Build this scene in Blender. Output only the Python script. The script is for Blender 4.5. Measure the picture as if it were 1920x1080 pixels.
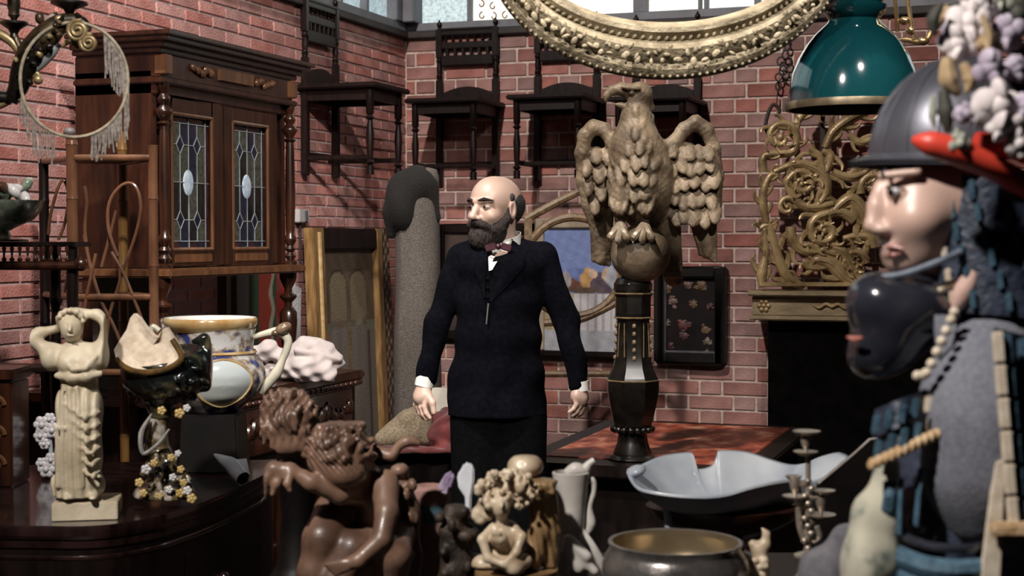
import bpy, bmesh, math, random
import numpy as np
from mathutils import Vector, Matrix, Euler

for _o in list(bpy.data.objects):
    bpy.data.objects.remove(_o)
SC = bpy.context.scene
COL = SC.collection
R = math.radians
PI = math.pi
random.seed(7)

# ------------------------------------------------------------------ camera
FPX = 2807.0                      # focal length in pixels of a 1920 px wide frame
YAW = R(19.4)
PITCH = math.atan(90 / FPX)       # eye level lies at y = 450
CAMH = 1.54
cd = bpy.data.cameras.new('camera')
cam = bpy.data.objects.new('camera', cd)
COL.objects.link(cam)
cam.location = (0, 0, CAMH)
cam.rotation_euler = (PI / 2 - PITCH, 0, YAW)
cd.sensor_width = 36.0
cd.lens = FPX / 1920 * 36
cd.clip_start = 0.05
cd.dof.use_dof = True
cd.dof.focus_distance = 5.1
cd.dof.aperture_fstop = 5.0
SC.camera = cam

# ------------------------------------------------------------------ world, lights, exposure
w = bpy.data.worlds.new('studio_dark')
SC.world = w
w.use_nodes = True
w.node_tree.nodes['Background'].inputs[0].default_value = (0.75, 0.8, 1.0, 1)
w.node_tree.nodes['Background'].inputs[1].default_value = 0.003
SC.view_settings.view_transform = 'Standard'
SC.view_settings.look = 'None'
SC.view_settings.gamma = 1
SC.view_settings.use_curve_mapping = False
SC.view_settings.exposure = 0.0

def spot(name, loc, target, power, ang, col=(1, .93, .86), size=.12, blend=.4):
    l = bpy.data.lights.new(name, 'SPOT')
    l.energy = power
    l.color = col
    l.spot_size = R(ang)
    l.spot_blend = blend
    l.shadow_soft_size = size
    o = bpy.data.objects.new(name, l)
    COL.objects.link(o)
    o.location = loc
    o.rotation_euler = (Vector(target) - Vector(loc)).to_track_quat('-Z', 'Y').to_euler()
    return o

spot('studio_lamp_wall', (-2.2, 2.5, 5.6), (-1.5, 6.9, 1.5), 1300, 70, size=.10)
spot('studio_lamp_front', (-1.5, -0.1, 4.1), (-0.7, 2.8, 0.95), 860, 54, size=.10, blend=.6)
spot('studio_lamp_left', (-0.3, 0.9, 4.2), (-3.1, 4.2, 2.05), 900, 46, size=.12, blend=.7)
spot('studio_lamp_right', (0.5, 1.6, 4.1), (-1.7, 5.0, 1.4), 520, 34, size=.10)

# ------------------------------------------------------------------ pixel helpers (1920 x 1080 frame -> world)
_fw = Vector((-math.sin(YAW) * math.cos(PITCH), math.cos(YAW) * math.cos(PITCH), -math.sin(PITCH)))
_rt = Vector((math.cos(YAW), math.sin(YAW), 0))
_up = _rt.cross(_fw)
_c0 = Vector((0, 0, CAMH))

def ray(x, y):
    return _fw + _rt * ((x - 960) / FPX) + _up * ((540 - y) / FPX)
def P(x, y, d): return _c0 + ray(x, y) * d
def PZ(x, y, z):
    r = ray(x, y); return _c0 + r * ((z - CAMH) / r.z)
def PX(x, y, X):
    r = ray(x, y); return _c0 + r * (X / r.x)
def PY(x, y, Y):
    r = ray(x, y); return _c0 + r * (Y / r.y)
def project(p):
    v = Vector(p) - _c0
    d = v.dot(_fw)
    return 960 + FPX * v.dot(_rt) / d, 540 - FPX * v.dot(_up) / d, d

class Fr:
    """camera-turned local frame of a thing: base at pixel (x0, y0), distance d"""
    def __init__(s, x0, y0, d):
        s.x0, s.y0, s.d = x0, y0, d
        s.o = P(x0, y0, d)
        s.s = d / FPX
    def __call__(s, x, y, dz=0.0):
        k = (s.d + dz) / FPX
        return Vector(((x - 960) * k - (s.x0 - 960) * s.s, dz, ((s.y0 - 450) * s.s - (y - 450) * k)))
    def r(s, px): return px * s.s

# ------------------------------------------------------------------ materials
MATS = {}
def mat(name, c1, c2=None, rough=.5, metal=0.0, scale=12, bump=0.0, bscale=40, detail=5, coat=0.0,
        spec=.5, lo=.35, hi=.65, rnd=0.0, wave=None, sheen=0.0, c3=None, trans=0.0, rvar=0.0, stretch=None, island=False):
    if name in MATS: return MATS[name]
    m = bpy.data.materials.new(name); MATS[name] = m
    m.use_nodes = True
    nt = m.node_tree; N = nt.nodes; L = nt.links
    b = N['Principled BSDF']
    b.inputs['Roughness'].default_value = rough
    b.inputs['Metallic'].default_value = metal
    b.inputs['Coat Weight'].default_value = coat
    b.inputs['Coat Roughness'].default_value = .08
    b.inputs['Specular IOR Level'].default_value = spec
    b.inputs['Sheen Weight'].default_value = sheen
    b.inputs['Transmission Weight'].default_value = trans
    b.inputs['Base Color'].default_value = (*c1, 1)
    tc = N.new('ShaderNodeTexCoord')
    src = tc.outputs['Object']
    if stretch:
        mp = N.new('ShaderNodeMapping'); mp.inputs['Scale'].default_value = stretch
        L.new(src, mp.inputs['Vector']); src = mp.outputs['Vector']
    col = None
    if c2 is not None:
        if wave:
            t = N.new('ShaderNodeTexWave'); t.inputs['Scale'].default_value = scale
            t.inputs['Distortion'].default_value = wave; t.inputs['Detail'].default_value = 3
            fac = t.outputs['Fac']
        else:
            t = N.new('ShaderNodeTexNoise'); t.inputs['Scale'].default_value = scale
            t.inputs['Detail'].default_value = detail; fac = t.outputs['Fac']
        L.new(src, t.inputs['Vector'])
        rp = N.new('ShaderNodeValToRGB')
        rp.color_ramp.elements[0].position = lo; rp.color_ramp.elements[0].color = (*c1, 1)
        rp.color_ramp.elements[1].position = hi; rp.color_ramp.elements[1].color = (*c2, 1)
        if c3 is not None:
            e = rp.color_ramp.elements.new((lo + hi) / 2); e.color = (*c3, 1)
        L.new(fac, rp.inputs['Fac']); col = rp.outputs['Color']
        if rvar:
            mr = N.new('ShaderNodeMapRange')
            mr.inputs['To Min'].default_value = max(0, rough - rvar); mr.inputs['To Max'].default_value = min(1, rough + rvar)
            L.new(fac, mr.inputs['Value']); L.new(mr.outputs[0], b.inputs['Roughness'])
    if rnd:
        if island:
            oi = N.new('ShaderNodeNewGeometry'); ro = oi.outputs['Random Per Island']
        else:
            oi = N.new('ShaderNodeObjectInfo'); ro = oi.outputs['Random']
        hs = N.new('ShaderNodeHueSaturation')
        mv = N.new('ShaderNodeMapRange'); mv.inputs['To Min'].default_value = 1 - rnd; mv.inputs['To Max'].default_value = 1 + rnd
        L.new(ro, mv.inputs['Value']); L.new(mv.outputs[0], hs.inputs['Value'])
        mh = N.new('ShaderNodeMath'); mh.operation = 'MULTIPLY'; mh.inputs[1].default_value = 7.31
        fr = N.new('ShaderNodeMath'); fr.operation = 'FRACT'
        L.new(ro, mh.inputs[0]); L.new(mh.outputs[0], fr.inputs[0])
        ms = N.new('ShaderNodeMapRange'); ms.inputs['To Min'].default_value = 1 - rnd * 1.3; ms.inputs['To Max'].default_value = 1 + rnd * .4
        L.new(fr.outputs[0], ms.inputs['Value']); L.new(ms.outputs[0], hs.inputs['Saturation'])
        if col is not None: L.new(col, hs.inputs['Color'])
        else: hs.inputs['Color'].default_value = (*c1, 1)
        col = hs.outputs['Color']
    if col is not None: L.new(col, b.inputs['Base Color'])
    if bump:
        nz = N.new('ShaderNodeTexNoise'); nz.inputs['Scale'].default_value = bscale; nz.inputs['Detail'].default_value = 4
        L.new(src, nz.inputs['Vector'])
        bp = N.new('ShaderNodeBump'); bp.inputs['Strength'].default_value = bump; bp.inputs['Distance'].default_value = .01
        L.new(nz.outputs['Fac'], bp.inputs['Height']); L.new(bp.outputs['Normal'], b.inputs['Normal'])
    return m

def vcmat(name, rough=.6, coat=0.0, bump=0.0, bscale=80):
    m = mat(name, (.5, .5, .5), rough=rough, coat=coat, bump=bump, bscale=bscale)
    nt = m.node_tree
    if not any(n.type == 'ATTRIBUTE' for n in nt.nodes):
        a = nt.nodes.new('ShaderNodeAttribute'); a.attribute_name = 'paint'
        nt.links.new(a.outputs['Color'], nt.nodes['Principled BSDF'].inputs['Base Color'])
    return m

# ------------------------------------------------------------------ objects
def thing(name, label, cat, loc=(0, 0, 0), rz=0.0, group=None, kind=None):
    o = bpy.data.objects.new(name, None)
    COL.objects.link(o)
    o.empty_display_size = .05
    o.location = loc; o.rotation_euler = (0, 0, rz)
    return tag(o, label, cat, group, kind)
def tag(o, label=None, cat=None, group=None, kind=None):
    if label: o['label'] = label
    if cat: o['category'] = cat
    if group: o['group'] = group
    if kind: o['kind'] = kind
    return o
def fthing(name, label, cat, fr, group=None): return thing(name, label, cat, fr.o, YAW, group)

def root_of(o):
    while o.parent: o = o.parent
    return o

class MB:
    def __init__(s): s.v = []; s.f = []; s.mi = []; s.cur = 0
    def add(s, vs, fs):
        n = len(s.v); s.v += [tuple(p) for p in vs]; s.f += [tuple(i + n for i in f) for f in fs]
        s.mi += [s.cur] * len(fs); return s
    def box(s, c, sz, rot=None, taper=None):
        hx, hy, hz = sz[0] / 2, sz[1] / 2, sz[2] / 2
        tx, ty = taper or (1, 1)
        vs = [Vector((x * hx * (tx if z > 0 else 1), y * hy * (ty if z > 0 else 1), z * hz)) for z in (-1, 1) for y in (-1, 1) for x in (-1, 1)]
        if rot is not None:
            m = Euler(rot).to_matrix() if not isinstance(rot, Matrix) else rot
            vs = [m @ p for p in vs]
        c = Vector(c)
        return s.add([p + c for p in vs], [(0, 2, 3, 1), (4, 5, 7, 6), (0, 1, 5, 4), (2, 6, 7, 3), (0, 4, 6, 2), (1, 3, 7, 5)])
    def bb(s, x0, x1, y0, y1, z0, z1): return s.box(((x0 + x1) / 2, (y0 + y1) / 2, (z0 + z1) / 2), (abs(x1 - x0), abs(y1 - y0), abs(z1 - z0)))
    def lathe(s, prof, c=(0, 0, 0), seg=24, rot=None, sx=1.0, sy=1.0, a0=0.0, a1=2 * PI, caps=True, phase=0.0):
        full = abs(a1 - a0 - 2 * PI) < 1e-6
        n = seg if full else seg + 1
        m = Euler(rot).to_matrix() if rot is not None else None
        c = Vector(c); vs = []
        for (r, z) in prof:
            for i in range(n):
                a = phase + a0 + (a1 - a0) * i / seg
                p = Vector((r * math.cos(a) * sx, r * math.sin(a) * sy, z))
                if m: p = m @ p
                vs.append(p + c)
        fs = []
        for j in range(len(prof) - 1):
            for i in range(seg):
                k = (i + 1) % n if full else i + 1
                fs.append((j * n + i, j * n + k, (j + 1) * n + k, (j + 1) * n + i))
        if caps and full:
            if prof[0][0] > 1e-5: fs.append(tuple(reversed(range(n))))
            if prof[-1][0] > 1e-5: fs.append(tuple((len(prof) - 1) * n + i for i in range(n)))
        return s.add(vs, fs)
    def tube(s, pts, rad, seg=8, closed=False, flat=1.0, caps=True, upv=None):
        pts = [Vector(p) for p in pts]; n = len(pts)
        if not hasattr(rad, '__len__'): rad = [rad] * n
        vs = []; prev = None
        for i in range(n):
            if closed: t = pts[(i + 1) % n] - pts[i - 1]
            else: t = pts[min(i + 1, n - 1)] - pts[max(i - 1, 0)]
            if t.length < 1e-9: t = Vector((0, 0, 1))
            t.normalize()
            if upv is not None:
                nrm = Vector(upv) - t * t.dot(Vector(upv))
            elif prev is None:
                a = Vector((0, 0, 1)) if abs(t.z) < .9 else Vector((1, 0, 0))
                nrm = a - t * a.dot(t)
            else: nrm = prev - t * prev.dot(t)
            if nrm.length < 1e-6: nrm = t.orthogonal()
            nrm.normalize(); prev = nrm
            bi = t.cross(nrm)
            for k in range(seg):
                a = 2 * PI * k / seg
                vs.append(pts[i] + (nrm * math.cos(a) * flat + bi * math.sin(a)) * rad[i])
        fs = []
        m = n if closed else n - 1
        for i in range(m):
            j = (i + 1) % n
            for k in range(seg):
                l = (k + 1) % seg
                fs.append((i * seg + k, i * seg + l, j * seg + l, j * seg + k))
        if caps and not closed:
            fs.append(tuple(reversed(range(seg)))); fs.append(tuple((n - 1) * seg + k for k in range(seg)))
        return s.add(vs, fs)
    def ball(s, c, r, seg=12, rings=8, rot=None):
        if not hasattr(r, '__len__'): r = (r, r, r)
        m = Euler(rot).to_matrix() if rot is not None else None
        vs = []; c = Vector(c)
        for j in range(rings + 1):
            th = PI * j / rings
            for i in range(seg):
                a = 2 * PI * i / seg
                p = Vector((r[0] * math.sin(th) * math.cos(a), r[1] * math.sin(th) * math.sin(a), r[2] * math.cos(th)))
                if m: p = m @ p
                vs.append(p + c)
        fs = [(j * seg + i, (j + 1) * seg + i, (j + 1) * seg + (i + 1) % seg, j * seg + (i + 1) % seg) for j in range(rings) for i in range(seg)]
        return s.add(vs, fs)
    def prism(s, poly, ext, inset=0.0):
        """poly: list of 3-D points (planar); ext: extrusion vector"""
        poly = [Vector(p) for p in poly]; ext = Vector(ext); n = len(poly)
        vs = poly + [p + ext for p in poly]
        fs = [tuple(reversed(range(n))), tuple(range(n, 2 * n))] + [(i, (i + 1) % n, n + (i + 1) % n, n + i) for i in range(n)]
        return s.add(vs, fs)
    def loft(s, rings, closed_ring=True, caps=True):
        n = len(rings[0]); vs = [p for r in rings for p in r]; fs = []
        for j in range(len(rings) - 1):
            for i in range(n if closed_ring else n - 1):
                k = (i + 1) % n
                fs.append((j * n + i, j * n + k, (j + 1) * n + k, (j + 1) * n + i))
        if caps and closed_ring:
            fs.append(tuple(reversed(range(n)))); fs.append(tuple((len(rings) - 1) * n + i for i in range(n)))
        return s.add(vs, fs)
    def build(s, name, m, parent=None, smooth=True, bevel=0.0, world=False, ang=40, kind=None, label=None, subd=0, clean=True):
        vs = s.v
        if world and parent is not None:
            rt = root_of(parent)
            inv = (Matrix.Translation(rt.location) @ rt.rotation_euler.to_matrix().to_4x4()).inverted()
            vs = [inv @ Vector(p) for p in vs]
        me = bpy.data.meshes.new(name)
        me.from_pydata([tuple(p) for p in vs], [], s.f)
        ms = m if isinstance(m, (list, tuple)) else [m]
        for q in ms: me.materials.append(q)
        if len(ms) > 1: me.polygons.foreach_set('material_index', s.mi)
        if clean or bevel:
            bm = bmesh.new(); bm.from_mesh(me)
            bmesh.ops.remove_doubles(bm, verts=bm.verts, dist=1e-6)
            bmesh.ops.recalc_face_normals(bm, faces=bm.faces)
            if bevel:
                es = [e for e in bm.edges if len(e.link_faces) == 2 and e.calc_face_angle(0) > .6]
                bmesh.ops.bevel(bm, geom=es, offset=bevel, segments=2, affect='EDGES', clamp_overlap=True)
            bm.to_mesh(me); bm.free()
        o = bpy.data.objects.new(name, me)
        COL.objects.link(o)
        if parent is not None: o.parent = parent
        finish(me, smooth, ang)
        if subd:
            md = o.modifiers.new('s', 'SUBSURF'); md.levels = subd; md.render_levels = subd
        if kind: o['kind'] = kind
        if label: o['label'] = label
        return o

def finish(me, smooth=True, ang=40):
    if smooth:
        me.polygons.foreach_set('use_smooth', [True] * len(me.polygons))
        me.set_sharp_from_angle(angle=R(ang))
    me.update()

def mb(): return MB()
def sp(pts, n=6, closed=False):
    """Catmull-Rom through points"""
    pts = [Vector(p) for p in pts]; out = []; m = len(pts)
    rng = range(m) if closed else range(m - 1)
    for i in rng:
        if closed: p0, p1, p2, p3 = pts[i - 1], pts[i], pts[(i + 1) % m], pts[(i + 2) % m]
        else: p0, p1, p2, p3 = pts[max(i - 1, 0)], pts[i], pts[i + 1], pts[min(i + 2, m - 1)]
        for k in range(n):
            t = k / n
            out.append(.5 * (2 * p1 + (p2 - p0) * t + (2 * p0 - 5 * p1 + 4 * p2 - p3) * t * t + (3 * p1 - p0 - 3 * p2 + p3) * t ** 3))
    if not closed: out.append(pts[-1])
    return out
def lerpn(vals, n):
    x = np.linspace(0, len(vals) - 1, n)
    return list(np.interp(x, range(len(vals)), vals))
def vpaint(o, fn):
    me = o.data
    at = me.color_attributes.new('paint', 'FLOAT_COLOR', 'POINT')
    a = np.ones((len(me.vertices), 4), dtype=np.float32)
    for i, v in enumerate(me.vertices): a[i, :3] = fn(v.co)
    at.data.foreach_set('color', a.ravel())

# ------------------------------------------------------------------ sculpting: distance field + surface nets
class SDF:
    def __init__(s, lo, hi, h):
        s.h = h; s.lo = np.array(lo, float)
        n = [int(math.ceil((hi[i] - lo[i]) / h)) + 1 for i in range(3)]
        s.n = n
        s.ax = [s.lo[i] + h * np.arange(n[i]) for i in range(3)]
        s.F = np.full(n, .5, dtype=np.float32)
    def _blk(s, lo, hi):
        sl = []
        for i in range(3):
            a = max(0, int(math.floor((lo[i] - s.lo[i]) / s.h))); b = min(s.n[i], int(math.ceil((hi[i] - s.lo[i]) / s.h)) + 1)
            if b <= a: return None, None
            sl.append(slice(a, b))
        g = np.meshgrid(s.ax[0][sl[0]], s.ax[1][sl[1]], s.ax[2][sl[2]], indexing='ij')
        return tuple(sl), g
    def _put(s, sl, d, k, sub=False):
        a = s.F[sl]; d = d.astype(np.float32)
        if sub:
            d = -d
            if k > 0:
                h = np.clip(.5 + .5 * (a - d) / k, 0, 1); s.F[sl] = d * (1 - h) + a * h + k * h * (1 - h)
            else: s.F[sl] = np.maximum(a, d)
        else:
            if k > 0:
                h = np.clip(.5 + .5 * (a - d) / k, 0, 1); s.F[sl] = a * (1 - h) + d * h - k * h * (1 - h)
            else: s.F[sl] = np.minimum(a, d)
    def cap(s, a, b, ra, rb=None, k=.01, sub=False):
        rb = ra if rb is None else rb
        a = np.array(a, float); b = np.array(b, float); m = max(ra, rb) + k + 3 * s.h
        sl, g = s._blk(np.minimum(a, b) - m, np.maximum(a, b) + m)
        if sl is None: return s
        ba = b - a; L = ba.dot(ba) + 1e-12
        px, py, pz = g[0] - a[0], g[1] - a[1], g[2] - a[2]
        t = np.clip((px * ba[0] + py * ba[1] + pz * ba[2]) / L, 0, 1)
        d = np.sqrt((px - t * ba[0]) ** 2 + (py - t * ba[1]) ** 2 + (pz - t * ba[2]) ** 2) - (ra + (rb - ra) * t)
        s._put(sl, d, k, sub); return s
    def path(s, pts, rad, k=.01, sub=False):
        if not hasattr(rad, '__len__'): rad = [rad] * len(pts)
        for i in range(len(pts) - 1): s.cap(pts[i], pts[i + 1], rad[i], rad[i + 1], k, sub)
        return s
    def ell(s, c, r, k=.01, rot=None, sub=False):
        if not hasattr(r, '__len__'): r = (r, r, r)
        m = max(r) + k + 3 * s.h; c = np.array(c, float)
        sl, g = s._blk(c - m, c + m)
        if sl is None: return s
        p = [g[0] - c[0], g[1] - c[1], g[2] - c[2]]
        if rot is not None:
            M = np.array(Euler(rot).to_matrix() if not isinstance(rot, Matrix) else rot).T
            p = [M[i, 0] * p[0] + M[i, 1] * p[1] + M[i, 2] * p[2] for i in range(3)]
        k0 = np.sqrt((p[0] / r[0]) ** 2 + (p[1] / r[1]) ** 2 + (p[2] / r[2]) ** 2)
        k1 = np.sqrt((p[0] / r[0] ** 2) ** 2 + (p[1] / r[1] ** 2) ** 2 + (p[2] / r[2] ** 2) ** 2) + 1e-9
        s._put(sl, k0 * (k0 - 1) / k1, k, sub); return s
    def box(s, c, half, rd=.002, k=.002, rot=None, sub=False):
        c = np.array(c, float); m = float(np.linalg.norm(half)) + k + 3 * s.h
        sl, g = s._blk(c - m, c + m)
        if sl is None: return s
        p = [g[0] - c[0], g[1] - c[1], g[2] - c[2]]
        if rot is not None:
            M = np.array(Euler(rot).to_matrix()).T
            p = [M[i, 0] * p[0] + M[i, 1] * p[1] + M[i, 2] * p[2] for i in range(3)]
        q = [np.abs(p[i]) - half[i] + rd for i in range(3)]
        d = np.sqrt(sum(np.maximum(t, 0) ** 2 for t in q)) + np.minimum(np.maximum(q[0], np.maximum(q[1], q[2])), 0) - rd
        s._put(sl, d, k, sub); return s
    def front(s, x, z):
        i = min(s.n[0] - 1, max(0, int(round((x - s.lo[0]) / s.h)))); k = min(s.n[2] - 1, max(0, int(round((z - s.lo[2]) / s.h))))
        w_ = np.where(s.F[i, :, k] < 0)[0]
        return float(s.ax[1][w_[0]]) if len(w_) else 0.0
    def disp(s, fn, lo=None, hi=None):
        lo = s.lo if lo is None else lo; hi = s.lo + s.h * np.array(s.n) if hi is None else hi
        sl, g = s._blk(lo, hi)
        a = s.F[sl]; s.F[sl] = np.where(np.abs(a) < .05, a + fn(*g), a).astype(np.float32); return s
    def geo(s):
        F = s.F.copy()
        for ax in range(3):
            ix = [slice(None)] * 3; ix[ax] = 0; F[tuple(ix)] = np.maximum(F[tuple(ix)], s.h * .5)
            ix[ax] = -1; F[tuple(ix)] = np.maximum(F[tuple(ix)], s.h * .5)
        S = F < 0
        c = np.zeros([k - 1 for k in s.n], dtype=np.int8)
        offs = [(i, j, k) for i in (0, 1) for j in (0, 1) for k in (0, 1)]
        for (i, j, k) in offs:
            c += S[i:s.n[0] - 1 + i, j:s.n[1] - 1 + j, k:s.n[2] - 1 + k]
        act = np.argwhere((c > 0) & (c < 8))
        if len(act) == 0: return np.zeros((0, 3)), []
        idx = -np.ones(c.shape, dtype=np.int64); idx[act[:, 0], act[:, 1], act[:, 2]] = np.arange(len(act))
        vals = {o: F[act[:, 0] + o[0], act[:, 1] + o[1], act[:, 2] + o[2]] for o in offs}
        acc = np.zeros((len(act), 3)); cnt = np.zeros(len(act))
        for o in offs:
            for ax in range(3):
                if o[ax] == 0:
                    q = list(o); q[ax] = 1; q = tuple(q)
                    a, b = vals[o], vals[q]; m = (a < 0) != (b < 0)
                    t = np.where(m, a / np.where(m, a - b, 1), 0)
                    for e in range(3):
                        acc[:, e] += np.where(m, o[e] + (t if e == ax else 0), 0)
                    cnt += m
        V = s.lo + s.h * (act + acc / cnt[:, None])
        Q = []
        for ax in range(3):
            u, v = (ax + 1) % 3, (ax + 2) % 3
            a = [slice(None)] * 3; b = [slice(None)] * 3
            a[ax] = slice(0, -1); b[ax] = slice(1, None)
            e = np.argwhere(S[tuple(a)] != S[tuple(b)])
            e = e[(e[:, u] > 0) & (e[:, v] > 0) & (e[:, u] < s.n[u] - 1) & (e[:, v] < s.n[v] - 1)]
            ins = S[e[:, 0], e[:, 1], e[:, 2]]
            def cell(du, dv):
                q = e.copy(); q[:, u] -= du; q[:, v] -= dv; return idx[q[:, 0], q[:, 1], q[:, 2]]
            q = np.stack([cell(1, 1), cell(0, 1), cell(0, 0), cell(1, 0)], 1)
            q[~ins] = q[~ins][:, ::-1]
            Q.append(q)
        return V, np.concatenate(Q)
    def build(s, name, m, parent=None, relax=1, extra=None, label=None):
        V, Q = s.geo()
        if relax:
            for _ in range(relax):
                acc = V.copy(); n = np.ones(len(V))
                for a, b in ((0, 1), (1, 2), (2, 3), (3, 0)):
                    np.add.at(acc, Q[:, a], V[Q[:, b]]); np.add.at(n, Q[:, a], 1)
                V = acc / n[:, None]
        if extra:
            for (V2, Q2) in extra:
                Q = np.concatenate([Q, Q2 + len(V)]); V = np.concatenate([V, V2])
        me = bpy.data.meshes.new(name)
        me.vertices.add(len(V)); me.vertices.foreach_set('co', V.astype(np.float32).ravel())
        me.loops.add(len(Q) * 4); me.loops.foreach_set('vertex_index', Q.astype(np.int32).ravel())
        me.polygons.add(len(Q)); me.polygons.foreach_set('loop_start', np.arange(0, len(Q) * 4, 4, dtype=np.int32))
        me.polygons.foreach_set('use_smooth', [True] * len(Q))
        for q in (m if isinstance(m, (list, tuple)) else [m]): me.materials.append(q)
        me.update(calc_edges=True); me.validate()
        o = bpy.data.objects.new(name, me); COL.objects.link(o)
        if parent is not None: o.parent = parent
        if label: o['label'] = label
        return o

def copy_tree(o, parent=None):
    c = o.copy(); COL.objects.link(c); c.parent = parent
    for ch in list(o.children): copy_tree(ch, c)
    return c
# ------------------------------------------------------------------ the room
YB, XL, ZT = 7.49, -3.25, 2.626
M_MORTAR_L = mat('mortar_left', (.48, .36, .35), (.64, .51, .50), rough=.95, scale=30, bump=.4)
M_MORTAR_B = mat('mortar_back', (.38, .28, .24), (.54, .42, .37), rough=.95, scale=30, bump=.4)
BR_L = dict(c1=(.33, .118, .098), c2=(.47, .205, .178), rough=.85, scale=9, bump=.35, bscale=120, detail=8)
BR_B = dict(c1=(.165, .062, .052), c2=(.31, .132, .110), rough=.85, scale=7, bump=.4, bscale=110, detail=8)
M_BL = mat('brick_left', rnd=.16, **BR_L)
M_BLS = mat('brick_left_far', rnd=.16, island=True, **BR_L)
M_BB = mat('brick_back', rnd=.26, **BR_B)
M_BBS = mat('brick_back_far', rnd=.26, island=True, **BR_B)
M_FLOOR = mat('floor_boards', (.020, .010, .007), (.045, .022, .014), rough=.45, scale=6, bump=.1, stretch=(1, 8, 1))
M_IRON = mat('grey_window_metal', (.10, .10, .115), (.15, .15, .17), rough=.6, scale=8)
M_DARKBAND = mat('dark_ledge', (.016, .011, .010), (.03, .02, .017), rough=.7)

fl = mb().bb(-3.6, 3.2, -1.5, 7.8, -.05, 0).build('floor', M_FLOOR, smooth=False)
tag(fl, 'dark wooden floor of the crowded antique shop', kind='structure')
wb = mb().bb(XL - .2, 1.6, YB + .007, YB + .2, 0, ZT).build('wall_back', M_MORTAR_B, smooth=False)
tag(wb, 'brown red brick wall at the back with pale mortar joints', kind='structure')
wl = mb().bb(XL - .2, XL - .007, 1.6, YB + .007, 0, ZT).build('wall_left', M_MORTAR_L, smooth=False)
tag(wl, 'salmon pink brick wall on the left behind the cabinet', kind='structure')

def brick_mesh(name, sx, sy, sz, m):
    b = mb().box((0, 0, 0), (sx, sy, sz)); o = b.build(name, m, smooth=False, bevel=.003)
    me = o.data; bpy.data.objects.remove(o); return me

def hidden(x, y, rects):
    return any(a < x < c and b < y < d for (a, b, c, d) in rects)

def lay(wall, specs, meshes, stuffmat, rects, axis):
    cand = []
    for (kind, p, h, l) in specs:
        x, y, d = project(p)
        vis = -30 < x < 1950 and -30 < y < 1110 and not hidden(x, y, rects)
        cand.append(((h * l / d / d) * (1 if vis else 1e-6), kind, p, h, l))
    cand.sort(key=lambda c: -c[0])
    for (_, kind, p, h, l) in cand[:300]:
        o = bpy.data.objects.new('brick', meshes[kind]); COL.objects.link(o)
        o.parent = wall
        j = random.uniform(-.0016, .0016)
        o.location = p + (Vector((j, 0, 0)) if axis == 'x' else Vector((0, j, 0)))
    b = mb()
    for (_, kind, p, h, l) in cand[300:]:
        b.box(p, (.04, l, h) if axis == 'x' else (l, .04, h))
    so = b.build('brick_courses', stuffmat, wall, smooth=False, clean=False)
    so['kind'] = 'stuff'

# left wall: running bond
specs = []; ch = .0514; i = 0; z = ZT
while z > 0:
    y = 1.6 + (.105 if i % 2 else 0)
    while y < YB:
        l = min(.21, YB - y)
        if l > .18: specs.append(('s', Vector((XL - .02, y + .105, z - ch / 2)), ch - .0095, .201))
        else: specs.append(('c', Vector((XL - .02, y + l / 2, z - ch / 2)), ch - .0095, l - .009))
        y += .21
    z -= ch; i += 1
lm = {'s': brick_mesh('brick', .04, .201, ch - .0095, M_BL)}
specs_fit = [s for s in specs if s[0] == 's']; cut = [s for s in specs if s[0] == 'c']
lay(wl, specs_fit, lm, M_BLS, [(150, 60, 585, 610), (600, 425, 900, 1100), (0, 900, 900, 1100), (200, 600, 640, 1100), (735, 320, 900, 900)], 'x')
b = mb()
for (_, p, h, l) in cut: b.box(p, (.04, l, h))
b.build('cut_brick', M_BLS, wl, smooth=False, clean=False)['kind'] = 'stuff'

# back wall: english bond high up, flemish bond below
specs = []; ch = .075; i = 0; z = ZT
SL, HL = .232, .116
while z > 0:
    x = XL + .0
    eng = z > 1.75
    seq = (['s'] if i % 2 == 0 else ['h']) if eng else ['s', 'h']
    off = {True: (0 if i % 2 == 0 else -HL / 2), False: (0 if i % 2 == 0 else -.174)}[eng]
    x += off; q = 0
    while x < 1.5:
        k = seq[q % len(seq)]; l = SL if k == 's' else HL
        if x >= XL - .001: specs.append((k, Vector((x + l / 2, YB + .02, z - ch / 2)), ch - .012, l - .012))
        elif x + l > XL + .02:
            w_ = x + l - XL; specs.append(('c', Vector((XL + w_ / 2, YB + .02, z - ch / 2)), ch - .012, w_ - .012))
        x += l; q += 1
    z -= ch; i += 1
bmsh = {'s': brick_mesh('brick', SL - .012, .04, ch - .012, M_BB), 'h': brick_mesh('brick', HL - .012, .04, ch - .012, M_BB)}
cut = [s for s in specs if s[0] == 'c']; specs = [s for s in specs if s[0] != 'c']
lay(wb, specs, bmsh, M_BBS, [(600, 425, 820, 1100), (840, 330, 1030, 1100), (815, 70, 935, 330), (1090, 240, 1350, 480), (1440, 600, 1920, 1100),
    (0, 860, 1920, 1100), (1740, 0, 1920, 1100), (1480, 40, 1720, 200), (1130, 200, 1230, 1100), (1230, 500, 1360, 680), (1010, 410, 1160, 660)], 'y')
b = mb()
for (_, p, h, l) in cut: b.box(p, (l, .04, h))
b.build('cut_brick', M_BBS, wb, smooth=False, clean=False)['kind'] = 'stuff'

# ledge and glazed clerestory
ZL, ZG, ZW = 2.662, 2.705, 3.5
t1 = mb().bb(XL - .2, 1.6, YB - .03, YB + .2, ZT, ZL).build('trim_1', M_DARKBAND, smooth=False, bevel=.004)
tag(t1, 'dark wooden ledge capping the back brick wall', kind='structure')
t2 = mb().bb(XL - .2, XL + .03, 1.6, YB - .03, ZT, ZL).build('trim_2', M_DARKBAND, smooth=False, bevel=.004)
tag(t2, 'dark wooden ledge capping the left brick wall', kind='structure')

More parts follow.
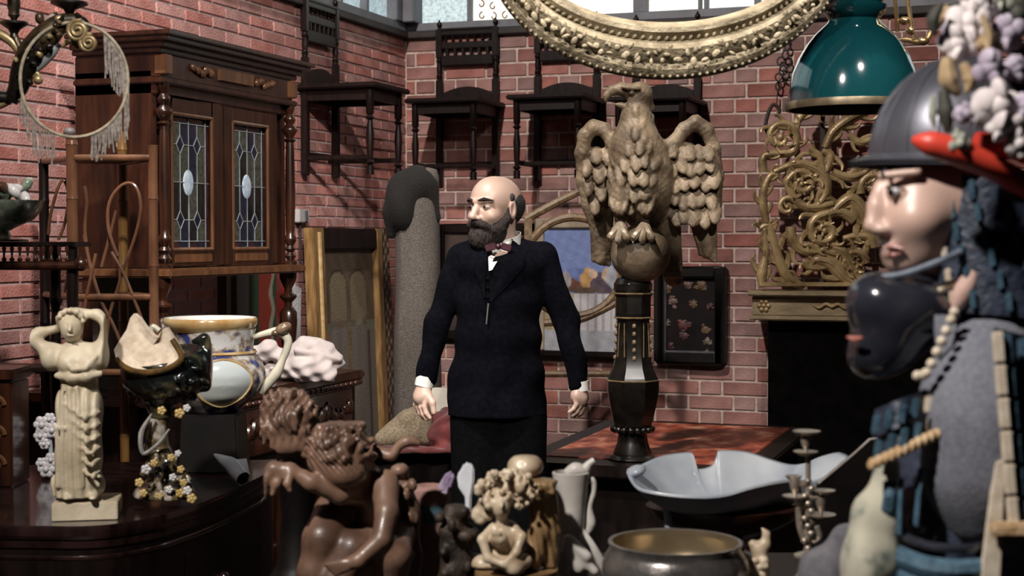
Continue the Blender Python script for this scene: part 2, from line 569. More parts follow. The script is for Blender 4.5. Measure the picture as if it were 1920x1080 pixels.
def pane_mat(name, ca, cb, st, sc=60):
    m = bpy.data.materials.new(name); m.use_nodes = True
    nt = m.node_tree; N = nt.nodes; L = nt.links
    b = N['Principled BSDF']; b.inputs['Roughness'].default_value = .35
    b.inputs['Base Color'].default_value = (.3, .34, .36, 1)
    tc = N.new('ShaderNodeTexCoord')
    nz = N.new('ShaderNodeTexNoise'); nz.inputs['Scale'].default_value = sc; nz.inputs['Detail'].default_value = 6; nz.inputs['Roughness'].default_value = .7
    rp = N.new('ShaderNodeValToRGB')
    rp.color_ramp.elements[0].position = .36; rp.color_ramp.elements[0].color = (*ca, 1)
    rp.color_ramp.elements[1].position = .56; rp.color_ramp.elements[1].color = (*cb, 1)
    L.new(tc.outputs['Object'], nz.inputs['Vector']); L.new(nz.outputs['Fac'], rp.inputs['Fac'])
    L.new(rp.outputs['Color'], b.inputs['Emission Color']); b.inputs['Emission Strength'].default_value = st
    return m
M_PB = pane_mat('frosted_blue_pane', (.16, .22, .24), (.50, .62, .62), 1.0)
M_PB2 = pane_mat('frosted_dim_pane', (.14, .19, .21), (.36, .47, .50), 1.0)
M_PC = pane_mat('cream_pane', (.84, .86, .74), (1.0, 1.0, .84), 1.15, 8)
M_PW = pane_mat('pale_pane', (.66, .76, .76), (.92, .96, .92), 1.05, 25)
M_ORN = mat('painted_pane_scroll', (.25, .12, .05), rough=.6)

w2 = mb().bb(XL, 1.6, YB - .02, YB + .12, ZL, ZG).build('window_2', M_IRON, smooth=False, bevel=.003)
tag(w2, 'row of frosted and cream panes above the back brick wall', kind='structure')
def xb(px): return PY(px, 20, YB).x
ms = [(xb(880), .022), (xb(1201), .075), (xb(1312), .016), (xb(1324), .02), (xb(1420), .03), (xb(1530), .04), (xb(1648), .03), (xb(1760), .06), (xb(1860), .03), (.25, .06), (.8, .05), (1.4, .05)]
x0 = PX(788, 20, XL).x + .10
x0 = xb(788)
mb().bb(XL - .05, x0, YB - .10, YB + .1, ZG, ZW).build('corner_post', M_IRON, w2, smooth=False, bevel=.004)
edges = [x0]
for (mx, mw) in ms:
    mb().bb(mx - mw / 2, mx + mw / 2, YB - .01, YB + .08, ZG, ZW).build('mullion', M_IRON, w2, smooth=False, bevel=.003)
    edges += [mx - mw / 2, mx + mw / 2]
edges.append(1.6)
pm = [M_PB, M_PC, M_PC, M_PC, M_PW, M_PW, M_PC, M_PB, M_PB, M_PB2, M_PB, M_PW, M_PB]
for i in range(0, len(edges) - 1, 2):
    p = mb().bb(edges[i], edges[i + 1], YB + .03, YB + .045, ZG, ZW).build('pane', pm[i // 2], w2, smooth=False)
# painted scrolls on the second pane
def scroll(b, c, r, a0, turns, rad, fy, sgn=1, n=22, shrink=.75):
    pts = []
    for i in range(n + 1):
        t = i / n; a = a0 + sgn * turns * 2 * PI * t; rr = r * (1 - shrink * t)
        pts.append((c[0] + rr * math.cos(a), fy, c[1] + rr * math.sin(a)))
    b.tube(pts, rad, 5)
b = mb()
for (px, py, s_) in [(905, 30, 1), (925, 31, -1), (948, 29, 1), (902, 8, -1), (955, 5, 1), (925, 12, 1)]:
    q = PY(px, py, YB + .03)
    scroll(b, (q.x, q.z), .022, PI * .5, .8, .004, YB + .028, s_)
b.build('painted_scrolls', M_ORN, w2)

w1 = mb().bb(XL - .12, XL + .02, 1.6, YB - .02, ZL, ZG).build('window_1', M_IRON, smooth=False, bevel=.003)
tag(w1, 'short row of dim frosted panes above the left brick wall', kind='structure')
def yl(px): return PX(px, 30, XL).y
ms = [(yl(692) - .14, .03), (yl(638) - .03, .03), (yl(590) - .0, .05)]
ms = [(yl(687), .028), (yl(638), .028), (yl(588), .03), (5.6, .03), (5.2, .03), (4.8, .03), (4.4, .03), (4.0, .03)]
edges = [yl(735)]
mb().bb(XL - .1, XL + .03, yl(735), YB - .1, ZG, ZW).build('corner_post', M_IRON, w1, smooth=False, bevel=.004)
for (my, mw) in ms:
    mb().bb(XL - .08, XL + .01, my - mw / 2, my + mw / 2, ZG, ZW).build('mullion', M_IRON, w1, smooth=False, bevel=.003)
    edges += [my + mw / 2, my - mw / 2]
edges.append(3.6)
for i in range(0, len(edges) - 1, 2):
    mb().bb(XL - .045, XL - .03, edges[i + 1], edges[i], ZG, ZW).build('pane', M_PB2 if i < 4 else M_PB, w1, smooth=False)

# ------------------------------------------------------------------ dark wooden chairs hung on the walls
M_CHAIR = mat('chair_dark_wood', (.0045, .0022, .0020), (.012, .0055, .0045), rough=.42, scale=14, stretch=(4, 4, 1), spec=.22)
def turned(b, x, y, z0, z1, r, seg=10):
    h = z1 - z0
    prof = [(r * .95, 0), (r * .95, .10), (r * .55, .11), (r * 1.15, .14), (r * .55, .17), (r * .75, .22), (r * 1.0, .45), (r * .6, .62),
            (r * 1.15, .65), (r * .6, .68), (r * .95, .70), (r * 1.0, 1)]
    b.lathe([(rr, z0 + t * h) for rr, t in prof], (x, y, 0), seg)
def make_chair():
    c = thing('dining_chair', 'x', 'chair', group='dark carved chairs hung high on the brick walls')
    W, D, Hs, Hb = .36, .38, .42, .40
    mb().box((0, -D / 2, -.012), (W + .05, D + .03, .024)).build('seat', M_CHAIR, c, bevel=.006)
    b = mb()
    b.box((0, -D + .03, -.05), (W - .02, .02, .055)); b.box((-W / 2 + .02, -D / 2, -.05), (.02, D - .04, .055)); b.box((W / 2 - .02, -D / 2, -.05), (.02, D - .04, .055)); b.box((0, -.02, -.05), (W - .04, .02, .055))
    b.build('apron', M_CHAIR, c, bevel=.003)
    for x in (-W / 2 + .02, W / 2 - .02):
        b = mb(); turned(b, x, -D + .03, -Hs, -.02, .019); b.build('leg', M_CHAIR, c)
        b = mb(); b.box((x, -.02, -Hs / 2 - .01), (.034, .034, Hs - .02)); b.build('leg', M_CHAIR, c, bevel=.004)
        b = mb(); b.box((x, -D / 2, -Hs + .08), (.02, D - .06, .022)); b.build('stretcher', M_CHAIR, c, bevel=.003)
        b = mb(); b.box((x, -.02, Hb * .16), (.034, .03, Hb * .32)); 
        b.lathe([(r, Hb * .32 + t) for r, t in [(.017, 0), (.012, .01), (.019, .02), (.012, .03), (.016, .06), (.012, .09), (.018, .105), (.012, .118)]], (x, -.02, 0), 10)
        b.box((x, -.02, Hb * .32 + .118 + (Hb * .68 - .118) / 2), (.034, .03, Hb * .68 - .118))
        b.build('back_post', M_CHAIR, c, bevel=.003)
        b = mb(); b.lathe([(.010, Hb), (.007, Hb + .008), (.013, Hb + .018), (.015, Hb + .026), (.012, Hb + .035), (.005, Hb + .042), (.004, Hb + .05), (0, Hb + .052)], (x, -.02, 0), 10)
        b.build('finial', M_CHAIR, c)
    mb().box((0, -D + .12, -Hs + .08), (W - .06, .02, .02)).build('stretcher', M_CHAIR, c, bevel=.003)
    mb().box((0, -.02, -Hs + .10), (W - .06, .018, .02)).build('stretcher', M_CHAIR, c, bevel=.003)
    b = mb(); b.box((0, -.02, Hb - .022), (W - .05, .024, .024)); b.box((0, -.02, Hb - .003), (W - .04, .034, .012)); b.build('top_rail', M_CHAIR, c, bevel=.003)
    mb().box((0, -.02, Hb - .088), (W - .07, .02, .034)).build('gallery_rail', M_CHAIR, c, bevel=.003)
    for i in range(7):
        b = mb(); b.lathe([(r, Hb - .071 + t * .042) for r, t in [(.004, 0), (.008, .2), (.004, .4), (.009, .6), (.004, .8), (.006, 1)]], (-.126 + .042 * i, -.02, 0), 8); b.build('spindle', M_CHAIR, c)
    for i in range(6):
        b = mb(); b.box((-.115 + .046 * i, -.02, Hb - .123), (.014, .018, .04)); b.build('slat', M_CHAIR, c, bevel=.002)
    mb().box((0, -.02, Hb - .168), (W - .07, .02, .052)).build('middle_rail', M_CHAIR, c, bevel=.003)
    # arched lower panel
    pts = []
    for i in range(13):
        x = -.14 + .28 * i / 12; pts.append((x, -.012, .055 + .035 * (1 - (x / .14) ** 2)))
    pts += [(.14, -.012, .005), (-.14, -.012, .005)]
    mb().prism(pts, (0, -.018, 0)).build('arched_panel', M_CHAIR, c, ang=30)
    return c
ch0 = make_chair()
def put_chair(px_l, px_r, py_seat, label, first=False):
    o = ch0 if first else copy_tree(ch0)
    a = PY(px_l, py_seat, YB); b_ = PY(px_r, py_seat, YB)
    o.location = ((a.x + b_.x) / 2, YB - .006, a.z)
    o['label'] = label
    return o
put_chair(822, 938, 197, 'dark chair on the back wall nearest the corner, above the bald man', True)
put_chair(1006, 1126, 190, 'dark chair on the back wall left of the eagle, between its two neighbours')
put_chair(1190, 1314, 194, 'dark chair on the back wall partly hidden behind the eagle head')
o = copy_tree(ch0)
a = PX(592, 150, XL); 
o.location = (XL + .006, a.y + .0, 2.26); o.rotation_euler = (0, 0, PI / 2)
o['label'] = 'dark chair hung on the left wall beside the glazed cabinet'

# ------------------------------------------------------------------ buffet and glazed cabinet
M_WALNUT = mat('polished_walnut', (.011, .0036, .0022), (.042, .0135, .006), rough=.30, scale=5, stretch=(6, 6, 1), coat=.3)
M_WALNUT2 = mat('pale_walnut', (.075, .030, .012), (.14, .060, .026), rough=.38, scale=5, stretch=(6, 6, 1), coat=.2)
M_DARKWOOD = mat('near_black_wood', (.0035, .0022, .002), (.010, .0052, .0042), rough=.40, scale=6, stretch=(5, 5, 1), coat=.05, spec=.22)
M_LEAD = mat('lead_came', (.24, .27, .30), (.36, .40, .43), rough=.45, scale=20, metal=.3)

bf = thing('carved_buffet', 'dark carved buffet under the glazed cabinet by the left wall', 'buffet', (-2.9, 4.75, 0))
W = dict(parent=bf, world=True)
BX0, BX1, BY0, BY1, BZ = -3.235, -2.5, 4.16, 5.36, 1.03
mb().bb(BX0, BX1 - .03, BY0 + .03, BY1 - .03, 0.06, BZ - .035).build('body', M_DARKWOOD, bevel=.004, **W)
mb().bb(BX0, BX1, BY0, BY1, BZ - .035, BZ).build('top', M_WALNUT, bevel=.008, **W)
mb().bb(BX0, BX1 - .01, BY0 + .01, BY1 - .01, 0, .08).build('plinth', M_DARKWOOD, bevel=.006, **W)
for i in range(2):
    y0 = BY0 + .06 + i * .55; 
    dr = mb().bb(BX1 - .035, BX1 - .012, y0, y0 + .50, .80, .97).build('drawer', M_WALNUT, bevel=.006, **W)
    b = mb()
    for k in range(12):
        yy = y0 + .03 + k * .04
        b.ball((BX1 - .010, yy, .885 + .012 * math.sin(k * 1.3)), (.014, .018, .03 + .01 * math.cos(k)), 8, 6, rot=(.5 * math.sin(k * 2), 0, 0))
    b.build('carving', M_WALNUT, dr, world=True)
    dr2 = mb().bb(BX1 - .035, BX1 - .012, y0, y0 + .50, .14, .74).build('door', M_WALNUT, bevel=.006, **W)
    mb().ball((BX1 + .003, y0 + (.45 if i == 0 else .05), .46), .014, 10, 8).build('knob', M_WALNUT, dr2, world=True)
for zz in (.755, .985):
    b = mb()
    b.tube([(BX1 - .01, BY0 + .03, zz), (BX1 - .01, BY1 - .03, zz)], .013, 8)
    for k in range(26): b.ball((BX1 - .002, BY0 + .06 + k * .042, zz), (.011, .013, .011), 8, 6)
    b.build('beaded_moulding', M_WALNUT, bf, world=True)

cb = thing('display_cabinet', 'brown carved cabinet with two leaded glass doors', 'cabinet', (-2.95, 4.75, BZ))
W = dict(parent=cb, world=True)
CX0, CX1, CY0, CY1 = -3.06, -2.74, 4.27, 5.19
ZB = 1.415
b = mb(); b.bb(CX0, CX1 - .02, CY0, CY0 + .03, ZB + .03, 2.10).build('side_panel', M_WALNUT, bevel=.003, **W)
b = mb(); b.bb(CX0, CX1 - .02, CY1 - .03, CY1, ZB + .03, 2.10).build('side_panel', M_WALNUT, bevel=.003, **W)
mb().bb(CX0, CX0 + .02, CY0 + .03, CY1 - .03, ZB + .03, 2.10).build('back_panel', M_DARKWOOD, smooth=False, **W)
mb().bb(CX0, CX1 + .06, CY0 - .02, CY1 + .02, ZB, ZB + .03).build('bottom_shelf', M_WALNUT2, bevel=.006, **W)
mb().bb(CX0, CX1 + .0, CY0, CY1, 2.02, 2.06).build('door_lintel', M_WALNUT, bevel=.004, **W)
b = mb(); b.bb(CX0, CX1 + .03, CY0 - .012, CY1 + .012, 2.055, 2.075); b.bb(CX0, CX1 + .015, CY0, CY1, 2.075, 2.155); b.build('frieze', M_WALNUT, bevel=.004, **W)
b = mb()
for (o_, z0, z1) in [(.025, 2.155, 2.172), (.045, 2.172, 2.19), (.07, 2.19, 2.206), (.085, 2.206, 2.222)]:
    b.bb(CX0, CX1 + o_, CY0 - o_ * .7, CY1 + o_ * .7, z0, z1)
b.build('cornice', M_WALNUT, bevel=.003, **W)
# carvings on the frieze
b = mb()
for (y, s_) in [(4.52, -1), (4.96, 1)]:
    for k in range(5):
        b.ball((CX1 + .02, y + s_ * (k - 2) * .028, 2.118 + .008 * math.sin(k * 2.1)), (.012, .018, .016 - .001 * k), 8, 6, rot=(.6 * s_, 0, 0))
b.bb(CX1 + .012, CX1 + .03, 4.63, 4.86, 2.10, 2.14)
b.build('frieze_carving', M_WALNUT2, bevel=0, **W)
for y in (CY0 + .02, CY1 - .02):
    b = mb(); b.bb(CX1 - .01, CX1 + .035, y - .022, y + .022, 2.085, 2.15); b.build('corbel', M_WALNUT2, bevel=.003, **W)
    b = mb(); x = CX1 + .012
    z0, z1 = ZB + .03, 2.055
    r = .017
    b.lathe([(q * r, z0 + t * (z1 - z0)) for q, t in [(1.5, 0), (1.5, .02), (.7, .03), (1.4, .055), (.7, .08), (1.3, .10), (.8, .12), (1.35, .15), (1.35, .17), (.9, .19), (1.0, .22),
            (1.15, .4), (1.0, .70), (.85, .77), (1.5, .785), (.8, .80), (1.1, .815), (1.7, .845), (1.6, .86), (.8, .885), (1.3, .91), (1.3, .92), (.7, .95), (1.1, .98), (1.1, 1)]], (x, y, 0), 16)
    b.build('turned_column', M_WALNUT, **W)
    b = mb(); z0, z1 = BZ, ZB; r = .030
    b.lathe([(q * r, z0 + t * (z1 - z0)) for q, t in [(1.2, 0), (1.2, .06), (.6, .08), (.9, .12), (.75, .2), (1.0, .35), (1.15, .5), (1.1, .6), (.7, .645), (.5, .66), (.5, .70), (1.1, .75), (1.1, .77), (.5, .80), (.5, .84), (.9, .90), (1.1, .94), (1.1, 1)]], (x - .01, y, 0), 16)
    b.build('turned_foot', M_WALNUT, **W)
    b = mb(); b.bb(CX0 + .02, CX0 + .06, y - .02, y + .02, BZ, ZB); b.build('back_leg', M_WALNUT, bevel=.003, **W)
mb().bb(CX0 + .02, CX0 + .035, CY0 + .03, CY0 + .43, BZ, ZB).build('lower_back_board', M_DARKWOOD, smooth=False, **W)
mb().bb(CX0 + .035, CX1 - .05, CY0 + .03, CY1 - .03, 1.72, 1.735).build('inner_shelf', M_DARKWOOD, smooth=False, **W)
GM = [mat('glass_navy', (.006, .009, .022), (.012, .018, .04), rough=.12, scale=40, spec=.6),
      mat('glass_olive', (.035, .040, .030), (.075, .082, .066), rough=.2, scale=60, spec=.6),
      mat('glass_black', (.006, .007, .008), (.013, .014, .016), rough=.1, scale=30, spec=.6),
      mat('glass_plum', (.028, .010, .014), (.05, .02, .026), rough=.2, scale=40, spec=.6)]
M_GWHITE = mat('glass_milky', (.36, .48, .62), (.60, .70, .78), rough=.15, scale=60)
for (dy0, dy1, g0, g1, hs) in [(4.315, 4.70, 4.363, 4.622, 1), (4.70, 5.10, 4.765, 5.025, -1)]:
    zd0, zd1 = ZB + .035, 2.02; zg0, zg1 = 1.508, 1.965
    b = mb(); xa, xb_ = CX1 - .035, CX1 - .004
    b.bb(xa, xb_, dy0, g0, zd0, zd1); b.bb(xa, xb_, g1, dy1, zd0, zd1); b.bb(xa, xb_, g0, g1, zd0, zg0); b.bb(xa, xb_, g0, g1, zg1, zd1)
    dr = b.build('glazed_door', M_WALNUT, bevel=.004, **W)
    b = mb()
    for (p, q) in [((g0, zg0), (g1, zg0)), ((g1, zg0), (g1, zg1)), ((g1, zg1), (g0, zg1)), ((g0, zg1), (g0, zg0))]:
        b.tube([(xb_ - .002, p[0], p[1]), (xb_ - .002, q[0], q[1])], .007, 8)
    b.build('bead', M_WALNUT2, dr, world=True)
    mb().bb(xb_ - .002, xb_ + .006, g0 + .01, g1 - .01, zd0 + .012, zg0 - .016).build('raised_panel', M_WALNUT2, dr, world=True, bevel=.003)
    gw, gh = g1 - g0, zg1 - zg0; xg = CX1 - .022
    rows = [0, .06, .22, .5, .78, .94, 1]; cols = [0, .08, .29, .5, .71, .92, 1]
    pick = {}
    for r_ in range(6):
        for c_ in range(6):
            if c_ in (0, 5): g = 3 if hs == 1 or c_ == 5 else 2
            elif r_ in (0, 5): g = 3 if c_ % 2 else 0
            elif c_ in (1, 4): g = 1 if r_ in (1, 2, 3, 4) and (r_ + c_) % 3 else 2
            else: g = [0, 2, 1, 0][(r_ + c_ + (hs > 0)) % 4]
            y0, y1 = g0 + cols[c_] * gw, g0 + cols[c_ + 1] * gw; z0, z1 = zg0 + rows[r_] * gh, zg0 + rows[r_ + 1] * gh
            j = random.uniform(-.0012, .0012)
            mb().prism([(xg + j, y0, z0), (xg - j, y1, z0), (xg + j, y1, z1), (xg - j, y0, z1)], (-.004, 0, 0)).build('pane', GM[g], dr, world=True, smooth=False)
    b = mb()
    def ln(u0, v0, u1, v1): b.tube([(xg + .002, g0 + u0 * gw, zg0 + v0 * gh), (xg + .002, g0 + u1 * gw, zg0 + v1 * gh)], .0019, 6)
    for v in (.06, .5, .94): ln(0, v, 1, v)
    for u in (.08, .92): ln(u, 0, u, 1)
    ln(.5, 0, .5, 1)
    for u in (.29, .71):
        ln(u, .06, u, .15); ln(u, .29, u, .71); ln(u, .85, u, .94)
        for v in (.22, .78):
            ln(u - .09, v, u, v + .07); ln(u, v + .07, u + .09, v); ln(u + .09, v, u, v - .07); ln(u, v - .07, u - .09, v)
    for v in (.22, .78): ln(.08, v, .2, v); ln(.38, v, .62, v); ln(.8, v, .92, v)
    b.build('lead_came', M_LEAD, dr, world=True)
    for u in (.29, .71):
        for v in (.22, .78):
            mb().prism([(xg + .0015, g0 + (u - .09) * gw, zg0 + v * gh), (xg + .0015, g0 + u * gw, zg0 + (v - .07) * gh), (xg + .0015, g0 + (u + .09) * gw, zg0 + v * gh), (xg + .0015, g0 + u * gw, zg0 + (v + .07) * gh)], (-.003, 0, 0)).build('pane', GM[0], dr, world=True, smooth=False)
    mb().ball((xg, g0 + .5 * gw, zg0 + .5 * gh), (.006, .034, .045), 20, 12).build('oval_pane', M_GWHITE, dr, world=True)

# painted banner propped on the buffet behind the cabinet feet
M_BAN = vcmat('painted_banner', .8, bump=.3)
pa, pb = PX(447, 600, -3.19), PX(562, 600, -3.19)
nu, nv = 80, 30
b = mb(); vs = []; fs = []
Wd = pb.y - pa.y; Zb0, Zb1 = BZ + .005, 1.60
for j in range(nv + 1):
    for i in range(nu + 1):
        u = i / nu; v = j / nv
        edge = 0 if u < .9 else -.10 * (v - .1) * (1 if v > .5 else -.3) * (u - .9) / .1
        vs.append((-3.195 + .008 * math.sin(u * 14), pa.y + Wd * u + edge, Zb0 + (Zb1 - Zb0) * v))
for j in range(nv):
    for i in range(nu): n = j * (nu + 1) + i; fs.append((n, n + 1, n + nu + 2, n + nu + 1))
k = len(vs); b.add(vs, fs); b.add([(x - .006, y, z) for x, y, z in vs], [tuple(reversed(f)) for f in fs])
bn = thing('banner', 'grey, green and red striped cloth hanging behind the cabinet feet', 'banner', (-3.195, pa.y + Wd / 2, Zb0))
bo = b.build('cloth', M_BAN, bn, world=True)
def ban(co):
    u = (co.y + Wd / 2) / Wd; v = co.z
    wl_ = .50 + .02 * math.sin(v * 40)
    if u < .15: return (.30, .30, .31)
    if u < .36: return (.035, .075, .04)
    if u < wl_: return (.33, .05, .03)
    if u < wl_ + .045: return (.45, .40, .30)
    if u < .60: return (.05, .09, .055)
    if u < .80: return (.38, .02, .015) if (math.sin(co.y * 320) * math.sin(co.z * 320)) < .5 else (.36, .16, .14)
    return (.36, .35, .37)
vpaint(bo, ban)

# small grey junction box on the left wall
jb = thing('junction_box', 'small grey electrical box on the left brick wall', 'electrical box', PX(558, 405, XL) + Vector((.02, 0, 0)))
M_GREY = mat('grey_paint', (.30, .29, .29), (.37, .36, .36), rough=.6)
mb().box((-.002, 0, 0), (.036, .10, .062)).build('box', M_GREY, jb, bevel=.004)
mb().box((.018, .012, 0), (.012, .016, .05)).build('switch', mat('dark_grey_plastic', (.06, .06, .065), rough=.5), jb, bevel=.002)
b = mb(); b.tube([(-.008, 0, -.031), (-.008, 0, -.25)], .006, 8); b.build('dark_rod', M_DARKBAND, jb)  # thin dark rod running down below the box
# ------------------------------------------------------------------ gilt framed religious panel on the left wall
M_GILT = mat('old_gilt_wood', (.13, .070, .025), (.26, .15, .055), rough=.45, scale=10, stretch=(6, 6, 1), bump=.2)
M_GOLD = mat('gilded_carving', (.17, .110, .050), (.46, .33, .17), rough=.38, metal=.25, scale=9, bump=.25, bscale=60)
pn = thing('religious_panel', 'tall gilt framed panel of two arched saints leaning at the left wall', 'panel', (XL + .15, 6.65, 0))
W = dict(parent=pn, world=True)
def pxy(px): return PX(px, 600, XL + .165).y
y0, y1, y2, y3 = pxy(600), pxy(621), pxy(719), pxy(744)
ztop = PX(600, 427, XL + .14).z
def lean(x, z): return XL + .14 + x - (z / ztop) * .06
b = mb()
b.prism([(lean(0, .0), y0, .0), (lean(.0, 0), y1, .0), (lean(0, ztop), y1, ztop), (lean(0, ztop), y0, ztop)], (.05, 0, 0)).build('frame_post', M_GILT, bevel=.004, **W)
b = mb(); b.tube([(lean(.052, .02), (y0 + y1) / 2, .02), (lean(.052, ztop - .02), (y0 + y1) / 2, ztop - .02)], .012, 8).build('bead', mat('worn_gilt_edge', (.30, .19, .08), (.45, .31, .15), rough=.4, scale=30), **W)
b = mb()
b.prism([(lean(0, .0), y2, .0), (lean(.0, 0), y2 + .06, .0), (lean(0, ztop), y2 + .06, ztop), (lean(0, ztop), y2, ztop)], (.05, 0, 0)).build('frame_post', M_GILT, bevel=.004, **W)
M_VCP = vcmat('painted_panel', .55, bump=.5, bscale=140)
def grid(yA, yB_, zA, zB, xoff, nu, nv):
    vs = []; fs = []
    for j in range(nv + 1):
        for i in range(nu + 1):
            z = zA + (zB - zA) * j / nv
            vs.append((lean(xoff, z), yA + (yB_ - yA) * i / nu, z))
    for j in range(nv):
        for i in range(nu): n = j * (nu + 1) + i; fs.append((n, n + 1, n + nu + 2, n + nu + 1))
    b = mb(); b.add(vs, fs); b.add([(x - .008, y, z) for x, y, z in vs], fs); return b
o = grid(y2 + .06, y3 + .0, 0, ztop, .04, 10, 150).build('patterned_border', M_VCP, **W)
def brd(co):
    y = co.y; z = co.z; s = math.sin(y * 110) * math.sin(z * 90)
    return (.28, .22, .15) if s > .35 else ((.09, .055, .035) if s > -.3 else (.035, .022, .016))
vpaint(o, brd)
b = mb(); b.prism([(lean(0, ztop - .10), y1, ztop - .10), (lean(0, ztop - .10), y2, ztop - .10), (lean(0, ztop), y2, ztop), (lean(0, ztop), y1, ztop)], (.05, 0, 0)).build('top_rail', M_DARKWOOD, bevel=.006, **W)
o = grid(y1, y2, .0, ztop - .10, .02, 60, 130).build('painting', M_VCP, **W)
def icon(co):
    u = (co.y + pn.location.y - y1) / (y2 - y1); z = co.z
    rn = math.sin(u * 57 + z * 31) * math.sin(u * 91 - z * 77) * math.sin(z * 143)
    base = Vector((.085, .060, .040)) * (1 + .5 * rn)
    zc = PX(660, 560, XL + .14).z; zarch = PX(660, 522, XL + .14).z
    for uc in (.31, .69):
        du = abs(u - uc)
        top = zarch + .03 * 0
        if du < .145:
            arch = zarch - .0 + .05 * math.sqrt(max(0, 1 - (du / .145) ** 2)) - .02
            if z < arch:
                f = Vector((.15, .12, .075)) * (1 + .15 * rn)
                zb = PX(660, 600, XL + .14).z
                if z < zb:
                    if du < .06: f = Vector((.17, .135, .10)) if uc > .5 else Vector((.11, .07, .05))
                    else: f = Vector((.10, .085, .06))
                if z < PX(660, 612, XL + .14).z: f = Vector((.13, .115, .10)) if du > .05 else Vector((.115, .10, .085))
                return f
            if z < arch + .016: return Vector((.03, .02, .015))
    zb1, zb2 = PX(660, 603, XL + .14).z, PX(660, 622, XL + .14).z
    if zb2 < z < zb1: return Vector((.13, .14, .10)) if u < .28 or u > .72 else Vector((.13, .10, .06))
    if z < zb2:
        if abs(u - .5) < .05: return Vector((.13, .095, .05)) * (1 + .6 * rn)
        if .80 < u < .9: return Vector((.05, .042, .04))
        if u < .22: return Vector((.20, .12, .09)) if z > .6 else Vector((.12, .10, .085))
        return Vector((.135, .115, .095))
    return base
vpaint(o, icon)

# ------------------------------------------------------------------ rolled carpet in the corner
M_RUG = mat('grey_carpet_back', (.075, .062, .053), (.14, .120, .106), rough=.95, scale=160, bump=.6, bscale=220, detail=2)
fr = Fr(790, 1010, 6.75)
fr = Fr(790, 450 + 1.54 / 6.75 * FPX, 6.75)
rg = fthing('rolled_carpet', 'tall grey carpet roll standing in the corner, its top flopped over', 'carpet', fr)
rings = []
K = [(1086, 785, 46, .16), (900, 785, 45, .16), (760, 785, 44, .16), (640, 783, 42, .155), (540, 785, 42, .15), (450, 785, 41, .145), (395, 782, 44, .145), (360, 780, 46, .14), (335, 785, 40, .12), (320, 795, 26, .08), (316, 800, 8, .03)]
ys = np.linspace(0, len(K) - 1, 45)
for q in ys:
    yv = np.interp(q, range(len(K)), [k[0] for k in K]); cx = np.interp(q, range(len(K)), [k[1] for k in K]); rx = np.interp(q, range(len(K)), [k[2] for k in K]); ry = np.interp(q, range(len(K)), [k[3] for k in K])
    c = fr(cx, yv); ring = []
    for i in range(40):
        a = 2 * PI * i / 40
        wob = 1 + .02 * math.sin(5 * a + yv * .01) + .015 * math.sin(yv * .03 + a * 2)
        lip = 1.10 if 3.6 < a < 4.1 else 1
        ring.append(c + Vector((fr.r(rx) * math.cos(a) * wob * lip, ry * math.sin(a) * wob * lip, 0)))
    rings.append(ring)
mb().loft(rings).build('roll', M_RUG, rg, ang=60)
M_RUGD = mat('shade_black_carpet', (.003, .0023, .002), (.010, .0075, .006), rough=.95, scale=120, bump=.6, bscale=200)  # near black colour puts shade on the flopped end
s = SDF(fr(690, 460, -.3), fr(860, 290, .3), .008)
s.ell(fr(758, 388, -.04), (fr.r(36), .15, fr.r(56)), k=.06)
s.ell(fr(782, 350, -.01), (fr.r(40), .15, fr.r(38)), k=.06)
s.cap(fr(800, 352, -.06), fr(822, 410, -.06), fr.r(16), fr.r(5), k=.05)
s.disp(lambda x, y, z: .004 * np.sin(x * 40 + z * 16))

s.cap(fr(738, 400, -.08), fr(735, 440, -.07), fr.r(18), fr.r(8), k=.03)
s.build('flopped_end', M_RUGD, rg, label='flopped carpet end coloured near black as shade')
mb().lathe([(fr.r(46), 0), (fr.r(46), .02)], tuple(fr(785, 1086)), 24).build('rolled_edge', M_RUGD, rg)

# ------------------------------------------------------------------ painting with blue sky and the round wooden tracery before it
M_VC2 = vcmat('oil_painting', .45, bump=.25, bscale=60)
M_PFRAME = mat('pale_worn_frame', (.20, .155, .11), (.34, .27, .20), rough=.6, scale=12)
D1 = YB - .04
pa, pb = PY(1004, 410, D1), PY(1164, 660, D1)
pt = thing('framed_painting', 'pale framed painting of a blue sky, figures and white columns, low on back wall', 'painting', ((pa.x + pb.x) / 2, YB, pb.z))
W = dict(parent=pt, world=True)
fw = .05
b = mb()
b.bb(pa.x, pa.x + fw, D1 - .02, YB - .002, pb.z, pa.z); b.bb(pb.x - .02, pb.x + .02, D1 - .02, YB - .002, pb.z, pa.z)
b.bb(pa.x + fw, pb.x - .02, D1 - .02, YB - .002, pa.z - fw, pa.z); b.build('frame', M_PFRAME, bevel=.005, **W)
mb().bb(pa.x, pb.x + .02, D1 - .025, YB - .002, pb.z - .03, pb.z + .0).build('bottom_rail', M_DARKWOOD, bevel=.004, **W)
x0, x1, z0, z1 = pa.x + fw, pb.x - .02, pb.z, pa.z - fw
vs = []; fs = []; nu, nv = 50, 80
for j in range(nv + 1):
    for i in range(nu + 1): vs.append((x0 + (x1 - x0) * i / nu, D1, z0 + (z1 - z0) * j / nv))
for j in range(nv):
    for i in range(nu): n = j * (nu + 1) + i; fs.append((n, n + 1, n + nu + 2, n + nu + 1))
b = mb(); b.add(vs, fs); b.add([(x, y + .01, z) for x, y, z in vs], fs); o = b.build('canvas', M_VC2, **W)
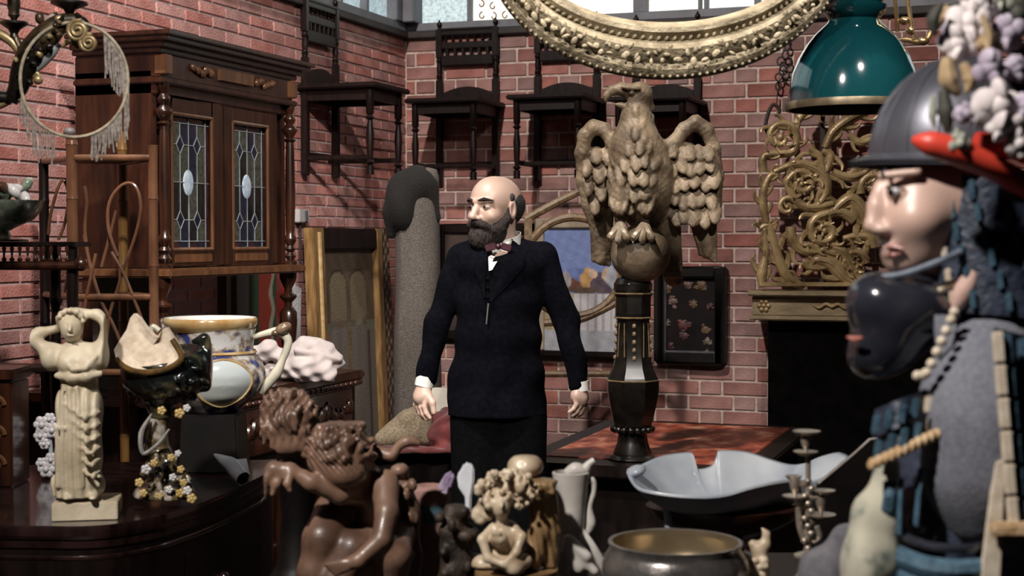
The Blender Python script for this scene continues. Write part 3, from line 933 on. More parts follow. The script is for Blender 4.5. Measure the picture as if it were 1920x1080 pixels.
def pic(co):
    u = (co.x + pt.location.x - x0) / (x1 - x0); v = (co.z + pt.location.z - z0) / (z1 - z0)
    n = math.sin(u * 31 + v * 17) * math.sin(v * 43 - u * 9)
    if v < .17: return Vector((.30, .30, .33)) * (1 + .12 * n)
    if v < .47:
        if u > .38: return Vector((.46, .43, .44)) if math.sin(u * 60) > -.6 else Vector((.28, .27, .30))
        return Vector((.36, .28, .12)) if u > .12 else Vector((.25, .2, .12))
    hit = None
    for (cu, cv, ru, rv, c_) in [(.45, .60, .20, .08, (.11, .15, .33)), (.62, .56, .14, .11, (.38, .22, .09)), (.80, .55, .16, .10, (.07, .05, .07)), (.66, .63, .06, .04, (.48, .34, .24)), (.40, .53, .12, .06, (.13, .05, .035)), (.84, .63, .06, .05, (.42, .32, .24)), (.55, .49, .22, .03, (.09, .055, .04)), (.30, .58, .07, .07, (.30, .27, .28)), (.93, .60, .07, .09, (.30, .30, .34))]:
        if ((u - cu) / ru) ** 2 + ((v - cv) / rv) ** 2 < 1 + .35 * n: hit = Vector(c_) * (1 + .25 * n)
    if hit is not None: return hit
    if u < .22 and v < .66: return Vector((.34, .27, .13))
    return Vector((.145, .19, .38)) * (1 + .10 * n)
vpaint(o, pic)

M_OAK = mat('carved_oak', (.085, .048, .022), (.19, .115, .055), rough=.5, scale=14, stretch=(3, 3, 3), bump=.2)
fr = Fr(1080, 450 + 1.54 / 6.9 * FPX, 6.9)
tr = fthing('round_tracery_frame', 'round oak tracery frame with a gabled top standing behind the man', 'frame', fr)
def arc(cx, cy, r, a0, a1, n=20, dz=0, ry=None):
    return [fr(cx + r * math.cos(R(a0 + (a1 - a0) * i / n)), cy - (ry or r) * math.sin(R(a0 + (a1 - a0) * i / n)), dz) for i in range(n + 1)]
b = mb(); b.tube(arc(1075, 500, 92, 0, 360, 48)[:-1], .019, 8, closed=True, flat=1.0).build('ring', M_OAK, tr)
b = mb(); b.tube([fr(985, 412), fr(1040, 382), fr(1085, 360), fr(1130, 385), fr(1170, 412)], .019, 8).build('gable', M_OAK, tr)
b = mb(); b.tube(sp([fr(1168, 560), fr(1120, 585), fr(1080, 600), fr(1020, 605)], 5), .017, 8).build('brace', M_OAK, tr)
for x in (990, 1165): 
    b = mb(); b.box(fr(x, 850) - Vector((0, 0, fr(x, 850).z - fr(x, 410).z / 2)), (.035, .035, fr(x, 410).z)).build('post', M_OAK, tr, bevel=.004)
b = mb(); b.tube([fr(990, 700), fr(1165, 700)], .016, 8).build('cross_rail', M_OAK, tr)

# dark framed picture behind the man's shoulders
pa, pb = PY(818, 420, D1), PY(1000, 640, D1)
pt2 = thing('dark_framed_picture', 'black framed picture half hidden behind the man', 'picture', ((pa.x + pb.x) / 2, YB, pb.z))
W = dict(parent=pt2, world=True)
b = mb()
b.bb(pa.x, pa.x + .05, D1 - .02, YB - .002, pb.z, pa.z); b.bb(pb.x - .05, pb.x, D1 - .02, YB - .002, pb.z, pa.z)
b.bb(pa.x + .05, pb.x - .05, D1 - .02, YB - .002, pa.z - .05, pa.z); b.bb(pa.x + .05, pb.x - .05, D1 - .02, YB - .002, pb.z, pb.z + .05)
b.build('frame', M_DARKWOOD, bevel=.006, **W)
mb().bb(pa.x + .05, pb.x - .05, D1, YB - .002, pb.z + .05, pa.z - .05).build('canvas', mat('dark_brown_canvas', (.018, .012, .010), (.05, .03, .022), rough=.6, scale=6), smooth=False, **W)

# ------------------------------------------------------------------ dark flower picture right of the eagle pedestal
pa, pb = PY(1228, 500, D1), PY(1362, 683, D1)
fp = thing('flower_picture', 'black framed dark still life of flowers right of the eagle pedestal', 'picture', ((pa.x + pb.x) / 2, YB, pb.z))
W = dict(parent=fp, world=True)
M_BLKF = mat('black_frame', (.003, .0025, .0025), (.007, .005, .0045), rough=.5, scale=10, spec=.2)
fw = .055
b = mb()
for (a, c, d, e) in [(pa.x, pa.x + fw, pb.z, pa.z), (pb.x - fw, pb.x, pb.z, pa.z), (pa.x + fw, pb.x - fw, pa.z - fw, pa.z), (pa.x + fw, pb.x - fw, pb.z, pb.z + fw)]:
    b.bb(a, c, D1 - .03, YB - .002, d, e)
b.build('frame', M_BLKF, bevel=.008, **W)
mb().bb(pa.x + fw, pb.x - fw, D1, YB - .002, pb.z + fw, pa.z - fw).build('canvas', mat('black_canvas', (.003, .0025, .0025), (.010, .006, .006), rough=.6, scale=8, spec=.15), smooth=False, **W)
b = mb()
for (a, c) in [((pa.x + fw, pb.z + fw), (pa.x + fw, pa.z - fw)), ((pa.x + fw, pb.z + fw), (pb.x - fw, pb.z + fw))]:
    b.tube([(a[0], D1 - .012, a[1]), (c[0], D1 - .012, c[1])], .009, 6)
b.build('inner_fillet', mat('slate_fillet', (.05, .05, .06), (.09, .085, .10), rough=.4, scale=20), **W)
FC = [(.15, .035, .035), (.22, .12, .10), (.17, .14, .10), (.10, .035, .04), (.16, .09, .04)]
rs = random.Random(4)
for (px, py, r) in [(1252, 540, 12), (1262, 566, 13), (1300, 570, 11), (1315, 535, 14), (1280, 610, 16), (1283, 630, 12), (1248, 607, 10), (1322, 618, 11), (1326, 640, 10), (1258, 648, 8), (1332, 575, 8), (1290, 535, 10), (1325, 660, 7)]:
    q = PY(px, py, D1 - .004); b = mb(); rr = r * .00265
    b.ball(q, (rr * .55, .004, rr * .55), 8, 6)
    for k in range(7):
        a = k * .9 + rs.random(); e_ = rs.uniform(.3, .8)
        b.ball((q.x + rr * e_ * math.cos(a), q.y + .001, q.z + rr * e_ * math.sin(a)), (rr * rs.uniform(.2, .5), .003, rr * rs.uniform(.15, .4)), 8, 4)
    ci = rs.randrange(5)
    b.build('painted_flower', mat('flower_paint_%d' % ci, tuple(.75 * v for v in FC[ci]), tuple(.12 * v for v in FC[ci]), rough=.6, scale=55), **W)

# ------------------------------------------------------------------ long table with red marbled top
M_MARBLE = mat('red_marbled_leather', (.12, .020, .011), (.50, .24, .15), rough=.42, scale=9, detail=8, c3=(.30, .062, .030), lo=.36, hi=.68, bump=.15, stretch=(1.6, 1, 1))
zt = .735
A = PZ(985, 795, zt); B_ = PZ(985, 856, zt); Cc = PZ(1560, 878, zt); Dd = PZ(1560, 842, zt)
rt_ = thing('sideboard', 'long dark sideboard with a rust red marbled top under the eagle lectern', 'sideboard', ((A.x + Cc.x) / 2, (A.y + Cc.y) / 2, 0))
W = dict(parent=rt_, world=True)
X0, X1 = A.x, Cc.x
yf = PZ(1187, 874, zt).y; yb2 = yf + 1.36
X0 = PZ(992, 850, zt).x - .02; X1 = PZ(1450, 860, zt).x
mb().bb(X0, X1, yf, yb2, zt - .05, zt - .004).build('table_edge', M_DARKWOOD, bevel=.006, **W)
mb().bb(X0 + .085, X1 - .085, yf + .15, yb2 - .085, zt - .012, zt).build('marbled_top', M_MARBLE, bevel=.003, **W)
mb().bb(X0 + .05, X1 - .05, yf + .10, yb2 - .10, .06, zt - .05).build('cupboard_body', M_DARKWOOD, smooth=False, **W)
for (x, y) in [(X0 + .09, yf + .09), (X1 - .09, yf + .09), (X0 + .09, yb2 - .09), (X1 - .09, yb2 - .09)]:
    b = mb(); b.lathe([(r * .04, t * (zt - .05)) for r, t in [(1, 0), (1.2, .05), (.6, .1), (.8, .4), (1.1, .6), (.6, .68), (1, .72), (1, 1)]], (x, y, 0), 12); b.build('leg', M_DARKWOOD, **W)

# ------------------------------------------------------------------ eagle lectern
M_EAGLE = mat('weathered_gilt_eagle', (.085, .057, .034), (.30, .225, .145), rough=.55, scale=10, bump=.35, bscale=70, metal=.1, detail=7)
fr = Fr(1187, 450 + (1.54 - zt) / 5.52 * FPX, 5.52); fr.o = P(1187, fr.y0, 5.52); fr.o.z = zt + .001
eg = fthing('eagle_lectern', 'carved wooden eagle perched on a globe atop a dark baluster pedestal', 'lectern', fr)
s = SDF(fr(1060, 545, -.30), fr(1375, 140, .30), .0052)
s.ell(fr(1205, 340), (fr.r(58), .115, fr.r(92)), k=.03)
s.ell(fr(1190, 290, -.02), (fr.r(48), .10, fr.r(62)), k=.03)
s.cap(fr(1192, 260, -.03), fr(1190, 195, -.03), fr.r(38), fr.r(24), k=.03)
s.ell(fr(1197, 181, -.03), (fr.r(25), .052, fr.r(25)), k=.012)
s.path([fr(1184, 175, -.04), fr(1162, 170, -.045), fr(1146, 172, -.045), fr(1137, 181, -.045), fr(1134, 194, -.045)], [fr.r(15), fr.r(12), fr.r(9.5), fr.r(6.5), fr.r(2)], k=.008)
s.path([fr(1182, 204, -.04), fr(1164, 201, -.045), fr(1149, 197, -.045)], [fr.r(11), fr.r(6.5), fr.r(2.5)], k=.004)
for q_ in range(9): s.cap(fr(1140, 190, -.10 + .012 * q_), fr(1172, 192, -.10 + .012 * q_), fr.r(1.5), fr.r(4), k=.001, sub=True)
s.ell(fr(1182, 176, -.086), (fr.r(10), .016, fr.r(7)), k=.004, sub=True)
s.ell(fr(1183, 177, -.076), fr.r(5), k=.002)
s.cap(fr(1166, 166, -.080), fr(1198, 170, -.088), fr.r(4), fr.r(3.5), k=.004)
s.cap(fr(1205, 180, -.03), fr(1222, 205, -.02), fr.r(10), fr.r(5), k=.01)
def feather(px, py, dz, w, h, ang=0, th=.010, k=.0012):
    c = fr(px, py, dz)
    s.ell(c, (fr.r(w), th * 1.3, fr.r(h)), k=k, rot=(R(-26), R(ang), 0))
# wings: raised arches
rs = random.Random(11)
for side in (-1, 1):
    if side > 0:
        arcp = [(1235, 285, -.02), (1262, 268, -.01), (1280, 245, .0), (1302, 232, .0), (1322, 245, .0), (1336, 280, .01), (1344, 330, .02), (1342, 380, .03), (1330, 420, .04)]
    else:
        arcp = [(1160, 290, -.0), (1148, 270, .01), (1132, 245, .02), (1112, 240, .02), (1096, 256, .03), (1090, 290, .04), (1092, 340, .05), (1100, 385, .06), (1118, 440, .07), (1125, 485, .07)]
    pts = [fr(*p) for p in arcp]
    s.path(pts, [fr.r(v) for v in lerpn([13, 12, 13, 13, 12, 9, 8], len(pts))], k=.015)
    # membrane
    if side > 0:
        for (x, y, rx, ry, dz) in [(1285, 340, 48, 72, .015), (1310, 370, 34, 60, .02), (1255, 330, 40, 60, .0), (1325, 425, 16, 60, .035)]:
            s.ell(fr(x, y, dz), (fr.r(rx), .022, fr.r(ry)), k=.02)
        rows = [(402, 1255, 1338, 5, 13, 27), (372, 1245, 1340, 6, 12, 25), (342, 1238, 1338, 6, 13, 24), (312, 1240, 1336, 6, 12, 22), (284, 1250, 1326, 5, 12, 19)]
        for (y, xa, xb_, n, w_, h_) in rows:
            for i in range(n):
                x = xa + (xb_ - xa) * (i + .5 * ((y // 30) % 2)) / (n - .5)
                feather(x, y + rs.uniform(-6, 6), -.026 + rs.uniform(-.006, .006), w_, h_, rs.uniform(-14, 14))
        for i in range(5): s.cap(fr(1295 + i * 10, 405, .02), fr(1312 + i * 7, 478 + 3 * i, .045), fr.r(7), fr.r(4), k=.006)
    else:
        for (x, y, rx, ry, dz) in [(1118, 345, 26, 70, .045), (1135, 330, 26, 50, .03), (1128, 440, 17, 60, .06)]:
            s.ell(fr(x, y, dz), (fr.r(rx), .022, fr.r(ry)), k=.02)
        for (x, y, w_, h_) in [(1117, 295, 15, 18), (1140, 298, 13, 20), (1100, 318, 12, 20), (1122, 328, 15, 22), (1146, 325, 13, 20), (1103, 352, 12, 22), (1125, 360, 14, 25), (1115, 385, 13, 25)]:
            feather(x, y, .010, w_ * .85, h_, rs.uniform(-14, 14))
        for i in range(5): s.cap(fr(1112 + i * 8, 395, .05), fr(1112 + i * 7, 488 + 2 * i, .07), fr.r(7), fr.r(5), k=.006)
# breast and neck feathers
for (y, n, hw, w_, h_, dz) in [(212, 3, 22, 9, 15, -.085), (232, 4, 27, 10, 17, -.098), (255, 5, 34, 11, 18, -.112), (278, 5, 42, 12, 20, -.122), (302, 6, 52, 13, 22, -.124), (328, 6, 55, 14, 23, -.122), (355, 6, 55, 15, 24, -.112), (382, 5, 50, 15, 24, -.098)]:
    for i in range(n):
        u = -1 + 2 * (i + (.5 if (y // 20) % 2 else .2)) / n
        u = max(-1, min(1, u))
        feather(1198 + u * hw + rs.uniform(-4, 4), y + rs.uniform(-5, 5), dz + .10 * u * u + .004, w_ * .85, h_ * 1.1, u * 14 + rs.uniform(-14, 14), th=.010)
# thighs, feet
for (x, dz) in [(1160, -.06), (1208, -.07)]:
    s.ell(fr(x, 372, dz), (fr.r(20), .05, fr.r(34)), k=.015)
    for q in range(5): feather(x - 12 + 6 * q, 385 + 4 * (q % 2), dz - .04, 7, 18, (q - 2) * 8, th=.01)
    s.cap(fr(x, 395, dz + .01), fr(x + 2, 425, dz - .01), fr.r(11), fr.r(9), k=.01)
# tail behind globe
s.cap(fr(1240, 400, .04), fr(1262, 520, .09), fr.r(30), fr.r(18), k=.02)
for i in range(4): s.cap(fr(1228 + i * 13, 420, .02), fr(1248 + i * 9, 518, .05), fr.r(8), fr.r(5), k=.004)
s.disp(lambda x, y, z: .0016 * np.sin(z * 230 + 3 * np.sin(x * 50)) * np.sin(x * 300 + 2 * np.sin(z * 60)))
s.build('eagle', M_EAGLE, eg, relax=1)
M_GLOBE = mat('mottled_gilt_globe', (.07, .045, .025), (.24, .18, .12), rough=.5, scale=9, bump=.3, metal=.1)
b = mb(); b.ball(fr(1200, 476, -.03), (fr.r(56), fr.r(56), fr.r(54)), 32, 20).build('globe', M_GLOBE, eg)
M_TALON = mat('worn_gilt_talon', (.22, .16, .10), (.48, .40, .30), rough=.4, scale=20, metal=.2)
for (x, y) in [(1162, 430), (1207, 430)]:
    b = mb()
    for k, (dx, dy) in enumerate([(-20, 22), (-4, 28), (14, 24)]):
        b.tube(sp([fr(x, y - 8, -.09), fr(x + dx * .5, y + dy * .25, -.135), fr(x + dx * .85, y + dy * .6, -.145), fr(x + dx, y + dy, -.138)], 4), lerpn([.016, .017, .014, .016, .006], 13), 8)
        b.ball(fr(x + dx * .5, y + dy * .3, -.135), .017, 8, 6)
    b.build('talon', M_TALON, eg)
M_PED = mat('black_gilt_pedestal', (.0035, .003, .003), (.010, .0075, .005), rough=.32, scale=30, coat=.3, spec=.5)
def ped(prof, name, seg=8, m=M_PED):
    b = mb(); b.lathe([(fr.r(r), fr(0, y).z) for r, y in prof], tuple(Vector((fr(1186, 700).x, 0, 0))), seg, phase=PI / 8 if seg == 8 else 0); return b.build(name, m, eg, ang=30)
ped([(24, 560), (30, 552), (36, 543), (36, 532), (30, 522), (14, 515)], 'socket', 24)
ped([(35, 590), (35, 556), (38, 552), (38, 548), (30, 546)], 'collar')
ped([(50, 712), (48, 706), (40, 690), (34, 665), (33, 640), (32, 600), (35, 594), (35, 588)], 'shaft')
ped([(36, 798), (40, 785), (47, 755), (51, 730), (51, 714), (49, 711)], 'urn')
M_PEDG = mat('faded_gilt_line', (.10, .065, .03), (.18, .12, .06), rough=.5, scale=40)
c0 = Vector((fr(1186, 700).x, 0, 0))
for (yy, rr) in [(712, 51), (595, 36), (550, 38.5)]:
    pts = [c0 + Vector((fr.r(rr) * math.cos(PI / 8 + PI / 4 * i), fr.r(rr) * math.sin(PI / 8 + PI / 4 * i), fr(0, yy).z)) for i in range(8)]
    mb().tube(pts, .0032, 5, closed=True).build('gilt_line', M_PEDG, eg)
b = mb()
for i in range(8):
    a0 = PI / 8 + PI / 4 * i; am = a0 + PI / 8; n_ = Vector((math.cos(am), math.sin(am), 0)); tn = Vector((-math.sin(am), math.cos(am), 0)); ap = math.cos(PI / 8)
    if i % 2 == 0:
        for q in (-1, 1):
            b.tube([c0 + n_ * (fr.r(33) * ap + .002) + tn * q * .012 + Vector((0, 0, fr(0, 605).z)), c0 + n_ * (fr.r(35) * ap + .002) + tn * q * .016 + Vector((0, 0, fr(0, 668).z))], .002, 5)
    else:
        for k in range(5):
            y_ = 610 + 15 * k; r_ = np.interp(y_, [600, 640, 665, 690], [32, 33, 34, 40])
            b.ball(c0 + n_ * (fr.r(r_) * ap + .001) + Vector((0, 0, fr(0, y_).z)), (.008, .008, .010), 6, 5)
b.build('gilt_ornament', M_PEDG, eg)
b = mb()
for i in range(18):
    a = 2 * PI * i / 18; b.ball(c0 + Vector((fr.r(36) * math.cos(a), fr.r(36) * math.sin(a), fr(0, 804).z)), .0125, 8, 6)
b.build('beaded_ring', M_PED, eg)
ped([(36, 852), (36, 848), (29, 830), (27, 815), (28, 806), (30, 800), (36, 797)], 'stem', 16)
ped([(45, fr.y0), (45, 859), (43, 857), (40, 854), (34, 851)], 'foot', 16)

# ------------------------------------------------------------------ fireplace with gilt mantel and carved scrollwork
fa = PY(1400, 600, 7.18)
mz0, mz1 = fa.z, PY(1400, 545, 7.18).z
fx0 = fa.x; fx1 = .25
fpz = thing('fireplace', 'black fireplace opening under a pale carved wooden mantel', 'fireplace', ((fx0 + fx1) / 2, 7.33, 0))
W = dict(parent=fpz, world=True)
M_MANTEL = mat('olive_gilt_mantel', (.13, .095, .05), (.23, .17, .095), rough=.5, scale=8, bump=.2, stretch=(1, 4, 4))
M_SHADE = mat('opening_shade_black', (.002, .0018, .0018), (.004, .0035, .0035), rough=.9, spec=.0)  # flat black that stands in for the shade inside openings
mb().bb(fx0 + .02, fx1 - .02, 7.21, YB - .002, mz0 + .022, mz1 - .025).build('lintel', M_MANTEL, bevel=.004, **W)
mb().bb(fx0, fx1, 7.17, YB - .002, mz1 - .025, mz1).build('mantel_shelf', M_MANTEL, bevel=.006, **W)
mb().bb(fx0 + .005, fx1 - .005, 7.18, YB - .002, mz0, mz0 + .022).build('lower_moulding', M_MANTEL, bevel=.006, **W)
ox0 = PY(1440, 700, 7.25).x
mb().bb(ox0, fx1 - .08, 7.25, YB - .002, 0, mz0).build('opening', M_SHADE, smooth=False, **W)  # solid box, its black colour replaces the dark of a real recess
b = mb(); q = PY(1432, 573, 7.205)
b.ball(q, (.012, .010, .012), 10, 6)
for k in range(6): b.ball((q.x + .022 * math.cos(k * PI / 3), q.y + .002, q.z + .022 * math.sin(k * PI / 3)), (.012, .009, .012), 8, 6)
b.build('rosette', M_GOLD, **W)
b = mb(); q = PY(1560, 575, 7.205)
for sg in (-1, 1):
    b.tube(sp([q, q + Vector((sg * .03, -.002, .012)), q + Vector((sg * .06, -.002, -.006)), q + Vector((sg * .09, 0, .008))], 5), lerpn([.009, .007, .004], 16), 6)
b.build('scroll_ornament', M_GOLD, **W)

fr = Fr(1530, 545, 6.95)
fr.o = Vector((PY(1530, 545, 7.30).x, 7.30, mz1)); dd_ = (fr.o - _c0).dot(_fw); fr.s = dd_ / FPX; fr.d = dd_
fr.y0 = project(fr.o)[1] + 7; fr.x0 = project(fr.o)[0]
sw = fthing('gilded_scrollwork', 'openwork gilded acanthus scroll carving standing on the mantel', 'carving', fr)
def leafscroll(pts, rad, name='acanthus_scroll', flat=.55, n=6, m=M_GOLD):
    rad = tuple(v * 1.2 for v in rad)
    P3 = sp([fr(*p) for p in pts], n)
    b = mb(); b.tube(P3, lerpn([fr.r(v) for v in rad], len(P3)), 10, flat=1.0)
    # ridge
    b.tube([p + Vector((0, -lerpn([fr.r(v) for v in rad], len(P3))[i] * .8, 0)) for i, p in enumerate(P3)], [r * .35 for r in lerpn([fr.r(v) for v in rad], len(P3))], 6)
    if name == 'acanthus_scroll' and max(rad) >= 7:
        rr = lerpn([fr.r(v) for v in rad], len(P3)); sg = 1
        for i in range(3, len(P3) - 3, 3):
            t_ = (P3[i + 1] - P3[i - 1]).normalized(); n_ = Vector((t_.z, 0, -t_.x)) * sg; sg = -sg
            q0 = P3[i]; L_ = rr[i] * 2.2
            b.tube(sp([q0, q0 + n_ * L_ * .5 + t_ * L_ * .35, q0 + n_ * L_ * .9 + t_ * L_ * 1.0 + Vector((0, -.01, 0)), q0 + n_ * L_ * .75 + t_ * L_ * 1.45 + Vector((0, -.02, 0))], 3), lerpn([rr[i] * .7, rr[i] * .6, rr[i] * .4, rr[i] * .12], 10), 6)
    return b.build(name, m, sw)
def spiral(cx, cy, r, a0, turns, sgn=1, rad=(7, 5, 3), shrink=.78, dz=0, lead=None):
    pts = list(lead or [])
    for i in range(17):
        t = i / 16; a = R(a0) + sgn * turns * 2 * PI * t; rr = r * (1 - shrink * t)
        pts.append((cx + rr * math.cos(a), cy - rr * math.sin(a), dz - .02 * t))
    o = leafscroll(pts, rad, n=3)
    b = mb(); b.ball(fr(cx, cy, dz - .02), fr.r(max(4, r * .2)), 10, 8); b.build('boss', M_GOLD, sw)
    return o
leafscroll([(1430, 545), (1428, 520), (1436, 480), (1432, 440), (1446, 420)], (5, 9, 6, 5, 3))
leafscroll([(1508, 545), (1480, 530), (1462, 500), (1450, 460), (1440, 430), (1424, 436)], (5, 9, 9, 7, 6, 5))
leafscroll([(1436, 425), (1430, 390), (1432, 360), (1445, 335), (1462, 340)], (6, 7, 6, 5, 4))
spiral(1502, 352, 26, 180, 1.3, -1, (8, 6, 4), lead=[(1560, 390, 0), (1535, 395, 0), (1500, 392, 0)])
spiral(1462, 265, 34, 300, 1.2, 1, (7, 6, 4), lead=[(1430, 330, 0), (1432, 300, 0)])
leafscroll([(1440, 260), (1434, 240), (1446, 205), (1460, 215), (1452, 226)], (4, 3, 3, 3, 2), m=M_DARKBAND)
spiral(1545, 440, 30, 90, 1.25, 1, (9, 7, 4), lead=[(1600, 420, 0), (1575, 405, 0)])
leafscroll([(1482, 432), (1484, 455), (1500, 475), (1530, 480), (1560, 465)], (8, 9, 8, 6, 5))
leafscroll([(1610, 545), (1580, 525), (1555, 500), (1530, 495), (1520, 505)], (6, 10, 12, 9, 4))
leafscroll([(1625, 540), (1600, 510), (1580, 480), (1560, 470)], (5, 9, 9, 6))
leafscroll([(1545, 285), (1560, 255), (1590, 232), (1625, 215), (1650, 200)], (6, 8, 9, 7, 4))
leafscroll([(1540, 290), (1555, 300), (1545, 330), (1535, 300), (1515, 285)], (5, 8, 7, 6, 3))
leafscroll([(1450, 330), (1490, 315), (1520, 320), (1545, 340), (1548, 370), (1530, 395)], (5, 7, 8, 9, 8, 6))
leafscroll([(1560, 330), (1590, 340), (1620, 330), (1630, 305)], (6, 8, 7, 4))
leafscroll([(1560, 405), (1590, 380), (1610, 395), (1625, 430), (1640, 470)], (7, 10, 12, 11, 8))
leafscroll([(1490, 240), (1505, 215), (1500, 195), (1530, 200), (1545, 225)], (5, 8, 6, 7, 5))
leafscroll([(1590, 260), (1610, 275), (1640, 270), (1660, 290)], (5, 7, 6, 4))
leafscroll([(1580, 455), (1610, 450), (1640, 455)], (5, 7, 5))
spiral(1600, 500, 24, 0, 1.1, 1, (6, 5, 3))
spiral(1640, 360, 30, 200, 1.1, -1, (8, 6, 3))
spiral(1475, 395, 18, 40, 1.1, 1, (5, 4, 3))
b = mb(); b.box(fr(1535, 541) + Vector((0, 0, .002)), (fr.r(225), .05, fr.r(8))); b.build('base_strip', M_GOLD, sw, bevel=.003)
mb().box(fr(1540, 370, .03), (.02, .02, fr(0, 205).z - fr(0, 541).z)).build('back_rod', M_DARKBAND, sw)

# iron chain hanging left of the lamp
cq = PY(1462, 190, YB - .06)
cn = thing('iron_chain', 'short wrought iron chain hanging on the back wall left of green lamp', 'chain', (cq.x, YB - .03, cq.z))
W = dict(parent=cn, world=True)
M_BLKI = mat('black_iron', (.010, .009, .009), (.022, .018, .017), rough=.5, scale=30, metal=.4)
for (px, py, r, e) in [(1476, 88, 5, 1.4), (1473, 103, 6, 1.2), (1464, 115, 7, 1.2), (1476, 118, 7, 1.2), (1468, 132, 7, 1.2), (1460, 145, 6, 1.2), (1474, 140, 6, 1.3), (1459, 162, 5, 1.6)]:
    q = PY(px, py, YB - .04); b = mb()
    b.tube([(q.x + r * .0026 * math.cos(a), q.y + (.006 if r % 2 else -.006), q.z + r * e * .0026 * math.sin(a)) for a in [2 * PI * i / 14 for i in range(14)]], .0042, 6, closed=True).build('link', M_BLKI, **W)
q = PY(1478, 76, YB); mb().tube([(q.x, YB, q.z), (q.x, YB - .05, q.z), (q.x, YB - .055, q.z + .02)], .006, 8).build('hook', M_BLKI, **W)
q0, q1 = PY(1458, 172, YB - .04), PY(1456, 196, YB - .04); mb().tube([q0, q1], .003, 6).build('wire', M_BLKI, **W)

# ------------------------------------------------------------------ dark chest with cloths behind the man
fr = Fr(775, 450 + 1.54 / 5.75 * FPX, 5.75)
ct = fthing('dark_chest', 'black wooden chest behind the man, under the maroon cloth', 'chest', fr)
zc = fr(0, 838).z
xa, xb_ = fr(700, 838).x, fr(900, 838).x
mb().bb(xa, xb_, -.1, .3, 0, zc - .03).build('body', M_DARKWOOD, ct, bevel=.005)
mb().bb(xa - .015, xb_ + .015, -.115, .315, zc - .03, zc).build('lid', M_DARKWOOD, ct, bevel=.006)
M_MAROON = mat('maroon_velvet', (.055, .006, .007), (.14, .016, .016), rough=.8, scale=10, sheen=.4, bump=.2)
f2 = Fr(790, 838, 5.65); f2.o = Vector(f2.o); 
zbase = ct.location.z + zc
f2.o.z = zbase
mv = fthing('maroon_cloth', 'crumpled maroon velvet cloth on the chest beside the man', 'cloth', f2)
s = SDF((-.32, -.16, -.0), (.28, .3, .26), .006)
s.box((.0, .06, .010), (.20, .17, .012), rd=.01)
s.ell((f2(840, 0).x, .06, .05), (.09, .10, .105), k=.03)
s.ell((f2(868, 0).x, .08, .04), (.09, .10, .09), k=.03)
s.cap((f2(815, 0).x, -.02, .06), (f2(850, 0).x, .0, .13), .03, .025, k=.02)
s.disp(lambda x, y, z: .005 * np.sin(x * 60 + 4 * np.sin(z * 30 + y * 20)))
s.build('cloth', M_MAROON, mv)
M_TAN = mat('tan_tweed', (.14, .105, .065), (.24, .19, .13), rough=.95, scale=120, bump=.4, bscale=200)
f3 = Fr(765, 820, 5.60); f3.o = Vector(f3.o); f3.o.z = zbase + .026
tc_ = fthing('tan_cushion', 'tan tweed cushion sloping on the chest beneath the man\'s hand', 'cushion', f3)
s = SDF((-.17, -.05, -.01), (.17, .30, .24), .005)
for (ax, az, bx, bz, r_) in [(712, 818, 800, 815, .022), (716, 812, 760, 772, .022), (760, 772, 792, 752, .022), (800, 812, 796, 757, .022)]:
    s.cap((f3(ax, 0).x, .03, max(.018, f3(0, az).z)), (f3(bx, 0).x, .07, max(.018, f3(0, bz).z)), r_, r_, k=.02)
s.ell((f3(772, 0).x, .10, .05), (.075, .09, .075), k=.04)
s.ell((f3(745, 0).x, .08, .03), (.07, .08, .045), k=.04)
s.build('cushion', M_TAN, tc_)
M_CREAMP = mat('cream_paper', (.46, .42, .35), (.60, .56, .48), rough=.9, scale=15)
f4 = Fr(825, 800, 5.78); f4.o.z = zbase + .04
cp = fthing('cream_paper_sheet', 'cream paper sheet propped behind the man\'s hand', 'paper', f4)
zz = .17
b = mb(); b.prism([(f4(800, 0).x, .10, 0), (f4(850, 0).x, .10, 0), (f4(848, 0).x, .15, zz), (f4(806, 0).x, .15, zz)], (0, .004, 0)).build('sheet', M_CREAMP, cp)
# ------------------------------------------------------------------ the bald bearded man
M_SKIN = mat('pale_skin', (.47, .315, .25), (.55, .39, .32), rough=.42, scale=8)
M_BEARD = mat('dark_brown_beard', (.010, .006, .005), (.028, .016, .014), rough=.8, scale=90, bump=.8, bscale=160, stretch=(1, 1, .3))
M_HAIR = mat('cropped_dark_hair', (.012, .010, .012), (.035, .030, .034), rough=.8, scale=90, bump=.5, bscale=200)
M_COAT = mat('navy_black_wool', (.0011, .0012, .0026), (.0027, .0030, .0062), rough=.95, scale=60, bump=.3, bscale=260, spec=.08)
M_TROU = mat('black_wool', (.0016, .0016, .002), (.003, .003, .0038), rough=.95, scale=60, spec=.06)
M_LINEN = mat('white_linen', (.78, .76, .72), (.86, .84, .80), rough=.8, scale=40)
M_EYE = mat('eye_white', (.34, .30, .27), rough=.3)
M_IRIS = mat('dark_iris', (.012, .008, .006), rough=.15)
fr = Fr(935, 450 + 1.54 / 5.2 * FPX, 5.2); fr.o.z = 0; fr.y0 = 450 + 1.54 / 5.2 * FPX
mn = fthing('person', 'bald bearded man in a navy frock coat standing with arms lowered', 'person', fr)
zc = fr(0, 452).z
hx = fr(929, 452).x
al = R(40)
fwd = Vector((-math.sin(al), -math.cos(al), 0)); sd = Vector((math.cos(al), -math.sin(al), 0)); upv = Vector((0, 0, 1))
Mh = Matrix((fwd, sd, upv)).transposed()
def H(f, r, u): return Vector((hx, -.005, zc)) + fwd * f + sd * r + upv * u
hs = SDF((hx - .16, -.17, zc - .14), (hx + .16, .16, zc + .26), .0034)
def he(f, r, u, rad, k=.012, sub=False, rot=None):
    hs.ell(H(f, r, u), rad, k=k, rot=Mh, sub=sub)
he(-.012, 0, .138, (.098, .077, .084), .001)
he(.025, 0, .135, (.070, .066, .080), .02)
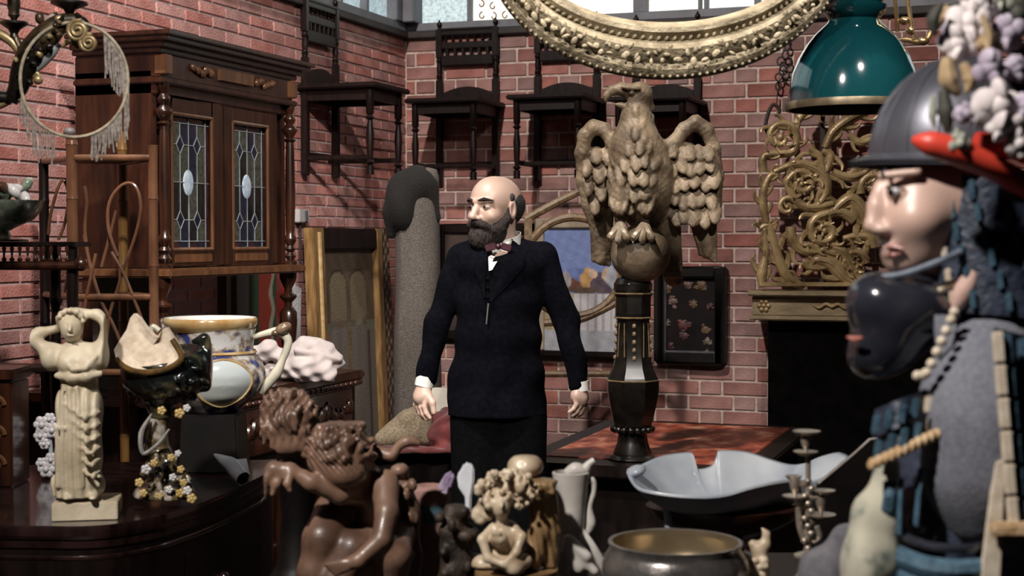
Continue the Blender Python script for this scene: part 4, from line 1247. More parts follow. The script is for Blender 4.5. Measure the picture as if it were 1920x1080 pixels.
he(.038, 0, .075, (.058, .057, .062), .02)
he(.040, 0, .032, (.052, .046, .036), .02)
for q in (-1, 1):
    he(.062, q * .040, .083, (.026, .022, .022), .015)
    he(.099, q * .031, .117, (.020, .018, .013), .008, sub=True)
    hs.cap(H(.097, q * .010, .136), H(.080, q * .052, .137), .008, .006, k=.010)
    he(.079, q * .031, .1155, (.0125, .0145, .0105), .004)
    he(.000, q * .079, .106, (.017, .009, .033), .006, rot=Mh)
    he(.006, q * .086, .108, (.008, .006, .020), .004, sub=True)
    he(.100, q * .013, .077, (.012, .009, .008), .006)
hs.path([H(.092, 0, .128), H(.104, 0, .105), H(.119, 0, .083)], [.008, .010, .0125], k=.010)
hs.cap(H(-.02, 0, .05), H(-.035, 0, -.13), .056, .060, k=.03)
# whole body under the clothes
bs = SDF((-.42, -.20, 0), (.42, .22, zc - .02), .012)
def bp(x, y, dz=0): return fr(x, y, dz)
for (y_, rx_, ry_) in [(500, 68, .078), (560, 70, .082), (630, 66, .080), (700, 68, .082), (760, 68, .085)]: bs.ell(bp(935, y_, .015), (fr.r(rx_), ry_, fr.r(55)), k=.03)
bs.cap(bp(945, 440), bp(940, 480), .055, .07, k=.04)
for (a, b_, c) in [((868, 485), (822, 600), (800, 712)), ((1012, 485), (1058, 600), (1084, 718))]:
    bs.cap(bp(940, 492, .015), bp(a[0], a[1] + 6, .01), .045, .036, k=.02); bs.path([bp(a[0], a[1] + 6, .005), bp(b_[0], b_[1], .02), bp(*c)], [.036, .031, .022], k=.015)
for (hpx, kx, fx) in [(895, 893, 888), (975, 978, 985)]:
    bs.path([bp(hpx, 785), bp(kx, 1020, -.01), bp(fx, 1250, .02)], [.075, .055, .042], k=.03)
    bs.cap(bp(fx, 1262, .02), bp(fx - 8, 1268, -.14), .035, .028, k=.02)
def hand(wr, kn, tip, thumb_side, curl=.02, near=-.0):
    W_, K_, T_ = [bp(*p) for p in (wr, kn, tip)]
    lo = Vector([min(W_[i], K_[i], T_[i]) - .07 for i in range(3)]); hi = Vector([max(W_[i], K_[i], T_[i]) + .07 for i in range(3)])
    g = SDF(lo, hi, .003)
    ax = (T_ - W_).normalized(); sid = Vector((1, 0, 0)) - ax * ax.x; sid.normalize(); nr = ax.cross(sid)
    if nr.y > 0: nr = -nr
    # hands hang with the back turned outwards: spread the fingers in depth as well as sideways
    sp_ = (sid * .55 + nr * .75 * thumb_side).normalized()
    g.cap(W_ - ax * .05, W_, .026, .025, k=.01)
    g.cap(W_, K_ - ax * .012, .026, .030, k=.012)
    g.cap(K_ + sp_ * .018 - ax * .02, K_ - sp_ * .02 - ax * .02, .020, .019, k=.014)
    Lf = (T_ - K_).length
    inw = -sid * thumb_side
    for i, (o_, ln, r_) in enumerate([(.030, .92, .0088), (.011, 1.0, .0094), (-.009, .95, .0090), (-.028, .78, .0080)]):
        p0 = K_ + sp_ * o_ - ax * .010; p1 = p0 + ax * (Lf * ln * .45) + inw * .004; p2 = p1 + ax * (Lf * ln * .33) - inw * curl * .5; p3 = p2 + ax * (Lf * ln * .22) - inw * curl * .7
        g.path([p0, p1, p2, p3], [r_ * 1.1, r_ * 1.05, r_, r_ * .8], k=.003)
    t0 = W_ + ax * .028 + sp_ * .020; t1 = t0 + ax * .035 + sp_ * .022 - inw * .012; t2 = t1 + ax * .032 + sp_ * .002 - inw * .008
    g.path([t0, t1, t2], [.015, .0115, .009], k=.008)
    return g.geo()
h1 = hand((797, 718), (791, 750, -.01), (788, 788, -.02), 1)
h2 = hand((1084, 722), (1086, 752, -.01), (1084, 784, -.02), -1)
V0, Q0 = hs.geo()
bs.build('body', M_SKIN, mn, relax=1, extra=[(V0, Q0), h1, h2])
for q in (-1, 1):
    b = mb(); b.ball(H(.0815, q * .031, .1155), .0113, 14, 10); e = b.build('eyeball', M_EYE, mn)
    g = H(.0815, q * .031, .1155) + (fwd * .98 + sd * -.1).normalized() * .0085
    mb().ball(g, .0055, 10, 8).build('iris', M_IRIS, e)
    hb = SDF(H(.05, q * .03, .12) - Vector((.06, .06, .04)), H(.05, q * .03, .12) + Vector((.06, .06, .06)), .0025)
    hb.path([H(.101, q * .012, .137), H(.097, q * .034, .142), H(.080, q * .056, .137)], [.0045, .006, .0035], k=.002); hb.build('eyebrow', M_BEARD, mn)
g = SDF((hx - .15, -.17, zc - .06), (hx + .15, .13, zc + .17), .0036)
def ge(s_, f, r, u, rad, k=.01, sub=False): s_.ell(H(f, r, u), rad, k=k, rot=Mh, sub=sub)
ge(g, .052, 0, .020, (.060, .054, .046), .01); ge(g, .068, 0, .002, (.042, .040, .036), .02)
for q in (-1, 1):
    g.path([H(.100, q * .006, .062), H(.094, q * .030, .054), H(.072, q * .052, .036)], [.013, .012, .010], k=.010)
    g.path([H(.040, q * .052, .045), H(.018, q * .068, .075), H(.010, q * .073, .120)], [.022, .012, .007], k=.015)
    ge(g, .035, q * .045, .035, (.035, .022, .04), .02)
g.cap(H(.104, .014, .043), H(.104, -.014, .043), .005, .005, k=.004, sub=True)
g.disp(lambda x, y, z: .0022 * np.sin(x * 420 + 2 * np.sin(z * 100)) * np.sin(y * 390 + z * 80))
g.build('beard', M_BEARD, mn)
g = SDF((hx - .16, -.15, zc + .0), (hx + .16, .16, zc + .24), .0036)
for q in (-1, 1):
    ge(g, -.038, q * .032, .128, (.062, .049, .050), .01)
    g.cap(H(.006, q * .074, .125), H(.0, q * .074, .15), .006, .012, k=.01)
ge(g, -.050, 0, .11, (.066, .064, .062), .02)
g.disp(lambda x, y, z: .0012 * np.sin(x * 500) * np.sin(y * 470 + z * 300))
g.build('hair', M_HAIR, mn)

# coat
cs = SDF((-.42, -.20, fr(0, 800).z), (.42, .20, fr(0, 425).z), .0065)
for (y, cx, rx, ry, rz_) in [(500, 938, 86, .118, 46), (560, 935, 83, .118, 60), (630, 933, 82, .116, 60), (700, 932, 90, .125, 60), (750, 932, 93, .130, 50), (790, 932, 95, .130, 40)]:
    cs.ell(fr(cx, y), (fr.r(rx), ry, fr.r(rz_)), k=.05)
for (nx, sh, el, cu) in [(912, (866, 484), (824, 600), (801, 708)), (966, (1014, 482), (1060, 600), (1085, 718))]:
    cs.cap(fr(nx, 466, .01), fr(*sh), fr.r(22), fr.r(27), k=.04)
    cs.path([fr(*sh), fr(el[0], el[1], .02), fr(cu[0], cu[1], -.0)], [fr.r(28), fr.r(24), fr.r(19)], k=.012)
cs.cap(fr(948, 464, .04), fr(940, 484, .01), fr.r(28), fr.r(44), k=.03)
zb = fr(0, 776).z
cs.disp(lambda x, y, z: .004 * np.sin(z * 38 + x * 20 + 2 * np.sin(y * 20)) * np.clip((np.abs(x) - .12) * 8, 0, 1) + .003 * np.sin(x * 45 + 3 * np.sin(z * 9)))
cs.box((0, 0, zb - .1), (.5, .3, .1), rd=.001, sub=True, k=.004)
# sleeve ends open cleanly
for (cu, n_) in [((801, 708), (797, 726)), ((1085, 718), (1087, 736))]:
    a_ = fr(*cu); d_ = (fr(*n_) - a_).normalized()
    cs.ell(a_ + d_ * (fr.r(16) + .018), fr.r(21), k=.002, sub=True)
# neck opening
cs.cap(fr(944, 446, -.02), fr(930, 470, -.10), .064, .032, k=.006, sub=True)
cs.build('coat', M_COAT, mn, relax=1)
def front(px, py):
    c = fr(px, py); i = int(round((c.x - cs.lo[0]) / cs.h)); k = int(round((c.z - cs.lo[2]) / cs.h))
    col = cs.F[i, :, k]; w_ = np.where(col < 0)[0]
    return (cs.ax[1][w_[0]] if len(w_) else -.05)
def patch(pa, pb, off, th, name, m, n=10, w=4):
    pa = sp([Vector((x, y, 0)) for x, y in pa], 5); pb = sp([Vector((x, y, 0)) for x, y in pb], 5)
    n = min(len(pa), len(pb)); R1 = []
    pa = [pa[int(i * (len(pa) - 1) / (n - 1))] for i in range(n)]; pb = [pb[int(i * (len(pb) - 1) / (n - 1))] for i in range(n)]
    vs = []; vb = []
    for i in range(n):
        for j in range(w + 1):
            q = pa[i].lerp(pb[i], j / w); f_ = front(q.x, q.y); dz = min(f_, -.06) - off
            p = fr(q.x, q.y); p.y = dz
            vs.append(p); vb.append(p + Vector((0, th, 0)))
    fs = [(i * (w + 1) + j, i * (w + 1) + j + 1, (i + 1) * (w + 1) + j + 1, (i + 1) * (w + 1) + j) for i in range(n - 1) for j in range(w)]
    b = mb(); b.add(vs, fs); b.add(vb, [tuple(reversed(f)) for f in fs])
    return b.build(name, m, mn)
patch([(917, 466), (914, 500), (909, 560), (905, 600)], [(955, 458), (945, 490), (926, 545), (920, 600)], .004, .02, 'waistcoat', M_TROU)
patch([(918, 462), (917, 482), (918, 506)], [(956, 452), (940, 478), (924, 504)], .010, .02, 'shirt_front', M_LINEN)
patch([(957, 448), (974, 462), (980, 500), (922, 562)], [(962, 448), (952, 472), (940, 505), (918, 560)], .012, .018, 'lapel', M_COAT)
patch([(912, 458), (897, 480), (893, 505), (909, 556)], [(916, 460), (915, 480), (912, 510), (911, 556)], .012, .018, 'lapel', M_COAT)
b = mb(); pts = [fr(917 - .4 * i, 565 + 4.2 * i) for i in range(10)]
for p in pts: p.y = front(917, 580) - .014
b.tube(pts, .0028, 6).build('watch_chain', mat('silver_chain', (.6, .6, .62), rough=.3, metal=.9), mn)
for k in range(3):
    p = fr(916, 520 + 17 * k); p.y = front(916, 530) - .012; mb().ball(p, (.006, .004, .006), 10, 6).build('button', M_TROU, mn)
# collar band, tie, cuffs
b = mb(); n = 40; c0 = H(-.026, 0, -.022)
vo = []
for (rr, du) in [(.0725, -.050), (.0725, .034), (.0690, .034), (.0690, -.050)]:
    ring = []
    for i in range(n):
        a = 2 * PI * i / n; f_ = math.cos(a)
        ring.append(c0 + fwd * rr * f_ + sd * rr * math.sin(a) + upv * (du + (-.020 * f_) + (0.004 if du > 0 else 0)))
    vo.append(ring)
vo.append(vo[0]); b.loft(vo, caps=False).build('collar', M_LINEN, mn)
M_TIE = mat('plum_silk', (.035, .010, .015), (.07, .02, .028), rough=.4, scale=30)
tcn = fr(935, 462); tcn.y = -.115
b = mb(); b.ball(tcn, (.011, .010, .011), 10, 8)
for q in (-1, 1): b.box(tcn + Vector((q * .026, .006, -.002)), (.036, .012, .024), rot=(0, q * .3, 0))
b.build('bow_tie', M_TIE, mn, bevel=.004)
for (a_, c_) in [((800, 703), (796, 722)), ((1085, 713), (1087, 731))]:
    A_, C_ = fr(*a_), fr(*c_); ax = (C_ - A_).normalized(); q = Vector((0, 0, 1)).rotation_difference(ax).to_euler()
    L_ = (C_ - A_).length; b = mb(); b.lathe([(.033, 0), (.033, L_), (.030, L_), (.030, 0), (.033, 0)], A_, 20, rot=q, caps=False); b.build('shirt_cuff', M_LINEN, mn)
# trousers, shoes
ts = SDF((-.25, -.2, .05), (.25, .2, fr(0, 740).z), .01)
for (hpx, kx, fx) in [(897, 893, 888), (973, 978, 985)]:
    ts.path([fr(hpx, 780), fr(kx, 1020, -.01), fr(fx, 1235, .02)], [.098, .08, .068], k=.03)
ts.cap(fr(920, 760), fr(948, 760), .11, .11, k=.03)
ts.build('trousers', M_TROU, mn)
for fx in (888, 985):
    g = SDF((fr(fx, 0).x - .09, -.26, 0), (fr(fx, 0).x + .09, .12, .12), .006)
    g.cap((fr(fx, 0).x, .03, .05), (fr(fx - 8, 0).x, -.15, .035), .045, .036, k=.02); g.box((fr(fx - 4, 0).x, -.06, .008), (.042, .15, .008), rd=.004); g.build('shoe', M_DARKWOOD, mn)

# ------------------------------------------------------------------ dark bow-fronted desk in the left foreground
TZ = .892
front_px = [(-160, 985), (-60, 985), (60, 986), (140, 987), (200, 984), (250, 977), (300, 967), (340, 955), (380, 942), (430, 922), (480, 898), (500, 888)]
fpts = [PZ(x, y, TZ) for x, y in front_px]
bk = [PZ(520, 860, TZ), P(500, 800, 4.42), P(360, 800, 4.40), P(120, 800, 4.36), P(-120, 800, 4.2), P(-170, 985, 3.5)]
out = sp(fpts, 4) + [Vector((p.x, p.y, TZ)) for p in bk]
cen = sum(out, Vector()) / len(out)
dk = thing('bow_front_desk', 'dark polished desk with a curved front under the white statue', 'desk', (cen.x, cen.y, 0))
W = dict(parent=dk, world=True)
M_DESK = mat('dark_red_polished_desk', (.006, .003, .003), (.024, .011, .010), rough=.20, scale=4, stretch=(3, 9, 1), coat=.4, detail=7, rvar=.08)
def ring_at(sc_, z): return [Vector((cen.x + (p.x - cen.x) * sc_, cen.y + (p.y - cen.y) * sc_, z)) for p in out]
mb().loft([ring_at(.985, TZ - .032), ring_at(1, TZ - .024), ring_at(1.0, TZ - .008), ring_at(.99, TZ)]).build('top', M_DESK, ang=25, **W)
mb().loft([ring_at(.955, 0.0), ring_at(.955, TZ - .032)]).build('body', M_DARKWOOD, ang=25, **W)
for (z0, z1, s0) in [(TZ - .055, TZ - .032, .972), (TZ - .082, TZ - .070, .965), (.03, .10, .975)]:
    mb().loft([ring_at(.955, z0), ring_at(s0, z0 + .003), ring_at(s0, z1 - .003), ring_at(.955, z1)]).build('moulding', M_DESK, ang=25, **W)
a, c = out[30], out[41]
for k in range(3):
    z0 = .58 - k * .25
    i0, i1 = 29, 43
    r0 = [ring_at(.957, z0)[i] for i in range(i0, i1)]; r1 = [ring_at(.957, z0 + .20)[i] for i in range(i0, i1)]
    q0 = [ring_at(.966, z0)[i] for i in range(i0, i1)]; q1 = [ring_at(.966, z0 + .20)[i] for i in range(i0, i1)]
    d_ = mb().loft([r0, q0, q1, r1], closed_ring=False).build('drawer', M_DARKWOOD, ang=25, **W)
    p = (q0[6] + q1[6]) / 2; o_ = (p - Vector((cen.x, cen.y, p.z))).normalized()
    mb().ball(p + o_ * .012, .014, 10, 8).build('knob', M_DESK, d_, world=True)

def on(fr, z):
    fr.o.z = z; return fr
# ------------------------------------------------------------------ white statue
M_ALAB = mat('cream_alabaster', (.42, .35, .24), (.64, .56, .42), rough=.5, scale=9, bump=.12, bscale=90, detail=7)
fr = on(Fr(160, 968, 3.5), TZ)
st = fthing('statue', 'cream statue of a draped woman with both arms raised behind her head', 'statue', fr)
mb().box((fr(160, 0).x, .02, .021), (fr.r(118), .13, .042), rot=(0, 0, R(10))).build('plinth', M_ALAB, st, bevel=.002)
s = SDF(fr(40, 940, -.09), fr(222, 568, .10), .0024)
s.path([fr(146, 925), fr(147, 850), fr(149, 770)], [fr.r(43), fr.r(40), fr.r(38)], k=.02)
s.ell(fr(150, 757), (fr.r(42), .046, fr.r(48)), k=.02)
s.ell(fr(150, 708), (fr.r(34), .036, fr.r(26)), k=.02)
s.ell(fr(149, 674), (fr.r(40), .042, fr.r(32)), k=.02)
for q in (-1, 1): s.ell(fr(149 + q * 20, 680, -.030), fr.r(16), k=.015)
s.ell(fr(168, 800, -.030), (fr.r(20), .025, fr.r(55)), k=.03)       # forward knee
s.cap(fr(108, 657), fr(190, 652), fr.r(12), fr.r(12), k=.02)
s.cap(fr(143, 650), fr(140, 628, -.005), fr.r(14), fr.r(12), k=.012)
s.ell(fr(138, 612, -.016), (fr.r(20), .030, fr.r(25)), k=.006)        # face
s.ell(fr(134, 600, .005), (fr.r(24), .032, fr.r(22)), k=.008)         # hair
for i in range(22):
    a = PI + PI * i / 21; s.ell(fr(136 + 23 * math.cos(a), 600 + 20 * math.sin(a), -.018 + .012 * math.sin(i * 1.7)), fr.r(4.5 + i % 3), k=.003)
s.path([fr(135, 605, -.043), fr(134, 617, -.050)], [fr.r(2.5), fr.r(4)], k=.004)
for q in (-1, 1): s.ell(fr(136 + q * 9, 607, -.050), (fr.r(5), .006, fr.r(3.5)), k=.003, sub=True)
s.cap(fr(130, 626, -.046), fr(141, 626, -.046), fr.r(1.8), fr.r(1.8), k=.003)
s.path([fr(102, 660), fr(58, 633, -.01), fr(76, 622, .0), fr(118, 612, .02)], [fr.r(14), fr.r(11), fr.r(9.5), fr.r(7)], k=.012)
s.path([fr(196, 654), fr(207, 606, -.005), fr(186, 588, .0), (fr(150, 582, .0))], [fr.r(15), fr.r(11.5), fr.r(9), fr.r(7)], k=.012)
s.ell(fr(143, 583, -.005), (fr.r(13), .014, fr.r(7)), k=.006)
# sleeves, neckline swag, belt overhang
s.ell(fr(100, 668), (fr.r(20), .034, fr.r(26)), k=.014); s.ell(fr(195, 664), (fr.r(20), .034, fr.r(26)), k=.014)
s.path([fr(110, 702, -.03), fr(135, 706, -.044), fr(165, 704, -.044), fr(190, 698, -.03)], [fr.r(6), fr.r(8), fr.r(8), fr.r(6)], k=.008)
s.path([fr(118, 668, -.034), fr(140, 690, -.05), fr(162, 688, -.05), fr(182, 666, -.036)], [fr.r(4), fr.r(5), fr.r(5), fr.r(4)], k=.006)
# hem flare and draped overfold from left hip down to right
s.path([fr(106, 905, -.0), fr(145, 912, -.03), fr(188, 905, -.0)], [fr.r(10), fr.r(9), fr.r(10)], k=.02)
for i in range(6):
    y_ = 765 + i * 22
    s.path([fr(124 + 6 * i, y_ - 10 + 14 * i * .2, -.046), fr(160 + 3 * i, y_ + 16, -.060), fr(190, y_ + 4, -.036)], [fr.r(3), fr.r(4.5), fr.r(3)], k=.006)
for i in range(6):
    x_ = 110 + i * 9
    s.path([fr(122 + i * 5, 725, -.040), fr(x_, 800, -.050 + .004 * (i % 2)), fr(x_ + 1, 910, -.046)], [fr.r(2.5), fr.r(4), fr.r(5)], k=.005)
s.disp(lambda x, y, z: .0022 * np.sin(x * 330 + 2.0 * np.sin(z * 18) + z * 25) * np.clip((fr(0, 700).z - z) * 25, 0, 1))
for x_ in (128, 176): s.cap(fr(x_, 928, -.03), fr(x_ - 2, 934, -.055), fr.r(9), fr.r(7), k=.01)
s.path([fr(128, 930, .0), fr(165, 930, .0)], fr.r(20), k=.01)
s.build('figure', M_ALAB, st)

# ------------------------------------------------------------------ broken majolica compote
fr = on(Fr(310, 945, 3.68), TZ)
cpm = fthing('broken_compote', 'broken dark glazed compote with flower encrusted foot and cream shard', 'compote', fr)
def pottery(name, cols, scale=26, rough=.16):
    m = mat(name, cols[0], cols[1], rough=rough, scale=scale, c3=cols[2], lo=.40, hi=.66, coat=.5, detail=3)
    return m
M_GLZ = pottery('black_green_glaze', [(.006, .008, .008), (.085, .070, .035), (.010, .014, .012)], 22)
M_GLZ2 = pottery('white_yellow_blue_glaze', [(.010, .012, .016), (.42, .38, .34), (.12, .085, .035)], 28, .2)
M_CLAY = mat('cream_broken_clay', (.55, .44, .33), (.70, .60, .48), rough=.9, scale=60, bump=.3)
s = SDF(fr(205, 800, -.16), fr(420, 590, .16), .0034)
s.ell(fr(312, 690), (fr.r(88), .105, fr.r(66)), k=.01)
s.ell(fr(296, 640, -.02), (fr.r(80), .10, fr.r(62)), k=.01, sub=True)
s.cap(fr(300, 750), fr(305, 790), fr.r(26), fr.r(20), k=.03)
s.path([fr(385, 720), fr(398, 670), fr(385, 635), fr(365, 640)], [fr.r(14), fr.r(13), fr.r(9), fr.r(5)], k=.012)
rs = random.Random(5)
for i in range(70):
    a = rs.uniform(-PI, 0); v = rs.uniform(.1, 1.0)
    x_ = 312 + 86 * math.cos(a) * math.sin(v * PI / 2 + .3); y_ = 690 + 64 * math.cos(v * PI / 2 + .1) ; dz = -.100 * abs(math.sin(a)) * math.sin(v * PI / 2 + .2)
    s.ell(fr(x_, y_ + rs.uniform(-6, 6), dz), (fr.r(rs.uniform(4, 9)), .007, fr.r(rs.uniform(3, 7))), k=.003, rot=(0, rs.uniform(-1, 1), 0))
s.build('bowl', M_GLZ, cpm)
poly = [(216, 656), (228, 636), (240, 618), (247, 596), (254, 588), (263, 596), (274, 612), (288, 628), (300, 633), (306, 618), (313, 614), (326, 634), (342, 662), (338, 676), (318, 688), (290, 695), (258, 694), (234, 684), (220, 670)]
b = mb(); pts = [fr(x, y, -.085 + (y - 590) * -.0002) for x, y in poly]
c_ = fr(278, 662, -.065); b.add(pts + [c_] + [p + Vector((.004, .016, 0)) for p in pts], [(i, (i + 1) % len(pts), len(pts)) for i in range(len(pts))] + [(i, (i + 1) % len(pts), len(pts) + 1 + (i + 1) % len(pts), len(pts) + 1 + i) for i in range(len(pts))] + [tuple(reversed(range(len(pts) + 1, 2 * len(pts) + 1)))])
b.build('broken_shard', M_CLAY, cpm, ang=70)
mb().tube(sp([p + Vector((0, -.002, -.003)) for p in pts[11:19]], 3), .0075, 8).build('glazed_lip', mat('ochre_glaze', (.16, .09, .025), (.05, .03, .015), rough=.2, scale=30, coat=.4), cpm)
s = SDF(fr(225, 948, -.13), fr(400, 770, .13), .0034)
s.path([fr(302, 775), fr(296, 815), fr(305, 860), fr(308, 905)], [fr.r(20), fr.r(15), fr.r(20), fr.r(34)], k=.02)
s.ell(fr(308, 925), (fr.r(58), .085, fr.r(22)), k=.02)
# white rocaille plate beside the stem
s.path([fr(280, 785, -.03), fr(268, 830, -.035), (fr(280, 855, -.03))], [fr.r(4), fr.r(8), fr.r(4)], k=.006)
for i in range(75):
    y_ = rs.uniform(850, 940); hw = np.interp(y_, [780, 850, 900, 945], [14, 22, 48, 62]); u = rs.uniform(-1, 1)
    s.ell(fr(308 + hw * u, y_, -.085 * math.sqrt(max(0, 1 - u * u)) * np.interp(y_, [780, 945], [.3, 1])), [fr.r(rs.uniform(4, 9)) for _ in range(3)], k=.003)
s.build('foot', M_GLZ2, cpm)
M_YEL = mat('ochre_yellow_glaze', (.42, .27, .08), (.56, .42, .18), rough=.2, scale=30, coat=.4); M_WHT = mat('white_glaze', (.52, .50, .50), (.66, .65, .66), rough=.2, scale=30, coat=.4)
for i, (x_, y_, r_) in enumerate([(360, 935, 9), (352, 920, 8), (340, 880, 7), (322, 858, 7), (335, 850, 6), (345, 905, 7), (338, 925, 8), (275, 880, 9), (290, 868, 7), (262, 905, 8), (325, 895, 7), (300, 930, 6), (270, 925, 7), (318, 918, 7), (305, 770, 8), (338, 775, 9), (352, 765, 7)]):
    b = mb(); c_ = fr(x_, y_, -.088 if y_ > 850 else -.07)
    for k in range(5): b.ball(c_ + Vector((fr.r(r_) * .6 * math.cos(k * 1.257), -.002, fr.r(r_) * .6 * math.sin(k * 1.257))), (fr.r(r_) * .55, .006, fr.r(r_) * .55), 8, 6)
    b.ball(c_ + Vector((0, -.006, 0)), fr.r(r_) * .35, 8, 6)
    b.build('glazed_flower', M_YEL if i % 3 != 1 else M_WHT, cpm)
b = mb(); b.tube(sp([fr(286, 776, -.05), fr(266, 812, -.055), (fr(270, 850, -.05)), fr(300, 830, -.05), fr(318, 805, -.05)], 5), lerpn([.004, .012, .010, .008, .004], 21), 8, flat=.6).build('rocaille_scroll', mat('grey_white_glaze', (.22, .21, .20), (.42, .41, .40), rough=.25, scale=30, coat=.3), cpm)

# ------------------------------------------------------------------ blue and white majolica vase on a black block
fv = Fr(402, 772, 4.22)
vz = fv.o.z
bl = thing('black_plinth', 'black wooden block under the majolica vase on the desk', 'block', (fv.o.x, fv.o.y, TZ), YAW)
mb().box((0.0, 0, (vz - TZ) / 2), (.17, .17, vz - TZ), taper=(.9, .9)).build('block', M_BLKF, bl, bevel=.006)
vs_ = fthing('majolica_vase', 'large majolica vase painted in blue and yellow with a medallion', 'vase', fv)
M_VASE = mat('blue_yellow_white_majolica', (.50, .50, .50), (.03, .045, .17), rough=.14, scale=24, c3=(.30, .23, .15), lo=.44, hi=.58, coat=.6, detail=5)
M_VRIM = mat('ochre_rim_glaze', (.34, .20, .075), (.52, .39, .20), rough=.18, scale=14, coat=.5)
M_VIN = mat('white_inner_glaze', (.56, .53, .48), (.66, .63, .58), rough=.2, scale=10, coat=.4)
def vz_(y): return fv(0, y).z
b = mb(); b.lathe([(fv.r(r), vz_(y)) for r, y in [(42, 772), (46, 768), (58, 758), (80, 740), (94, 715), (96, 698), (90, 680), (80, 668), (76, 662), (73, 652), (74, 630), (78, 616)]], (0, 0, 0), 48).build('body', M_VASE, vs_, ang=60)
b = mb(); b.lathe([(fv.r(r), vz_(y)) for r, y in [(76, 620), (84, 612), (88, 605), (88, 598), (85, 595)]], (fv(388, 0).x * .5, 0, 0), 48, caps=False).build('rim', M_VRIM, vs_, ang=60)
b = mb(); b.lathe([(fv.r(r), vz_(y)) for r, y in [(85, 595), (80, 597), (74, 612), (66, 640), (40, 655), (0.01, 657)]], (fv(388, 0).x * .5, 0, 0), 48, caps=False).build('lining', M_VIN, vs_, ang=60)
b = mb(); b.lathe([(fv.r(r), vz_(y)) for r, y in [(77, 663), (80, 660), (77, 656)]], (0, 0, 0), 48, caps=False).build('neck_moulding', M_VRIM, vs_)
# medallion: landscape disc
md = mat('medallion_landscape', (.50, .56, .58), (.30, .28, .20), rough=.15, scale=6, coat=.6, lo=.40, hi=.75, c3=(.52, .54, .50), stretch=(1, 1, 2))
b = mb(); vs = []; fs = []
for j in range(9):
    for i in range(28):
        a = 2 * PI * i / 28; r_ = j / 8
        y_ = 712 + 44 * r_ * math.sin(a); ang = R(-68) + R(34) * r_ * math.cos(a)
        rr = fv.r(np.interp(y_, [662, 680, 698, 715, 740, 758], [77, 90, 96, 94, 80, 58])) + .0035
        vs.append((rr * math.cos(ang), rr * math.sin(ang), vz_(y_)))
for j in range(8):
    for i in range(28): fs.append((j * 28 + i, j * 28 + (i + 1) % 28, (j + 1) * 28 + (i + 1) % 28, (j + 1) * 28 + i))
b.add(vs, fs); b.build('medallion', md, vs_, ang=80)
mb().tube([Vector(v) for v in vs[8 * 28:]], .004, 6, closed=True).build('medallion_border', M_VRIM, vs_)
M_HAND = mat('cream_green_glaze', (.50, .47, .38), (.10, .15, .06), rough=.15, scale=9, lo=.5, hi=.68, coat=.5)
b = mb(); b.tube(sp([fv(476, 632), fv(500, 625), fv(525, 622), fv(541, 640), fv(530, 675), fv(518, 700), fv(500, 722), fv(490, 738)], 5), lerpn([.007, .010, .014, .012, .010, .016, .014, .007], 36), 10).build('handle', M_HAND, vs_)
b = mb(); b.ball(fv(532, 616, -.01), (fv.r(17), .02, fv.r(11)), 12, 8, rot=(0, -.5, 0)); b.ball(fv(517, 624, -.012), (fv.r(8), .012, fv.r(6)), 8, 6); b.build('dragon_head', mat('brown_glaze', (.10, .06, .035), (.2, .14, .09), rough=.25, scale=30, coat=.3), vs_)
b = mb(); b.tube(sp([fv(300, 620), fv(288, 612), fv(285, 625), fv(298, 640)], 5), .008, 8).build('handle', M_HAND, vs_)

# ------------------------------------------------------------------ white cloth on the buffet
M_CLOTH = mat('white_cotton', (.36, .31, .30), (.46, .40, .39), rough=.9, scale=20, sheen=.2)
fr = Fr(575, 690, 5.42); fr.o.z = BZ
cl = fthing('white_cloth', 'crumpled white cloth lying on the buffet corner', 'cloth', fr)
s = SDF((-.24, -.16, .0), (.16, .18, .19), .0042)
def lz(y): return max(.012, (690 - y) * fr.s)
s.path([(fr(545, 0).x, .02, .10), (fr(575, 0).x, .02, .115), (fr(610, 0).x, .0, .10), (fr(634, 0).x, -.02, .075)], [.030, .045, .040, .028], k=.02)
s.path([(fr(540, 0).x, .0, .05), (fr(580, 0).x, -.03, .05), (fr(615, 0).x, -.05, .03)], [.04, .05, .035], k=.03)
s.path([(fr(600, 0).x, -.06, .06), (fr(622, 0).x, -.075, .03)], [.03, .025], k=.03)
s.path([(fr(478, 0).x, .04, .10), (fr(500, 0).x, .02, .11), (fr(530, 0).x, .03, .08)], [.028, .035, .03], k=.02)
s.path([(fr(480, 0).x, .04, .03), (fr(540, 0).x, .04, .03)], [.03, .035], k=.02)
s.disp(lambda x, y, z: .004 * np.sin(x * 85 + z * 60 + 3 * np.sin(z * 28 + x * 10)) + .003 * np.sin(x * 60 - z * 150 + y * 50))
s.path([(fr(560, 0).x, -.05, .115), (fr(600, 0).x, -.06, .10), (fr(640, 0).x, -.05, .082)], [.012, .013, .010], k=.012)
s.build('cloth', M_CLOTH, cl)

# ------------------------------------------------------------------ pale broken porcelain spout on the desk
fr = on(Fr(440, 905, 4.0), TZ)
M_PORC = mat('pale_blue_porcelain', (.30, .34, .38), (.44, .48, .52), rough=.35, scale=12)
bs_ = fthing('porcelain_shard', 'pale blue broken porcelain spout lying on the desk', 'porcelain', fr)
b = mb(); P3 = sp([fr(402, 852, .02), fr(418, 862), fr(434, 872, -.01), fr(446, 886, -.03), fr(456, 897, -.05)], 5)
b.tube(P3, lerpn([.003, .012, .019, .022, .021, .019], len(P3)), 12, caps=False); b.build('spout', M_PORC, bs_)
q = P3[-1]; mb().ball(P3[-2], (.016, .010, .016), 10, 8).build('hollow', M_SHADE, bs_)  # black ball paints the shade inside the open spout
b = mb(); b.prism([fr(440, 862, .04), fr(462, 860, .04), fr(468, 890, .03), fr(458, 895, .03)], (0, .006, 0)).build('flake', M_PORC, bs_)

